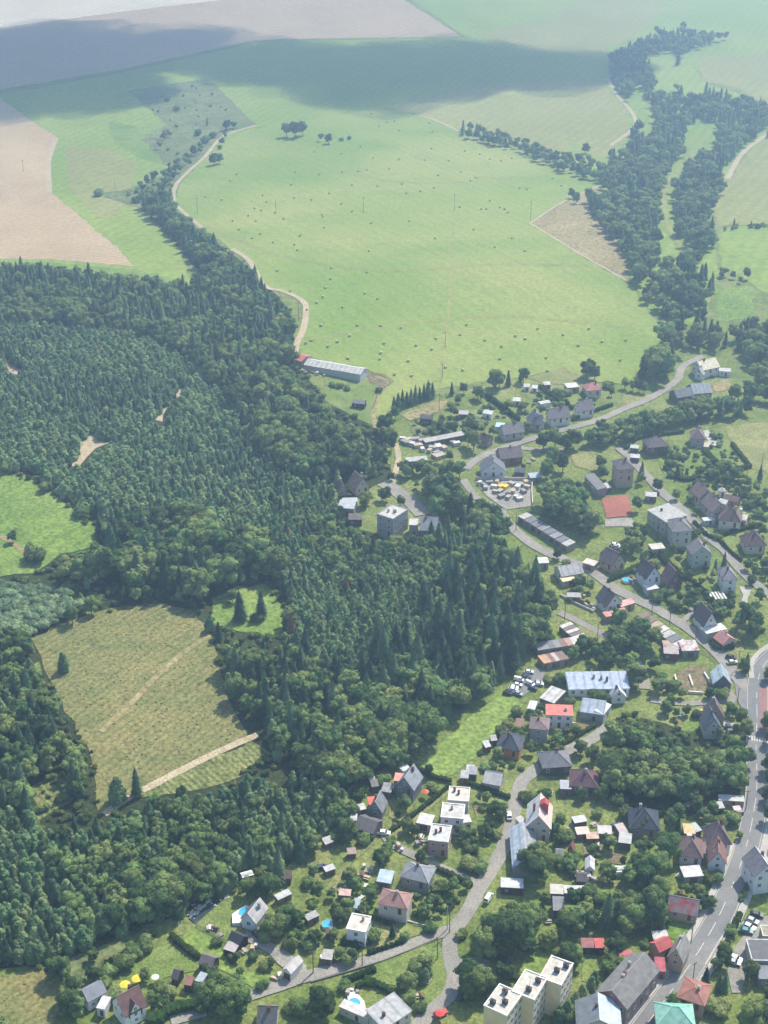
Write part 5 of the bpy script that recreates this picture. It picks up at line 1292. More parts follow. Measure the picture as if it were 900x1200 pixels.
wood('the leafy wood lower down the wooded valley', [(738, 170), (770, 200), (800, 180), (836, 200), (850, 214), (832, 250), (838, 290), (815, 300), (838, 330), (826, 366), (790, 392), (762, 362), (738, 328), (728, 290), (700, 268), (672, 222), (722, 238), (702, 214), (692, 198)],
     mixof(b=.85, c=.15), 6.6, hts(b=(6, 15), c=(10, 18)), holes=TRK, keep=.97, w=1.05)
wood('the hedgerow above the hay meadow', [(534, 150), (545, 146), (600, 162), (660, 182), (694, 190), (700, 214), (680, 204), (640, 192), (600, 172), (545, 158)], mixof(b=.9, c=.1), 8, hts(b=(7, 12), c=(9, 13)))
wood('the thin hedge on the eastern pasture', [(840, 266), (905, 260), (960, 260), (960, 266), (842, 271)], mixof(s=1), 5, hts(s=(2, 4)))
wood('the scrub below the eastern pasture', [(838, 312), (880, 318), (880, 334), (845, 330)], mixof(b=1), 6, hts(b=(5, 9)))
wood('the trees behind the hill farmhouse', [(790, 392), (826, 368), (850, 380), (885, 372), (960, 360), (960, 470), (880, 452), (876, 420), (846, 410), (812, 412)], mixof(b=.8, c=.2), 6.4, hts(b=(9, 14), c=(11, 16)), keep=.8)
wood('the tree belt below the upper valley road', [(640, 516), (690, 500), (760, 478), (835, 462), (900, 470), (960, 470), (960, 494), (900, 490), (836, 494), (768, 510), (732, 520), (700, 528), (668, 526)], mixof(b=.9, c=.1), 5.2, hts(b=(9, 13), c=(10, 15)), margin=2, hide=.95)
wood('the tall trees at the meadow corner', [(750, 448), (752, 410), (774, 398), (796, 404), (790, 438), (772, 455)], mixof(b=.8, c=.2), 6, hts(b=(13, 18), c=(14, 18)))
# trees inside the village
wood('the tree group above the street garages', [(626, 562), (664, 556), (684, 564), (698, 590), (704, 610), (694, 634), (664, 634), (640, 612), (620, 592)], mixof(b=1), 6.2, hts(b=(10, 15)), hide=0.7)
wood('the tree group east of the paved square', [(500, 562), (532, 552), (544, 580), (538, 610), (508, 614)], mixof(b=1), 6.4, hts(b=(12, 16)), hide=0.7)
wood('the trees along the river bend', [(545, 592), (580, 588), (590, 620), (610, 650), (630, 660), (638, 690), (600, 676), (560, 655), (540, 630)], mixof(b=.85, c=.15), 5.8, hts(b=(9, 13), c=(12, 16)), hide=0.6)
wood('the trees between scrap yard and square', [(468, 540), (500, 540), (520, 556), (500, 566), (472, 566)], mixof(b=1), 6, hts(b=(6, 9)), hide=0.6)
wood('the thicket beside the straight side street', [(752, 532), (772, 552), (784, 590), (772, 592), (750, 548)], mixof(b=.7, s=.3), 4.6, hts(b=(5, 8)))
wood('the orchard behind the villa terrace', [(846, 560), (905, 566), (905, 612), (872, 602), (850, 586)], mixof(b=.5, s=.5), 5, hts(b=(4, 7)))
wood('the trees west of the school building', [(722, 608), (752, 610), (764, 655), (742, 650), (724, 632)], mixof(b=1), 5.6, hts(b=(6, 9)))
wood('the trees around the white garages', [(704, 730), (764, 738), (770, 790), (742, 812), (720, 800), (690, 780), (666, 768), (700, 752)], mixof(b=1), 5.6, hts(b=(8, 12)), hide=0.4)
wood('the trees behind the white canopy', [(856, 704), (882, 712), (898, 732), (894, 756), (868, 744), (850, 724)], mixof(b=1), 5.4, hts(b=(8, 12)))
wood('the leafy wood beside the main road', [(712, 842), (740, 834), (768, 856), (800, 866), (826, 876), (862, 858), (878, 868), (878, 926), (850, 938), (812, 936), (790, 950), (750, 948), (700, 930), (690, 902), (712, 880)],
     mixof(b=1), 5.4, hts(b=(9, 14)), margin=1.2, hide=0.5)
wood('the thicket above the foundations', [(760, 775), (790, 780), (792, 820), (764, 818)], mixof(b=.6, s=.4), 4.5, hts(b=(5, 8)))
wood('the shade trees behind the navy roofed house', [(738, 985), (790, 972), (794, 1020), (772, 1036), (740, 1028)], mixof(b=1), 5.2, hts(b=(8, 13)), hide=0.5)
wood('the trees below the navy roofed house', [(722, 1040), (760, 1032), (780, 1060), (778, 1090), (748, 1100), (724, 1090)], mixof(b=.9, c=.1), 5.4, hts(b=(8, 12), c=(10, 13)), hide=0.6)
wood('the trees round the allotment roofs', [(652, 1062), (700, 1052), (716, 1090), (700, 1105), (664, 1100)], mixof(b=1), 5.2, hts(b=(8, 11)))
wood('the garden trees along the grassy footpath', [(362, 1012), (412, 1016), (420, 1035), (384, 1058), (350, 1060)], mixof(b=.7, s=.3), 4.8, hts(b=(5, 8)))
wood('the bushy gardens above the lower lane', [(322, 1060), (360, 1066), (372, 1110), (356, 1128), (338, 1108)], mixof(b=.6, s=.4), 4.6, hts(b=(4, 7)))
wood('the trees at the bottom corner of the parking yard', [(866, 1162), (905, 1140), (960, 1140), (960, 1220), (868, 1210)], mixof(b=1), 5.5, hts(b=(9, 13)))
wood('the bushes in the bottom corner', [(74, 1148), (100, 1130), (112, 1150), (104, 1195), (84, 1200)], mixof(b=.8, s=.2), 4.4, hts(b=(6, 9)))
wood('the bushes by the weedy slope', [(-150, 1192), (16, 1186), (20, 1230), (-150, 1230)], mixof(b=.5, s=.5), 4.4, hts(b=(5, 8)))

wood('the land east of the main road', [(912, 700), (1130, 700), (1180, 1060), (960, 1060), (925, 900)], mixof(b=.8, s=.2), 9, hts(b=(7, 12)))
wood('the farmland edge east of the villas', [(920, 560), (1080, 560), (1120, 690), (912, 680)], mixof(b=.7, s=.3), 11, hts(b=(6, 10)))
wood('the eastern hillside', [(970, 270), (1100, 270), (1100, 480), (970, 480)], mixof(b=.8, c=.2), 9, hts(b=(8, 14)))
for where, poly in (('the plots between school and street', [(690, 620), (770, 640), (800, 690), (760, 690), (700, 660)]), ('the plots along the street garages', [(700, 690), (760, 715), (800, 745), (740, 735)]), ('the slopes round the clay court', [(690, 540), (760, 545), (765, 600), (700, 600)]),
                    ('the river bank by the square', [(470, 575), (560, 560), (600, 600), (560, 640), (500, 625)]), ('the plots above the apartment blocks', [(560, 1040), (720, 1040), (720, 1120), (570, 1130)]), ('the plots behind the orange house', [(540, 850), (640, 820), (720, 830), (660, 870), (560, 910)])):
    wood(where, poly, mixof(b=.75, s=.25), 8.5, hts(b=(4.5, 9), s=(1.5, 3)), margin=1.2, hide=.35, keep=.8)
# trees standing alone
trees('U', (672, 322, 15, 'b'), (692, 324, 17, 'b'), (710, 318, 15, 'b'), (770, 338, 10, 'b'), (752, 332, 8, 'b'), (800, 330, 3, 's'), (820, 327, 3, 's'),
      (345, 434, 9, 'b'), (328, 440, 6, 'b'), (385, 418, 8, 'b'), (410, 406, 8, 'b'), (385, 328, 9, 'b'), (375, 350, 8, 'b'), (397, 322, 8, 'b'), (455, 366, 10, 'b'), (470, 352, 8, 'b'), (500, 388, 11, 'b'), (515, 384, 10, 'b'),
      (532, 306, 11, 'b'), (548, 302, 8, 'b'), (486, 294, 8, 'c'), (480, 335, 7, 's'), (462, 318, 6, 's'), (500, 322, 6, 's'), (395, 237, 5, 's'), (415, 259, 5, 's'), (230, 459, 6, 's'), (345, 470, 6, 's'), (320, 475, 6, 's'))
trees('V', (530, 368, 8, 'b'), (472, 360, 10, 'b'), (740, 116, 12, 'b'), (768, 104, 12, 'b'), (800, 94, 12, 'b'), (640, 82, 12, 'b'), (700, 70, 12, 'b'), (440, 466, 9, 'b'), (450, 478, 10, 'b'), (820, 530, 6, 'c'), (860, 535, 6, 'c'))
trees('X', (563, 455, 14, 'c'), (613, 450, 13, 'c'), (600, 456, 4, 's'), (513, 502, 9, 'c'), (492, 480, 8, 'y'), (545, 412, 7, 'b'), (150, 574, 9, 'y'), (30, 272, 6, 'b'), (72, 305, 7, 'b'), (84, 316, 6, 's'), (452, 432, 6, 'b'),
      (320, 412, 8, 'b'), (345, 408, 7, 'b'), (190, 208, 6, 's'), (250, 250, 6, 's'), (215, 440, 9, 'b'), (170, 462, 9, 'b'), (30, 106, 5, 's'), (110, 150, 5, 's'))
trees('T', (482, 98, 12, 'c'), (415, 120, 11, 'y'), (545, 145, 7, 'b'), (640, 130, 8, 'b'), (60, 130, 10, 'c'), (25, 120, 9, 'b'), (420, 595, 5, 'y'), (438, 580, 5, 'y'), (600, 500, 14, 'b'), (560, 520, 13, 'b'), (640, 480, 13, 'b'))
trees('A', *[(395 + 15 * k, 308 - 5.5 * k, 9 + (k % 3), 'c') for k in range(10)], (598, 250, 8, 'c'), (640, 245, 7, 'b'), (700, 270, 9, 'b'), (690, 262, 8, 'b'), (750, 226, 12, 'b'), (765, 220, 9, 'b'), (796, 218, 9, 'c'), (850, 206, 10, 'b'), (730, 284, 8, 'b'),
      (620, 280, 5, 'b'), (600, 300, 4, 's'), (400, 335, 8, 'b'), (366, 385, 12, 'b'), (385, 445, 11, 'b'), (370, 420, 10, 'b'), (675, 445, 12, 'b'), (655, 430, 9, 'b'), (625, 540, 10, 'b'), (590, 480, 6, 'b'), (440, 545, 8, 'b'), (490, 530, 8, 'b'), (515, 520, 7, 'b'),
      (572, 596, 9, 'b'), (540, 590, 8, 'b'), (560, 375, 4, 's'), (600, 370, 4, 's'), (530, 380, 4, 's'), (655, 355, 4, 's'), (480, 390, 4, 'b'), (340, 240, 3, 's'), (230, 232, 3, 's'), (205, 222, 3, 's'), (180, 218, 3, 's'))
trees('B', (262, 190, 11, 'b'), (290, 198, 10, 'b'), (276, 176, 10, 'b'), (396, 228, 7, 'b'), (425, 236, 7, 'b'), (446, 240, 8, 'b'), (460, 244, 7, 'b'), (350, 254, 6, 'b'), (338, 224, 4, 's'), (310, 512, 8, 'b'), (456, 526, 7, 'c'), (110, 442, 11, 'b'), (150, 434, 11, 'b'),
      (188, 450, 10, 'b'), (140, 505, 12, 'b'), (178, 520, 11, 'b'), (122, 545, 11, 'b'), (580, 534, 6, 'c'), (612, 538, 5, 'c'), (665, 518, 3, 's'), (555, 500, 4, 's'), (570, 470, 3, 's'), (782, 268, 10, 'b'), (830, 275, 10, 'b'), (760, 300, 9, 'b'), (30, 200, 7, 'c'), (195, 250, 4, 's'), (160, 245, 4, 's'), (250, 262, 5, 'b'), (290, 280, 5, 'b'))
trees('C', (415, 306, 8, 'b'), (395, 300, 7, 'b'), (300, 335, 8, 'b'), (318, 320, 7, 'b'), (494, 330, 6, 'b'), (446, 196, 5, 'b'), (700, 190, 10, 'b'), (740, 180, 10, 'b'))
trees('E', (372, 206, 6, 'c'), (424, 204, 5, 'c'), (508, 168, 3, 's'), (330, 196, 3, 's'), (640, 726, 8, 'c'), (590, 742, 6, 'c'), (150, 210, 7, 'c'), (480, 412, 5, 'b'), (560, 206, 6, 'b'), (588, 210, 6, 'b'), (700, 220, 8, 'b'), (850, 220, 9, 'c'), (600, 560, 3, 's'), (820, 770, 6, 'b'), (780, 740, 6, 'b'), (340, 640, 5, 'b'), (390, 660, 5, 'b'),
      (470, 540, 4, 's'), (520, 590, 3, 's'), (880, 740, 6, 'b'), (440, 350, 5, 'b'), (360, 330, 6, 'b'), (250, 280, 7, 'b'))
trees('F', (600, 230, 6, 'b'), (640, 220, 6, 'b'), (680, 240, 6, 'b'), (620, 260, 5, 'b'), (508, 70, 6, 'b'), (560, 100, 3, 's'), (450, 500, 5, 's'), (640, 570, 9, 'b'), (690, 560, 8, 'b'), (590, 600, 7, 'b'))
trees('G', (250, 320, 4, 's'), (300, 300, 4, 's'), (380, 330, 5, 'b'), (350, 370, 4, 's'), (450, 310, 4, 's'), (772, 725, 8, 'c'), (755, 740, 7, 'b'), (740, 560, 6, 'b'), (830, 180, 5, 'b'), (800, 230, 5, 'b'), (560, 350, 5, 'b'), (620, 380, 6, 'b'), (680, 380, 6, 'b'), (850, 330, 7, 'b'), (690, 300, 3, 's'), (480, 340, 4, 's'))
trees('H', (430, 400, 4, 's'), (210, 350, 4, 's'), (130, 460, 4, 's'), (160, 410, 3, 's'), (540, 560, 7, 'b'), (600, 600, 8, 'b'), (130, 640, 4, 'b'), (430, 540, 3, 's'), (520, 430, 3, 's'), (620, 260, 4, 's'), (660, 270, 4, 's'), (480, 300, 3, 's'), (370, 180, 3, 's'), (430, 185, 4, 's'))
trees('I', (360, 404, 5, 'b'), (300, 380, 6, 'b'), (420, 390, 5, 'b'), (550, 292, 5, 'b'), (600, 285, 4, 's'), (650, 290, 4, 's'), (690, 400, 6, 'b'), (670, 370, 5, 'b'), (900, 190, 7, 'b'), (905, 480, 9, 'b'), (915, 560, 8, 'b'), (470, 400, 3, 's'), (390, 290, 5, 'b'), (330, 340, 6, 'b'), (560, 510, 6, 'b'), (610, 530, 6, 'b'), (740, 450, 8, 'b'), (770, 520, 8, 'b'))
trees('L', (905, 130, 9, 'b'), (910, 210, 8, 'b'), (905, 300, 8, 'b'), (912, 420, 9, 'b'), (155, 480, 8, 'b'), (365, 410, 8, 'b'), (450, 310, 7, 'b'), (570, 372, 6, 'b'), (520, 400, 5, 'b'), (732, 520, 4, 'b'), (700, 410, 4, 's'), (640, 420, 3, 's'), (370, 480, 7, 'c'), (320, 470, 9, 'b'), (480, 360, 7, 'b'), (600, 760, 4, 's'), (540, 760, 4, 's'))
trees('J', (300, 212, 6, 'b'), (390, 262, 4, 's'), (270, 330, 4, 's'), (210, 392, 4, 's'), (640, 226, 6, 'b'), (530, 520, 6, 'b'), (565, 540, 5, 'b'), (440, 610, 6, 'b'), (600, 690, 6, 'b'), (180, 520, 9, 'b'), (210, 560, 9, 'b'), (100, 470, 13, 'c'), (40, 430, 13, 'c'), (140, 380, 10, 'b'), (830, 560, 6, 'b'), (780, 520, 5, 'b'), (300, 570, 4, 's'), (150, 560, 4, 's'), (660, 300, 3, 's'), (880, 600, 5, 'b'))
trees('K', (360, 660, 13, 'b'), (420, 650, 13, 'b'), (390, 700, 12, 'b'), (520, 400, 6, 'b'), (740, 260, 7, 'b'), (640, 260, 6, 'b'), (820, 280, 4, 's'), (200, 372, 5, 'b'), (195, 350, 4, 'b'), (150, 470, 5, 'b'), (110, 450, 5, 'b'), (60, 530, 4, 's'), (40, 620, 4, 's'), (100, 640, 4, 's'), (345, 260, 4, 's'), (520, 600, 4, 's'), (580, 590, 4, 's'),
      (430, 250, 4, 's'), (560, 470, 4, 's'), (800, 690, 5, 'b'), (760, 690, 3, 's'), (870, 700, 6, 'b'), (720, 350, 3, 's'), (860, 340, 4, 's'))
trees('M', (380, 160, 7, 'b'), (410, 140, 6, 'b'), (330, 346, 7, 'b'), (345, 330, 6, 'b'), (450, 530, 6, 'c'), (240, 250, 6, 'b'), (680, 372, 5, 'b'), (655, 360, 4, 'b'), (770, 296, 6, 'b'), (840, 280, 5, 'b'), (775, 360, 4, 'b'), (620, 420, 3, 's'), (700, 290, 4, 's'), (650, 500, 3, 's'), (515, 545, 2.5, 's'), (345, 545, 4, 's'), (160, 460, 5, 'b'), (200, 430, 4, 's'), (30, 400, 5, 'b'), (420, 110, 6, 'b'), (600, 140, 5, 'b'), (620, 170, 4, 'b'))
trees('N', (190, 430, 15, 'b'), (150, 400, 13, 'b'), (230, 370, 12, 'b'), (120, 460, 12, 'b'), (300, 410, 15, 'b'), (350, 350, 14, 'b'), (330, 430, 13, 'b'), (270, 330, 12, 'b'), (60, 640, 9, 'b'), (120, 620, 9, 'b'), (40, 690, 8, 'b'), (140, 680, 8, 'b'), (210, 570, 6, 'b'), (260, 575, 5, 'b'), (480, 390, 5, 'b'), (450, 400, 4, 's'), (520, 380, 5, 'b'), (560, 520, 10, 'b'), (600, 500, 8, 'b'), (520, 490, 7, 'b'),
      (770, 300, 14, 'c'), (815, 450, 9, 'b'), (860, 250, 9, 'b'), (870, 350, 9, 'b'), (800, 560, 5, 'b'), (760, 540, 5, 'b'), (840, 540, 6, 'b'), (560, 770, 7, 'y'), (600, 730, 7, 'y'), (640, 690, 7, 'y'), (685, 650, 7, 'y'), (700, 620, 7, 'y'), (515, 810, 7, 'y'), (570, 830, 6, 'b'))
trees('O', (220, 310, 14, 'b'), (190, 300, 12, 'b'), (110, 340, 11, 'b'), (150, 330, 11, 'b'), (60, 330, 10, 'b'), (275, 386, 7, 'c'), (170, 490, 6, 'b'), (20, 560, 5, 's'), (530, 680, 8, 'c'), (630, 560, 8, 'b'), (600, 590, 6, 'b'), (640, 720, 8, 'c'), (610, 700, 7, 'c'), (560, 220, 5, 'b'), (490, 160, 6, 'b'), (430, 150, 5, 'b'), (690, 372, 3, 's'), (360, 800, 5, 's'), (800, 640, 8, 'b'), (600, 820, 5, 's'),
      (650, 480, 3, 's'))
trees('P', (610, 305, 3.5, 's'), (525, 452, 7, 'b'), (500, 440, 5, 'b'), (550, 440, 6, 'b'), (622, 412, 6, 'y'), (636, 380, 5, 'y'), (600, 420, 5, 'y'), (565, 350, 3, 's'), (560, 325, 2.5, 's'), (85, 590, 11, 'b'), (60, 560, 9, 'b'), (110, 560, 8, 'b'), (200, 440, 3, 's'), (240, 300, 5, 'b'), (210, 300, 4, 's'), (60, 200, 5, 'b'), (140, 190, 5, 'b'), (170, 290, 5, 'b'), (840, 440, 12, 'b'), (880, 480, 12, 'b'), (890, 250, 7, 'b'), (820, 170, 3, 's'), (590, 560, 3, 's'), (540, 510, 3, 's'))
trees('Q', (330, 850, 15, 'b'), (290, 820, 13, 'b'), (390, 800, 12, 'b'), (240, 860, 12, 'b'), (400, 860, 12, 'b'), (620, 400, 10, 'b'), (590, 380, 8, 'b'), (680, 320, 9, 'b'), (660, 360, 9, 'b'), (720, 330, 7, 'b'), (560, 170, 10, 'b'), (500, 160, 8, 'b'), (450, 150, 8, 'b'), (600, 130, 8, 'b'), (545, 405, 4, 's'), (740, 420, 5, 'b'), (700, 440, 4, 's'), (800, 450, 4, 's'), (770, 860, 7, 'b'), (740, 840, 5, 's'), (850, 860, 8, 'b'), (590, 570, 4, 'b'), (550, 570, 3, 's'), (370, 530, 2.5, 's'),
      (480, 520, 2.5, 's'), (270, 440, 2.5, 's'), (240, 610, 4, 's'), (155, 700, 3, 's'), (690, 830, 3, 's'), (530, 690, 3, 's'))
trees('R', (60, 440, 9, 'b'), (110, 560, 9, 'b'), (120, 640, 9, 'b'), (90, 600, 8, 'b'), (290, 455, 5, 'b'), (260, 440, 5, 'b'), (320, 470, 4, 's'), (345, 410, 4, 's'), (430, 365, 4, 's'), (410, 350, 4, 's'), (480, 320, 3, 's'), (510, 300, 3, 's'), (550, 260, 4, 's'), (480, 290, 4, 's'), (550, 450, 5, 'b'), (585, 565, 4, 'b'), (390, 555, 4, 's'), (660, 500, 3, 's'), (700, 540, 3, 's'), (230, 440, 5, 'b'), (250, 330, 5, 'b'), (20, 430, 8, 'b'))
for q_ in ((342, 752), (470, 872), (512, 838), (336, 640), (405, 702), (438, 660), (282, 648), (556, 700)): tree('Z', q_, 11 + (q_[0] % 5), 'dry', 'the forest around the clearing')
trees('O', *[(742 + 8.2 * k, 182 - 19 * k, 1.3 + .2 * (k % 3), 's') for k in range(10)])
# garden shrubs and fruit trees scattered over the plots
for where, poly, n_ in (('the kitchen gardens below the hay meadow', [(470, 490), (560, 476), (600, 470), (640, 450), (690, 466), (640, 500), (590, 515), (500, 512)], 9), ('the villa gardens', [(770, 520), (840, 500), (880, 560), (850, 600), (800, 570)], 9),
                       ('the gardens by the mansard house', [(860, 600), (905, 620), (905, 690), (870, 650)], 7), ('the gardens between village street and green house', [(760, 670), (830, 650), (860, 700), (840, 740), (790, 720), (740, 680)], 8),
                       ('the gardens above the barn house lane', [(560, 930), (600, 930), (590, 990), (560, 1020), (520, 990), (560, 960)], 7), ('the allotments', [(650, 960), (730, 970), (736, 1030), (700, 1040), (650, 1030)], 6),
                       ('the gardens below the slate forest house', [(400, 940), (450, 950), (500, 930), (470, 980), (400, 990)], 7), ('the gardens of the pink hipped house', [(470, 1040), (540, 1040), (545, 1070), (480, 1090)], 7),
                       ('the stream lawn gardens', [(250, 1110), (300, 1120), (320, 1150), (270, 1160), (240, 1140)], 16), ('the junk garden', [(380, 1020), (430, 1020), (430, 1075), (390, 1080)], 6),
                       ('the gardens of the brown roofed cottage', [(175, 1150), (210, 1150), (210, 1172), (180, 1185), (165, 1170)], 9), ('the gardens beside the orange house', [(560, 880), (640, 860), (690, 850), (680, 880), (620, 905), (560, 905)], 7),
                       ('the gardens behind the white cottage', [(810, 960), (860, 950), (850, 985), (815, 1000)], 6), ('the yards by the long old house', [(760, 1040), (800, 1030), (840, 1060), (800, 1100), (770, 1100)], 7)):
    wood(where, poly, mixof(s=.55, b=.45), n_ * .52, hts(b=(3.5, 7), s=(.8, 2.6)), margin=.8, keep=.75)

W_ = 'weed'
for poly in ([(36, 750), (120, 718), (182, 708), (226, 716), (244, 745), (260, 800), (288, 860), (230, 892), (150, 934), (114, 954), (102, 890), (64, 808)], [(36, 926), (75, 904), (84, 940), (47, 960)], [(-150, 1146), (60, 1134), (70, 1175), (58, 1220), (-150, 1220)],
             [(150, 937), (230, 897), (295, 868), (318, 884), (292, 905), (240, 925)], [(78, 1124), (110, 1106), (150, 1095), (130, 1125), (95, 1160)]):
    wood('the forest clearing', poly, {W_: 1}, 1.9, {W_: (.12, .38)}, keep=.6, margin=.3)
wood('the rough patch', [(152, 108), (245, 94), (296, 146), (262, 157), (240, 182), (206, 198), (170, 163), (200, 147)], mixof(s=1), 15, hts(s=(1.2, 3)), keep=.35)
wood('the bushes down the upper stream', [(160, 222), (186, 200), (236, 178), (258, 158), (272, 160), (250, 188), (216, 206), (200, 232), (178, 246)], mixof(b=.7, s=.3), 9.5, hts(b=(6, 11), s=(3, 5)), keep=.75)
wood('the stream strip', [(120, 228), (190, 208), (236, 188), (206, 220), (206, 242), (190, 240)], mixof(s=.8, b=.2), 9, hts(s=(2, 5), b=(5, 9)), keep=.6)

for poly in ([(-150, 320), (60, 312), (220, 335), (232, 315), (165, 245), (190, 236), (300, 320), (345, 372), (345, 420), (382, 470), (445, 505), (460, 560), (380, 600), (470, 640),
              (596, 668), (628, 700), (618, 745), (572, 795), (525, 822), (472, 888), (415, 920), (392, 960), (330, 1020), (300, 1045), (228, 1065), (165, 1085), (120, 1110), (60, 1135), (-150, 1145)],
             [(705, 850), (735, 835), (800, 856), (862, 850), (880, 862), (880, 930), (850, 942), (760, 965), (700, 930)]):
    wood('the forest floor', poly, {'bramble': 1}, 3.6, {'bramble': (.8, 2.4)}, keep=.7, margin=.8, holes=[[(10, 740), (120, 716), (182, 706), (228, 714), (246, 745), (262, 800), (318, 884), (240, 925), (122, 955), (114, 890), (66, 808)],
         [(-150, 540), (40, 562), (76, 594), (128, 632), (40, 672), (-150, 680)], [(248, 702), (310, 684), (338, 716), (332, 748), (252, 735)]] + BARE)

def build_trees():
    for a, k in WOODS: ALLW.append([(p.x, p.y) for p in (at(tp(k.get('t', 'Z'), q)) for q in a[1])]) if a[0] not in ('the forest clearing', 'the forest floor') else None
    for a, k in WOODS: fill_wood(*a, **k)
    rng = np.random.default_rng(3)
    byk = {}
    for t in TREES:
        if t['x'] ** 2 + t['y'] ** 2 > 2600 ** 2: continue
        byk.setdefault(t['kind'], []).append(t)
    noun = {'scrub': 'pale willow shrub', 'dry': 'brown dead conifer', 'broadleaf': 'leafy tree', 'spruce': 'dark conifer', 'young': 'young tree', 'shrub': 'low shrub'}
    single = {}
    for kind, L in byk.items():
        def key(t):
            d = math.hypot(t['x'], t['y']); u = t['x'] / max(1, t['y'])
            out = abs(t['x']) / (CP * t['y'] + SP * CAM_H) > 0.262
            return d / (t['h'] ** .5) + (1e6 if out else 0) - (300 if t['where'] is None else 0)
        L.sort(key=key)
        n1 = {'weed': 0, 'bramble': 0}.get(kind, 298); near, rest = L[:n1], L[n1:]
        groups = {}
        for t in near:
            seed = int(rng.integers(0, 5)); h = t['h']; w = h * t['w'] * float(rng.uniform(.88, 1.14)) * {'dry': 1.0, 'scrub': 1.1, 'broadleaf': 1.0, 'spruce': 1.0, 'young': .95, 'shrub': 1.15, 'weed': 1.6, 'bramble': 1.5}[kind]
            root = empty(NAME[kind], (t['x'], t['y'], hgt(t['x'], t['y'])), float(rng.uniform(0, 6.28)))
            for nm, me in (('crown', crown_mesh(kind, seed)), ('trunk', trunk_mesh(kind))):
                o = link_mesh(nm, me, root); o.scale = (w, w, h)
            root['category'] = 'shrub' if kind in ('shrub', 'scrub') else 'tree'
            if t['where']:
                lb = '%s in %s' % (noun[kind], t['where'])
                root['label'] = lb; root['group'] = lb.replace(noun[kind], noun[kind] + 's')
            else:
                q = min(REFS, key=lambda r: (r[0] - t['x']) ** 2 + (r[1] - t['y']) ** 2)
                dist = math.hypot(q[0] - t['x'], q[1] - t['y'])
                how = 'behind' if t['y'] - q[1] > 6 else ('below' if q[1] - t['y'] > 6 else 'beside')
                groups.setdefault((how, q[2]), []).append((h, root))
        for (how, ref), g in groups.items():
            g.sort(key=lambda a: -a[0])
            for i, (h, root) in enumerate(g):
                n = len(g); pre = ''
                if n > 1: pre = 'tallest ' if i == 0 else ('smallest ' if i == n - 1 else ('second tallest ' if i == 1 else ('third tallest ' if i == 2 else '%s tallest ' % {3: 'fourth', 4: 'fifth', 5: 'sixth', 6: 'seventh'}.get(i, 'lesser'))))
                root['label'] = '%s%s %s %s' % (pre, {'broadleaf': 'round leafy tree', 'spruce': 'pointed conifer', 'scrub': 'pale willow shrub', 'dry': 'brown dead conifer', 'young': 'dense young tree', 'shrub': 'garden shrub'}[kind], how, ref)
                if n > 1: root['group'] = '%ss %s %s' % ({'broadleaf': 'leafy tree', 'spruce': 'conifer', 'scrub': 'willow shrub', 'dry': 'dead conifer', 'young': 'young tree', 'shrub': 'shrub'}[kind], how, ref)
        if not rest: continue
        V, F, T, MI, n = [], [], [], [], 0
        bx = {}
        for t in rest:
            d = math.hypot(t['x'], t['y']); bx.setdefault((int(rng.integers(0, 6)), 1 if d < 950 else 2), []).append(t)
        for (seed, lod), ts in bx.items():
            v, f = proto(kind, seed, lod)
            h = np.array([t['h'] for t in ts]); w = h * np.array([t['w'] for t in ts]) * rng.uniform(.86, 1.18, len(ts))
            if kind in ('shrub', 'weed', 'bramble'): w = w * ({'shrub': 1.15, 'weed': 2.3, 'bramble': 1.5}[kind])
            a = rng.uniform(0, 6.28, len(ts)); x = np.array([t['x'] for t in ts]); y = np.array([t['y'] for t in ts]); z = hgt_np(x, y)
            ca, sa = np.cos(a)[:, None], np.sin(a)[:, None]
            X = (v[None, :, 0] * ca - v[None, :, 1] * sa) * w[:, None] + x[:, None]
            Y = (v[None, :, 0] * sa + v[None, :, 1] * ca) * w[:, None] + y[:, None]
            Z = v[None, :, 2] * h[:, None] + z[:, None]
            V.append(np.stack([X, Y, Z], 2).reshape(-1, 3)); T.append(np.repeat(rng.random(len(ts)), len(v)))
            F.append((f[None] + (np.arange(len(ts)) * len(v))[:, None, None] + n).reshape(-1, 3)); n += len(ts) * len(v)
        V, F, T = np.concatenate(V).astype(np.float32), np.concatenate(F).astype(np.int32), np.concatenate(T).astype(np.float32)
        nm = {'scrub': 'willow_scrub', 'dry': 'dead_forest', 'broadleaf': 'broadleaf_forest', 'spruce': 'conifer_forest', 'young': 'young_forest', 'shrub': 'shrubbery', 'weed': 'weeds', 'bramble': 'undergrowth'}[kind]
        me = bpy.data.meshes.new(nm)
        me.vertices.add(len(V)); me.vertices.foreach_set('co', V.ravel())
        me.loops.add(F.size); me.loops.foreach_set('vertex_index', F.ravel())
        me.polygons.add(len(F)); me.polygons.foreach_set('loop_start', np.arange(0, F.size, 3, dtype=np.int32))
        at_ = me.attributes.new('tint', 'FLOAT', 'POINT'); at_.data.foreach_set('value', T)
        me.materials.append(FMATM[kind]); me.update(calc_edges=True)
        o = bpy.data.objects.new(nm, me); COL.objects.link(o)
        tag(o, {'scrub': 'mass of pale willow scrub', 'dry': 'dead conifers', 'broadleaf': 'mass of leafy forest trees over slopes and valley', 'spruce': 'mass of dark conifers over the forest slope', 'young': 'mass of young plantation trees', 'shrub': 'scattered wild shrubs and scrub', 'bramble': 'low green undergrowth on the forest floor', 'weed': 'tall dry weeds over the forest clearing'}[kind], 'forest', kind='stuff')
        print('TREES', kind, len(near), len(rest), len(F))
build_trees()
# ------------------------------------------------------------------ hedges, walls, fences
M_HEDGE = foliage_mat('hedge_leaves', (40, 60, 32), (78, 100, 50))

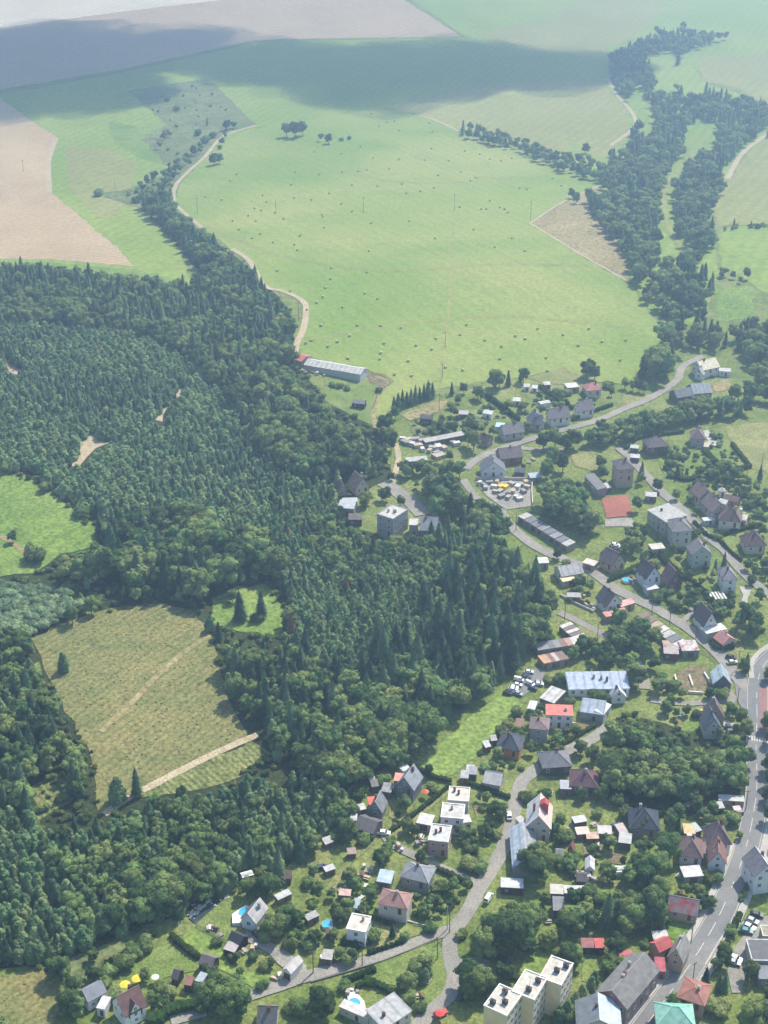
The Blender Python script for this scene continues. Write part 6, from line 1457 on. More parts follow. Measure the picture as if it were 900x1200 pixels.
def hedge(label, t, pts, h=1.8, w=1.3):
    path = smooth_path([Vector((*at(tp(t, p)).xy, 0)) for p in pts], 1.2) if len(pts) > 2 else None
    if path is None:
        a, b = [Vector((*at(tp(t, p)).xy, 0)) for p in pts]; n = max(2, int((b - a).length / 1.2)); path = [a.lerp(b, i / n) for i in range(n + 1)]
    rng = np.random.default_rng(len(label) + abs(int(path[0].x * 3)))
    cen = np.array([(p.x, p.y, hgt(p.x, p.y) + h * .5) for p in path]); rad = np.array([(w * .62, w * .62, h * .55)] * len(path)) * rng.uniform(.85, 1.15, (len(path), 1))
    iv, jf = ICO[1]; V, F, n = [], [], 0
    for c, r in zip(cen, rad):
        v = np.clip(iv * 1.25, -.92, .92) * r * (1 + rng.uniform(-.1, .12, len(iv)))[:, None] + c; V.append(v); F.append(jf + n); n += len(v)
    v, f = leaves(rng, cen, rad, len(path) * 30, .16); V.append(v); F.append(f + n)
    o = mesh_obj('hedge', np.concatenate(V).tolist(), np.concatenate(F).tolist(), M_HEDGE)
    tag(o, label, 'hedge')

def wall_line(label, t, pts, h=1.2, w=.25, c=(206, 200, 190), name='garden_wall', cat='wall'):
    P = [Vector((*at(tp(t, p)).xy, 0)) for p in pts]; b = MB()
    for a, e in zip(P, P[1:]):
        n = max(1, int((e - a).length / 8))
        for i in range(n):
            p, q = a.lerp(e, i / n), a.lerp(e, (i + 1) / n); d = (q - p).normalized(); s = Vector((d.y, -d.x, 0)) * w / 2
            zp, zq = hgt(p.x, p.y), hgt(q.x, q.y)
            v = [(*(p - s).xy, zp - .4), (*(p + s).xy, zp - .4), (*(q + s).xy, zq - .4), (*(q - s).xy, zq - .4)]
            b.add(v + [(x, y, z + .4 + h) for x, y, z in v], [[3, 2, 1, 0], [4, 5, 6, 7], [0, 1, 5, 4], [1, 2, 6, 5], [2, 3, 7, 6], [3, 0, 4, 7]])
    o = b.obj(name, paint(c, .9, .12, 1.0)); tag(o, label, cat)

def fence(label, t, pts, h=1.3, c=(110, 104, 96)):
    """posts and two rails"""
    P = [Vector((*at(tp(t, p)).xy, 0)) for p in pts]
    root = empty('fence', (P[0].x, P[0].y, hgt(P[0].x, P[0].y))); tag(root, label, 'fence')
    o0 = root.location; m = paint(c, .9, .15)
    rails, posts = MB(), MB()
    for a, e in zip(P, P[1:]):
        n = max(1, int((e - a).length / 2.6))
        for i in range(n):
            p, q = a.lerp(e, i / n), a.lerp(e, (i + 1) / n)
            zp, zq = hgt(p.x, p.y) - o0.z, hgt(q.x, q.y) - o0.z; p, q = p - Vector((o0.x, o0.y, 0)), q - Vector((o0.x, o0.y, 0))
            posts.tube((p.x, p.y, zp - .3), (p.x, p.y, zp + h), .07, .07, 5)
            for z in (.45, .85, 1.2): rails.tube((p.x, p.y, zp + z), (q.x, q.y, zq + z), .05, .05, 4)
    posts.obj('posts', m, root); rails.obj('rails', m, root)

hedge('straight clipped hedge between big lawn and shed lawn', 'Q', [(10, 390), (60, 440), (160, 515)], 1.8, 1.6)
hedge('long hedge on the forest side of the big lawn', 'R', [(330, 355), (480, 265), (600, 185)], 1.6, 1.4)
hedge('thick hedge along the cottage lane at the bottom', 'R', [(600, 690), (740, 620), (890, 600)], 2.6, 2.6)
hedge('clipped hedge arm beside the pool lawn', 'P', [(322, 408), (400, 445), (465, 480)], 1.9, 1.6)
hedge('short clipped hedge end beside the pool', 'P', [(265, 440), (300, 425), (335, 432)], 1.7, 1.3)
hedge('low hedge on the lane side of the broad lawn', 'P', [(200, 405), (270, 385), (345, 352)], 1.6, 1.6)
hedge('hedge along the house side of the lower lane', 'P', [(330, 262), (420, 232), (500, 205)], 1.4, 1.2)
hedge('tall hedge under the white cube house', 'M', [(190, 570), (250, 590), (310, 570)], 2.0, 1.8)
hedge('hedge between the pink hipped house and the cube', 'M', [(262, 415), (380, 450), (450, 470)], 1.6, 1.2)
hedge('hedge behind the grey hipped house along its lane', 'M', [(690, 180), (760, 210), (860, 262)], 1.6, 1.4)
hedge('hedge of the grassy lane beside the cube houses', 'J', [(440, 520), (590, 410), (750, 280)], 1.5, 1.2)
hedge('dark hedge behind the slate forest house garden', 'J', [(550, 170), (640, 225), (750, 255)], 1.8, 1.4)
hedge('long boundary hedge along the meadow above the cube houses', 'K', [(10, 165), (120, 205), (250, 250)], 1.6, 1.3)
hedge('hedge above the winding lane by the orange house', 'H', [(370, 560), (500, 480), (620, 410)], 1.5, 1.2)
hedge('long clipped hedge at the corner of the villa lawns', 'E', [(690, 10), (740, 75), (795, 140)], 2.0, 1.6)
hedge('clipped hedge along the lower side of the villa lawns', 'E', [(600, 180), (700, 160), (790, 142)], 2.0, 1.6)
hedge('dark thick hedge between the two villa lawns', 'E', [(530, 45), (570, 90), (640, 150)], 1.8, 2.4)
hedge('hedge behind the villa lawn and the terrace', 'E', [(300, 150), (400, 215), (520, 195), (600, 185)], 1.8, 1.8)
hedge('hedge below the cream terrace villa', 'E', [(620, 545), (740, 510), (850, 485)], 1.8, 1.6)
hedge('roadside hedge of the terrace gardens', 'E', [(470, 470), (540, 540), (600, 560)], 1.6, 1.4)
hedge('roadside hedge of the mansard house', 'E', [(610, 570), (680, 640), (740, 690)], 1.5, 1.2)
hedge('hedge crossing below the school building', 'E', [(170, 690), (230, 650), (280, 650)], 1.8, 1.6)
hedge('double hedge running down from the school building', 'E', [(270, 655), (330, 720), (400, 790)], 1.8, 2.2)
hedge('hedge of the tan gabled house at the street', 'F', [(780, 190), (850, 150), (920, 115)], 1.7, 1.4)
hedge('hedge above the pool garden of the bluish house', 'G', [(0, 185), (70, 165), (140, 125)], 2.0, 1.6)
hedge('long hedge behind the bluish and the all brown houses', 'G', [(280, 90), (380, 170), (460, 220), (540, 285)], 2.0, 1.6)
hedge('square dark hedge round the small lawn at the street', 'G', [(572, 570), (600, 608), (690, 600)], 2.2, 1.4)
hedge('hedge up the kitchen gardens below the hay meadow', 'A', [(722, 255), (770, 292), (830, 338)], 2.2, 2.0)
hedge('hedge beside the pink red bungalow gardens', 'B', [(100, 225), (150, 262), (210, 298)], 2.0, 1.8)
hedge('roadside hedge of the three white houses', 'B', [(215, 340), (280, 312), (350, 288)], 1.8, 1.4)
hedge('hedge curving round the tan villa lane', 'B', [(400, 440), (440, 405), (520, 392), (600, 382)], 1.8, 1.6)
hedge('hedge above the white cottage garden by the main road', 'L', [(600, 370), (680, 382), (740, 376)], 1.5, 1.2)
hedge('hedge behind the apartment lawn', 'N', [(240, 560), (300, 575), (350, 590)], 1.6, 1.8)
hedge('hedge at the foot of the wooded parking verge', 'O', [(735, 265), (695, 350), (655, 440)], 1.2, 1.6)
for k in range(9):
    pass
wall_line('white walled garden edge above the lane to the garages', 'F', [(520, 262), (600, 305), (700, 352)], 1.0, .3, (198, 194, 186))
wall_line('pale boundary wall of the builders yard', 'D', [(75, 192), (230, 193), (375, 196)], 1.6, .3, (206, 196, 180))
wall_line('white wall on the street side of the builders yard', 'D', [(376, 196), (374, 260), (378, 325)], 1.4, .3, (220, 212, 198))
wall_line('low pale kerb wall of the rockery garden', 'M', [(580, 395), (650, 420), (690, 430)], .5, .3)
wall_line('second pale kerb wall below the rockery garden', 'M', [(530, 450), (600, 470), (660, 480)], .5, .3)
wall_line('long low concrete wall edging the lower lane', 'P', [(20, 412), (200, 362), (400, 300), (540, 245), (690, 180)], .5, .3, (120, 116, 108))
wall_line('white parapet along the main road verge', 'O', [(530, 560), (600, 440), (690, 300), (740, 220)], .5, .3, (196, 186, 168))
for k, (pts, lb) in enumerate((([(352, 165), (372, 228)], 'western of three white foundation walls'), ([(437, 165), (458, 228)], 'middle white foundation wall'), ([(525, 150), (560, 205), (580, 210)], 'white foundation wall beside the metal roofed workshop'),
                               ([(432, 262), (520, 268)], 'front foundation wall along the access lane'))):
    wall_line(lb, 'I', pts, 1.0, .5, (228, 222, 206), 'foundation_wall', 'wall')
fence('timber fence along the meadow wedge above the cube houses', 'H', [(20, 560), (120, 450), (220, 330)])
fence('dark board fence behind the apartment lawn', 'N', [(636, 440), (700, 446), (758, 440)], 1.6, (60, 54, 50))
fence('wire fence along the stream lawn and the bungalow', 'Q', [(150, 330), (280, 395), (330, 430)])
fence('grey fence between hay meadow and kitchen gardens', 'A', [(560, 258), (640, 232), (720, 210)])
fence('paddock fence below the cowshed', 'A', [(300, 172), (360, 182), (392, 205), (340, 240), (322, 300)])
fence('fence of the foundations garden at the street', 'G', [(500, 620), (560, 650), (600, 690)])

# ------------------------------------------------------------------ poles
def pole(label, t, p, h=9.0, c=(112, 100, 88), arm=True):
    q = at(tp(t, p)); root = empty('utility_pole', q, random.Random(label).uniform(0, 3)); tag(root, label, 'pole', 'utility poles')
    b = MB(); b.tube((0, 0, -.8), (0, 0, h), .15, .1, 7); b.obj('post', paint(c, .9), root)
    if arm:
        b = MB(); b.box(-.9, .9, -.06, .06, h - .5, h - .38); b.obj('crossarm', paint((90, 82, 74), .9), root)
        for x in (-.8, 0, .8):
            b = MB(); b.tube((x, 0, h - .38), (x, 0, h - .1), .06, .04, 6); b.obj('insulator', paint((190, 186, 176), .4), root)
for t, p, h, lb in (('U', (55, 402), 9, 'utility pole alone in the stubble field'), ('U', (270, 447), 9, 'utility pole beside the stream bushes'), ('U', (463, 500), 11, 'utility pole at the edge of the hay meadow'), ('U', (647, 503), 11, 'utility pole in the west of the hay meadow'),
                 ('U', (852, 500), 11, 'utility pole in the middle of the hay meadow'), ('V', (165, 495), 12, 'utility pole in the east of the hay meadow'), ('V', (343, 518), 14, 'tall pole at the dry wedge corner'), ('U', (700, 750), 11, 'utility pole down the slope of the hay meadow'),
                 ('A', (575, 82), 9, 'utility pole in the lower hay meadow'), ('A', (565, 190), 8, 'utility pole at the foot of the hay meadow'), ('A', (554, 305), 9, 'utility pole between spruce row and gardens'), ('F', (547, 392), 8, 'utility pole above the white garages'), ('F', (718, 518), 9, 'utility pole at the end of the white garages'),
                 ('F', (668, 190), 8, 'utility pole by the pale sheet roofed bungalow'), ('G', (218, 402), 7, 'utility pole before the brown garages'), ('G', (322, 468), 7, 'utility pole behind the white garages by the street'), ('G', (473, 575), 8, 'utility pole at the end of the street garages'), ('G', (722, 720), 8, 'utility pole at the junction triangle'),
                 ('I', (717, 345), 8, 'utility pole at the junction mouth'), ('P', (290, 325), 8, 'utility pole on the lower lane verge'), ('P', (750, 150), 10, 'utility pole at the lane fork'), ('P', (32, 360), 8, 'utility pole by the gravel drive'), ('Q', (835, 606), 8, 'utility pole beside the white gabled garage'), ('Q', (165, 790), 7, 'utility pole at the end of the lower lane'),
                 ('L', (768, 350), 8, 'utility pole on the main road verge'), ('O', (448, 430), 10, 'utility pole below the mauve roofed house'), ('O', (456, 670), 8, 'lamp pole at the crossing by the terracotta house'), ('E', (860, 160), 9, 'utility pole in the olive field'), ('E', (770, 240), 8, 'utility pole in the orchard corner'), ('E', (250, 560), 8, 'utility pole by the school building'),
                 ('D', (290, 460), 8, 'utility pole at the river bend street'), ('P', (685, 290), 8, 'utility pole on the broad lawn corner')):
    pole(lb, t, p, h)
pole('tall white pole at the hedge end by the stream', 'Q', (55, 405), 6.5, (226, 224, 218), False)
pole('pale flag pole beside the winding lane lawn', 'P', (738, 135), 9, (200, 200, 196), False)

# ------------------------------------------------------------------ cars
def car_meshes(c, van=False):
    def body():
        h1, h2 = (.95, 1.9) if van else (.82, 1.42)
        prof = ([(-2.3, .35), (2.25, .35), (2.35, .6), (2.2, .95), (1.6, 1.1), (1.1, 1.85), (-2.2, 1.95), (-2.35, 1.0)] if van else
                [(-2.1, .3), (2.1, .3), (2.2, .55), (2.05, .78), (1.0, .9), (.35, 1.38), (-1.2, 1.42), (-1.95, .95), (-2.2, .8), (-2.18, .5)])
        v, f = [], []; n = len(prof)
        for s in (-1, 1):
            for x, z in prof: v.append((x, s * (.86 - max(0, z - .9) * .22), z))
        f.append(list(range(n))[::-1] if False else list(range(n))); f.append([n + i for i in range(n)][::-1])
        for i in range(n): f.append([(i + 1) % n, i, n + i, n + (i + 1) % n])
        o = mesh_obj('body', v, f, paint(c, .3, .03, spec=.6)); me = o.data; bpy.data.objects.remove(o); return me
    def win():
        b = MB()
        if van: q = [((1.62, 1.13), (1.14, 1.8)), ((-2.36, 1.2), (-2.25, 1.8))]; sd = (.2, 1.2, 1.2, 1.7)
        else: q = [((.98, .94), (.4, 1.34)), ((-1.9, 1.0), (-1.25, 1.37))]; sd = (-1.35, .55, .98, 1.3)
        for (x0, z0), (x1, z1) in q:
            dx = .03 if x0 > 0 else -.03
            w0, w1 = .78 - max(0, z0 - .9) * .22, .78 - max(0, z1 - .9) * .22
            b.add([(x0 + dx, -w0, z0 + .02), (x0 + dx, w0, z0 + .02), (x1 + dx, w1, z1 + .02), (x1 + dx, -w1, z1 + .02)], [[0, 1, 2, 3]])
        x0, x1, z0, z1 = sd
        for s in (-1, 1):
            y0, y1 = s * (.875 - max(0, z0 - .9) * .22), s * (.875 - max(0, z1 - .9) * .22)
            b.add([(x0, y0, z0), (x1, y0, z0), (x1 - .35, y1, z1), (x0 + .15, y1, z1)], [[0, 1, 2, 3]])
        o = b.obj('window', glass((34, 40, 48))); me = o.data; bpy.data.objects.remove(o); return me
    def wheel():
        b = MB(); b.tube((0, -.1, 0), (0, .1, 0), .32, .32, 12); b.tube((0, -.11, 0), (0, .11, 0), .17, .17, 8, 1)
        o = b.obj('wheel', [paint((28, 28, 28), .9), paint((150, 150, 150), .4)]); me = o.data; bpy.data.objects.remove(o); return me
    def lamp():
        b = MB(); b.box(-.04, .04, -.14, .14, -.07, .07); o = b.obj('headlight', paint((220, 220, 214), .2)); me = o.data; bpy.data.objects.remove(o); return me
    return shared(('cb', c, van), body), shared(('cw', van), win), shared('wheel', wheel), shared('lamp', lamp)

def car(label, t, p, q, c, van=False, s=.92, group=None):
    """p, q: pixels along the car's axis"""
    a, b = at(tp(t, p)), at(tp(t, q)); d = b - a; m = (a + b) / 2
    root = empty('van' if van else 'car', (m.x, m.y, hgt(m.x, m.y) + .36), math.atan2(d.y, d.x)); root.scale = (s, s, s)
    tag(root, label, 'van' if van else 'car', group)
    me = car_meshes(c, van)
    link_mesh('body', me[0], root); link_mesh('window', me[1], root)
    for x in (-1.35, 1.35):
        for y in (-.8, .8): link_mesh('wheel', me[2], root, (x, y, .32))
    for y in (-.6, .6): link_mesh('headlight', me[3], root, (2.27 if van else 2.13, y, .66))
CW, CS, CB, CD, CR, CT, CY = (236, 236, 234), (170, 174, 178), (28, 30, 34), (60, 68, 84), (150, 40, 36), (40, 120, 116), (214, 206, 180)
G_ = 'cars in the car park at the forest edge'
for lb, p, q, c, v in (('white car at the forest end of the car park', (250, 130), (288, 134), CW, 0), ('long white van in the car park row', (192, 166), (240, 180), CW, 1), ('dark car behind the white van in the car park', (234, 156), (268, 162), CD, 0), ('dark blue car topmost of the car park row', (240, 150), (274, 158), CD, 0),
                       ('white estate car below the white van', (190, 196), (228, 204), CW, 0), ('white box van on the open side of the car park', (262, 188), (286, 202), CW, 1), ('silver car on the open side of the car park', (300, 186), (340, 188), CS, 0), ('white car on the open side of the car park', (302, 194), (342, 198), CW, 0),
                       ('dark car below the white box van', (272, 214), (308, 222), CD, 0), ('white car in the lower car park row', (170, 210), (208, 218), CW, 0), ('white hatchback lowest but two in the car park row', (166, 222), (206, 228), CW, 0), ('dark grey car in the lower car park row', (150, 232), (186, 240), CD, 0),
                       ('black car lowest in the car park row', (138, 242), (174, 248), CB, 0), ('grey car at the meadow end of the car park', (200, 240), (226, 252), CS, 0)):
    car(lb, 'H', p, q, c, bool(v), .78, G_)
car('white car parked beside the long dark shed', 'J', (384, 530), (426, 536), CW)
car('white car driving up the winding lane', 'K', (256, 366), (252, 338), CW)
car('white van parked on the winding lane', 'N', (134, 176), (158, 138), CW, True)
car('black car at the top of the parking yard', 'O', (810, 266), (856, 276), CB)
car('silver car below the black car in the parking yard', 'O', (784, 298), (826, 316), CS)
car('white car between silver and teal cars', 'O', (766, 332), (808, 352), CW)
car('teal car in the parking yard row', 'O', (750, 362), (794, 372), CT)
car('black car before the flat dark roofs', 'O', (820, 430), (852, 432), CB)
car('white car under the conifers of the parking yard', 'O', (690, 522), (726, 536), CW)
car('silver car beside the conifers of the parking yard', 'O', (682, 546), (714, 556), CS)
car('dark car under the big round trees', 'N', (190, 470), (236, 486), CD)
car('dark car in the forest edge garden', 'M', (60, 178), (96, 172), CD)
car('dark car parked on the junction triangle', 'G', (672, 660), (694, 664), CB)
car('cream car parked on the junction triangle', 'G', (676, 692), (704, 690), CY)
car('black car on the slate house forecourt', 'I', (664, 462), (674, 488), CB)
car('dark car at the white bungalow door', 'Q', (500, 380), (520, 398), CB)
car('white car beside the tan gabled house', 'D', (790, 538), (834, 546), CW)
car('silver car above the tan gabled house', 'D', (800, 550), (838, 556), CS)
car('dark car in the grey yard among conifers', 'C', (800, 632), (850, 626), CB)
car('dark car at the white kerb in the grey yard', 'C', (842, 660), (880, 652), CS)
car('white car on the side lane by the tan villa', 'B', (868, 120), (872, 132), CW) if False else None
car('dark blue car in the allotment yard', 'K', (800, 412), (830, 400), CD)
car('dark car parked beside the apartment hedge lane', 'P', (810, 505), (835, 490), CD)
car('red car parked on the winding lane at the bottom edge', 'P', (688, 592), (718, 580), (200, 60, 52))

# ------------------------------------------------------------------ hay bales
M_HAY = paint((190, 186, 138), .95, .2, 3)
def bale_mesh():
    v, f, n = [], [], 18
    for x in (-.62, .62):
        v += [(x, .72 * math.cos(2 * math.pi * i / n), .72 + .72 * math.sin(2 * math.pi * i / n)) for i in range(n)]
    for x in (-.66, .66): v.append((x, 0, .72))
    f = [[i, n + i, n + (i + 1) % n, (i + 1) % n] for i in range(n)] + [[2 * n, i, (i + 1) % n][::1] for i in range(n)] + [[2 * n + 1, n + (i + 1) % n, n + i] for i in range(n)]
    o = mesh_obj('hay_bale', v, f, M_HAY); me = o.data; bpy.data.objects.remove(o); return me
BM_ = bale_mesh(); brnd = random.Random(5)
for t, pts in (('A', [(85, 70), (162, 82), (197, 66), (240, 42), (265, 8), (350, 9), (360, 70), (420, 16), (350, 103), (345, 127), (235, 124), (445, 133), (473, 78), (543, 54), (528, 92), (397, 180), (457, 185), (576, 155), (637, 165), (628, 40), (650, 6), (715, 60), (773, 82), (767, 125), (823, 44), (857, 53), (522, 213), (800, 168), (140, 8)]),
               ('U', [(870, 268), (888, 297), (845, 345), (737, 357), (800, 362), (875, 372), (682, 435), (690, 465), (540, 425), (555, 410), (692, 405), (748, 410), (803, 405), (840, 403), (860, 400), (885, 438), (825, 435), (772, 455), (615, 460), (625, 475), (612, 495), (597, 490), (645, 500), (665, 515), (582, 507), (482, 463), (755, 505), (800, 480), (825, 497),
                      (760, 535), (703, 555), (610, 550), (640, 570), (690, 575), (870, 525), (520, 470), (545, 520), (590, 560), (730, 470)]),
               ('V', [(8, 287), (25, 285), (35, 307), (70, 268), (115, 310), (107, 290), (112, 350), (97, 377), (152, 378), (127, 413), (117, 442), (85, 450), (52, 455), (42, 433), (35, 375), (12, 397), (190, 355), (225, 363), (245, 348), (180, 405), (203, 425), (215, 418), (248, 375), (275, 378), (300, 372), (350, 370), (345, 382), (318, 442), (335, 445), (415, 437), (395, 420),
                      (178, 487), (228, 492), (248, 472), (272, 488), (283, 492), (290, 500), (240, 492), (60, 520), (120, 560), (210, 540), (300, 560), (330, 590), (260, 580)]),
               ('W', [(705, 52), (757, 10), (650, 137), (697, 88), (680, 185), (752, 265), (742, 212), (757, 198), (763, 177), (775, 156), (777, 130), (803, 222), (790, 303), (820, 290), (838, 265), (855, 190), (885, 202), (892, 266), (893, 330), (815, 342), (865, 90), (730, 300), (720, 228), (860, 140), (600, 20), (560, 40)]),
               ('B', [(45, 55), (12, 45), (233, 78), (317, 65), (120, 122), (125, 168), (180, 40), (90, 20), (270, 20), (400, 60), (380, 130)])):
    for p in pts:
        q = at(tp(t, p)); o = link_mesh('hay_bale', BM_, None, (q.x, q.y, q.z + .16), brnd.uniform(0, 3.14)); o.scale = (.88, .88, .88)
        tag(o, 'round pale hay bale lying on the mown hay meadow', 'hay bale', 'round hay bales on the hay meadow')

# ------------------------------------------------------------------ garden pools, parasols, stacks, beds
def pool(label, t, p, r, rect=None):
    q = at(tp(t, p)); root = empty('swimming_pool', (q.x, q.y, q.z + .2)); tag(root, label, 'pool')
    n = 20; v = [(r * math.cos(2 * math.pi * i / n), r * math.sin(2 * math.pi * i / n), .9) for i in range(n)]
    mesh_obj('water', [(x * .96, y * .96, .8) for x, y, z in v], [list(range(n))], paint((70, 176, 224), .1, .08, spec=.6), root)
    b = MB()
    for i in range(n):
        a, c = v[i], v[(i + 1) % n]; k = 1.06
        b.add([(a[0], a[1], .9), (c[0], c[1], .9), (c[0] * k, c[1] * k, .9), (a[0] * k, a[1] * k, .9), (a[0] * k, a[1] * k, -.3), (c[0] * k, c[1] * k, -.3), (a[0], a[1], .7), (c[0], c[1], .7)], [[3, 2, 1, 0], [4, 5, 2, 3], [0, 1, 7, 6]])
    b.obj('pool_rim', paint((206, 222, 230), .4), root)
pool('round blue pool on the white terrace', 'P', (247, 534), 1.7)
pool('round blue pool in the bushy garden', 'M', (106, 476), 1.5)
pool('blue pool on the deck of the white bungalow', 'Q', (432, 258), 1.6)
pool('pale blue covered pool by the bluish white house', 'G', (70, 208), 1.6)

def deck(label, t, poly, h=.35, c=(232, 228, 218)):
    P = [at(tp(t, p)) for p in poly]; z = max(p.z for p in P) + .2; n = len(P)
    v = [(p.x, p.y, z + h) for p in P] + [(p.x, p.y, z - 1) for p in P]
    f = [list(range(n))] + [[i, n + i, n + (i + 1) % n, (i + 1) % n] for i in range(n)]
    ar = sum(P[i].x * P[(i + 1) % n].y - P[(i + 1) % n].x * P[i].y for i in range(n))
    if ar < 0: f = [q[::-1] for q in f]
    tag(mesh_obj('terrace', v, f, paint(c, .8, .1, 1.2)), label, 'terrace')
deck('white stone terrace between pool and lawn', 'P', [(205, 470), (255, 468), (300, 520), (312, 570), (285, 560), (215, 510)])
deck('white timber deck around the bungalow pool', 'Q', [(360, 270), (440, 212), (470, 228), (420, 270), (408, 326), (362, 328)], .5)
deck('pale slab beside the lower lane garden', 'P', [(70, 268), (130, 285), (120, 300), (66, 288)], .2)

def parasol(label, t, p, c, r=1.5):
    q = at(tp(t, p)); root = empty('parasol', (q.x, q.y, q.z + .15)); tag(root, label, 'parasol')
    n = 8; v = [(0, 0, 2.7)] + [(r * math.cos(2 * math.pi * i / n), r * math.sin(2 * math.pi * i / n), 2.15) for i in range(n)] + [(0, 0, 2.6)]
    mesh_obj('canopy', v, [[0, 1 + i, 1 + (i + 1) % n] for i in range(n)] + [[n + 1, 1 + (i + 1) % n, 1 + i] for i in range(n)], paint(c, .8, .05), root)
    b = MB(); b.tube((0, 0, 0), (0, 0, 2.6), .04, .04, 6); b.obj('post', paint((190, 186, 178)), root)
parasol('yellow parasol nearest the brown roofed cottage gable', 'R', (436, 505), (236, 206, 70)) if False else parasol('yellow parasol beside the cottage ridge', 'R', (436, 505), (236, 206, 70))
parasol('yellow parasol beside the round bush on the big lawn', 'R', (506, 470), (236, 206, 70))
parasol('white parasol on the path of the big lawn', 'R', (612, 462), (236, 236, 230), 1.1)
parasol('red parasol at the lane by the bottom edge', 'P', (700, 605), (222, 84, 76), 1.4)
parasol('orange red parasol in the slate house garden', 'J', (622, 335), (200, 110, 84), 1.3)

# solar roof of the villa: a frame with five white strips
def pergola(label, t, A, B, d):
    a, b = at(tp(t, A), 2.4), at(tp(t, B), 2.4); u = Vector((b.x - a.x, b.y - a.y, 0)); L = u.length; u /= L; v = Vector((-u.y, u.x, 0)); c = (a + b) / 2 + v * d / 2
    root = empty('pergola', (c.x, c.y, hgt(c.x, c.y)), math.atan2(u.y, u.x)); tag(root, label, 'pergola')
    for i in range(5):
        x = (i + .5) / 5 * L - L / 2; q = MB(); q.box(x - L * .065, x + L * .065, -d / 2, d / 2, 2.45, 2.55); q.obj('roof_strip', paint((206, 202, 192), .6), root)
    q = MB(); q.box(-L / 2, L / 2, -d / 2, -d / 2 + .15, 2.25, 2.44); q.box(-L / 2, L / 2, d / 2 - .15, d / 2, 2.25, 2.44); q.obj('frame', paint((96, 90, 84)), root)
    for x in (-L / 2 + .1, L / 2 - .1):
        for y in (-d / 2 + .1, d / 2 - .1):
            q = MB(); q.tube((x, y, -.3), (x, y, 2.25), .08, .08, 6); q.obj('post', paint((96, 90, 84)), root)
pergola('pergola with five white roof strips below the white villa', 'G', (570, 318), (664, 312), 5.5)

def dormer(q):
    x, y, h, r = q['L'] / 2, q['d'] / 2, q['h'], q['rise']
    b = MB(); xo, z0 = .2, h + r * .35
    b.box(xo, xo + 2.4, -.8, 1.4, z0, h + r + .9); b.add([(xo - .2, -1.0, h + r + .9), (xo + 2.6, -1.0, h + r + .9), (xo + 2.6, 1.6, h + r + .9), (xo - .2, 1.6, h + r + .9), (xo + 1.2, -1.0, h + r + 2.0), (xo + 1.2, 1.6, h + r + 2.0)],
          [[3, 2, 1, 0], [0, 1, 4], [2, 3, 5], [1, 2, 5, 4], [3, 0, 4, 5]])
    b.obj('dormer', paint((176, 84, 74), .8, .15), q['roof'])
for o in list(bpy.data.objects):
    if o.get('label', '').startswith('great white barn house'):
        ro = [c for c in o.children if c.name.startswith('roof')][0]
        dormer(dict(L=8.2, d=11.5, h=5.2, rise=4.0, roof=ro))

def stack(t, p, kind, s, c, label, group):
    q = at(tp(t, p)); r = random.Random(int(p[0] * 31 + p[1])); b = MB()
    if kind == 'p':     # palletised goods: courses of blocks
        for k in range(3):
            for i in range(2): b.box(-s / 2 + i * s / 2 + .02, -s / 2 + (i + 1) * s / 2 - .02, -s * .35, s * .35, k * .45 + .1, k * .45 + .5)
        b.box(-s / 2, s / 2, -s * .36, s * .36, -.3, .1)
    elif kind == 'w':   # wood pile: layered logs
        for k in range(4):
            for i in range(5 - k): b.tube((-s * .5, -.6 + i * .3 + k * .15, .15 + k * .26), (s * .5, -.6 + i * .3 + k * .15, .15 + k * .26), .15, .15, 6)
    elif kind == 'b':   # water barrel with rim
        b.tube((0, 0, -.3), (0, 0, .9), .35 * s, .4 * s, 10); b.tube((0, 0, .9), (0, 0, .96), .43 * s, .43 * s, 10)
    elif kind == 'f':   # cold frame: sloping glazed box
        b.add([(-s / 2, -.5, -.2), (s / 2, -.5, -.2), (s / 2, .5, -.2), (-s / 2, .5, -.2), (-s / 2, -.5, .4), (s / 2, -.5, .4), (s / 2, .5, .8), (-s / 2, .5, .8)], [[3, 2, 1, 0], [4, 5, 6, 7], [0, 1, 5, 4], [1, 2, 6, 5], [2, 3, 7, 6], [3, 0, 4, 7]])
        b.box(-s / 2 - .05, s / 2 + .05, -.56, -.5, -.2, .45)
    else:               # table with benches
        b.box(-s / 2, s / 2, -.4, .4, .7, .78)
        for y in (-.75, .75): b.box(-s / 2, s / 2, y - .15, y + .15, .4, .46)
        for x in (-s * .35, s * .35):
            b.box(x - .05, x + .05, -.3, .3, -.2, .7)
            for y in (-.75, .75): b.box(x - .05, x + .05, y - .05, y + .05, -.2, .4)
    o = b.obj({'p': 'pallet_stack', 'w': 'wood_pile', 'b': 'water_barrel', 'f': 'cold_frame', 't': 'garden_table'}[kind], paint(c, .8, .15, 2)); o.location = (q.x, q.y, q.z + .22); o.rotation_euler = (0, 0, r.uniform(0, 3.1))
    tag(o, label, {'p': 'stack', 'w': 'wood pile', 'b': 'barrel', 'f': 'cold frame', 't': 'garden table'}[kind], group)

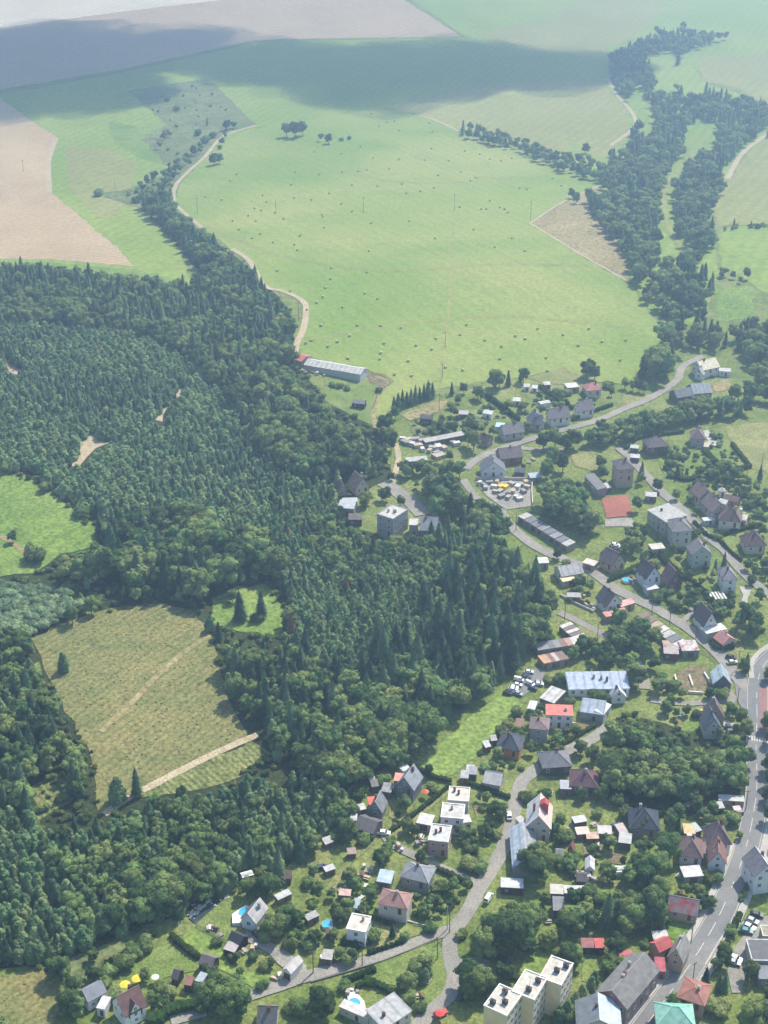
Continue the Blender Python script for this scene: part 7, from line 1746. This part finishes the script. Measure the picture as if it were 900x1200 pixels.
gw = lambda k: (238 - 9 * (k % 4), 234 - 10 * (k % 3), 226 - 12 * (k % 3))
LIGHT = [(206, 202, 194), (172, 164, 152), (146, 144, 142), (190, 172, 148)]
for k, p in enumerate([(100, 215), (130, 240), (150, 212), (190, 210), (175, 235), (205, 260), (250, 270), (275, 260), (300, 235), (320, 225), (330, 260), (350, 210), (290, 290), (250, 292), (215, 285), (180, 262), (310, 300), (268, 220), (120, 226), (348, 236)]):
    stack('D', p, 'p', 2.2 + (k % 3) * .5, LIGHT[k % 4], 'pale stack of building material in the builders yard', 'pale stacks in the builders yard')
stack('D', (212, 236), 'p', 2.8, (232, 200, 60), 'yellow stack in the middle of the builders yard, western half', 'yellow stacks in the builders yard')
stack('D', (236, 238), 'p', 2.8, (236, 206, 70), 'yellow stack in the middle of the builders yard, eastern half', 'yellow stacks in the builders yard')
for k, p in enumerate([(425, 408), (445, 412), (470, 410), (490, 416), (455, 425), (480, 432), (510, 430), (530, 440), (550, 435), (520, 450), (545, 458), (560, 465), (495, 445), (570, 440), (435, 420), (600, 420), (615, 425), (545, 470)]):
    stack('A', p, 'p', 2.6 + (k % 3) * .8, LIGHT[(k * 3) % 4], 'pale heap of boards and sheets in the scrap yard', 'pale heaps in the scrap yard')
for t, where, pts in (('A', 'the yard before the cowshed', [(60, 155), (75, 165), (95, 170), (110, 172), (125, 178), (150, 184), (85, 172)]), ('B', 'the hill farmhouse yard', [(655, 178), (670, 182), (690, 180), (715, 176), (740, 178), (705, 188)]), ('B', 'the purple brown house yard', [(10, 480), (35, 470), (60, 488), (40, 500), (75, 478)]),
                      ('F', 'the walled garden by the narrow lane', [(640, 300), (660, 312), (690, 325), (650, 270), (700, 335), (670, 300)]), ('K', 'the allotments', [(470, 228), (540, 240), (590, 400), (560, 430), (580, 445), (700, 395), (740, 400), (770, 420), (620, 660), (690, 600), (610, 665), (820, 455), (720, 500), (700, 690)]),
                      ('M', 'the junk garden', [(300, 165), (320, 190), (290, 210), (270, 240), (310, 280), (200, 280), (180, 295), (220, 335), (285, 330), (340, 185), (265, 215), (315, 225)]), ('J', 'the pinkish cube house yard', [(590, 560), (610, 575), (580, 590), (620, 600), (600, 550), (640, 620)]), ('J', 'the gardens below the slate forest house', [(340, 240), (360, 270), (350, 285), (480, 600), (500, 620), (650, 660), (250, 395), (300, 560), (280, 545)]),
                      ('H', 'the yards beside the car park', [(420, 165), (470, 180), (480, 275), (330, 350), (180, 410), (150, 430), (420, 480), (500, 400), (130, 470)]), ('L', 'the gardens behind the white cottage', [(420, 690), (450, 690), (470, 700), (400, 720), (380, 740), (590, 690)]), ('R', 'the rockery of the brown roofed cottage', [(640, 490), (660, 520), (690, 505), (600, 610), (640, 590), (700, 560)]),
                      ('Q', 'the stream lawn gardens', [(230, 345), (260, 350), (285, 390), (480, 470), (500, 450), (430, 480), (370, 520), (610, 640), (640, 630)]), ('N', 'the shade garden behind the lawn', [(425, 270), (460, 275), (600, 30), (640, 20), (660, 60), (730, 215), (800, 540)]), ('P', 'the pool garden', [(225, 455), (215, 475), (265, 470), (570, 490), (600, 490), (640, 410), (105, 545), (135, 560)]),
                      ('G', 'the pool garden of the bluish house', [(100, 190), (120, 200), (95, 215), (440, 235), (300, 262), (450, 170)]), ('E', 'the yards behind the villa terrace', [(590, 265), (660, 300), (690, 340), (700, 380), (740, 400), (760, 420), (660, 320)]), ('I', 'the garden behind the slate house', [(390, 400), (360, 430), (480, 390), (510, 380)])):
    for k, p in enumerate(pts):
        kd = 'pwbft'[(k * 2 + len(pts)) % 5]
        nm = {'p': 'small stack of pale crates and boards', 'w': 'small pile of sawn logs', 'b': 'pale water barrel', 'f': 'pale glazed cold frame', 't': 'pale garden table with benches'}[kd]
        stack(t, p, kd, {'p': 1.6, 'w': 2.0, 'b': 1.3, 'f': 2.2, 't': 1.9}[kd], (126, 100, 76) if kd == 'w' else LIGHT[k % 4], '%s in %s' % (nm, where), '%s in %s' % (nm.replace('small ', ''), where))

# pale stones of the stream bank
b = MB(); rr = random.Random(9)
for i in range(170):
    f_ = rr.random(); p = (110 + 215 * f_ + rr.gauss(0, 14), 268 - 125 * f_ + rr.gauss(0, 17) - 30 * math.sin(f_ * 3.1)); q = at(tp('Q', p)); s = rr.uniform(.18, .55)
    iv, jf = ICO[1]
    b.add([(q.x + v[0] * s * rr.uniform(.8, 1.2), q.y + v[1] * s, q.z + .25 + v[2] * s * .6) for v in iv], jf.tolist())
tag(b.obj('gravel', paint((206, 200, 190), .9, .15)), 'pale stones and boulders along the stream', 'gravel', kind='stuff')

# ------------------------------------------------------------------ clouds (above the air that is rendered; they shade the far fields)
def cloud_mat():
    m, n, l, bs = mat_new('cloud'); out = n['Material Output']; n.remove(bs)
    d = n.new('ShaderNodeBsdfDiffuse'); d.inputs['Color'].default_value = (.9, .9, .92, 1)
    t = n.new('ShaderNodeBsdfTransparent'); mx = n.new('ShaderNodeMixShader')
    g = n.new('ShaderNodeNewGeometry'); nz = n.new('ShaderNodeTexNoise'); nz.inputs['Scale'].default_value = .012; nz.inputs['Detail'].default_value = 5
    l.new(g.outputs['Position'], nz.inputs['Vector'])
    mr = n.new('ShaderNodeMapRange'); mr.inputs[1].default_value = .35; mr.inputs[2].default_value = .65; mr.inputs[3].default_value = .95; mr.inputs[4].default_value = .62
    l.new(nz.outputs['Fac'], mr.inputs[0]); l.new(mr.outputs[0], mx.inputs[0])
    l.new(d.outputs[0], mx.inputs[1]); l.new(t.outputs[0], mx.inputs[2]); l.new(mx.outputs[0], out.inputs['Surface'])
    return m
M_CLOUD = cloud_mat()
def cloud(label, spots, height=760, n=34):
    rng = np.random.default_rng(len(label)); iv, jf = ICO[2]; V, F, k = [], [], 0
    for (px, py, rx, ry) in spots:
        g = at((px, py)); c = g + SUNV * ((height - g.z) / SUNV.z)
        for i in range(n):
            a, r = rng.uniform(0, 6.28), rng.uniform(0, 1) ** .6
            s = (1.05 - .62 * r) * rng.uniform(.7, 1.1)
            v = iv * np.array([rx * s * .62, ry * s * .62, 16 + 20 * s]) * (1 + rng.uniform(-.1, .1, len(iv)))[:, None] + np.array([c.x + math.cos(a) * r * rx * .75, c.y + math.sin(a) * r * ry * .75, c.z + rng.uniform(-15, 25)])
            V.append(v); F.append(jf + k); k += len(v)
    o = mesh_obj('cloud', np.concatenate(V).tolist(), np.concatenate(F).tolist(), M_CLOUD, smooth=True)
    tag(o, label, 'cloud')
cloud('fair weather cloud shading the western far fields', [(30, 92, 120, 190), (120, 108, 80, 100), (-60, 80, 120, 200), (150, 75, 80, 80), (60, 52, 110, 160), (200, 48, 90, 120)])
cloud('fair weather cloud shading the middle of the far pasture', [(330, 72, 110, 130), (430, 92, 110, 190), (520, 76, 110, 160), (610, 80, 110, 120), (690, 78, 80, 80), (250, 66, 80, 90)])

# ------------------------------------------------------------------ the hazy air
hz = MB(); hz.box(-5900, 5900, -5900, 5900, -40, 330)
m, n_, l_, bs = mat_new('haze'); n_.remove(bs)
pv = n_.new('ShaderNodeVolumePrincipled'); pv.inputs['Color'].default_value = (*HAZE_COLOR, 1); pv.inputs['Density'].default_value = HAZE_DENSITY; pv.inputs['Anisotropy'].default_value = HAZE_ANISO
l_.new(pv.outputs[0], n_['Material Output'].inputs['Volume'])
o = hz.obj('haze', m); tag(o, 'pale bluish haze filling the valley', 'haze', kind='stuff')
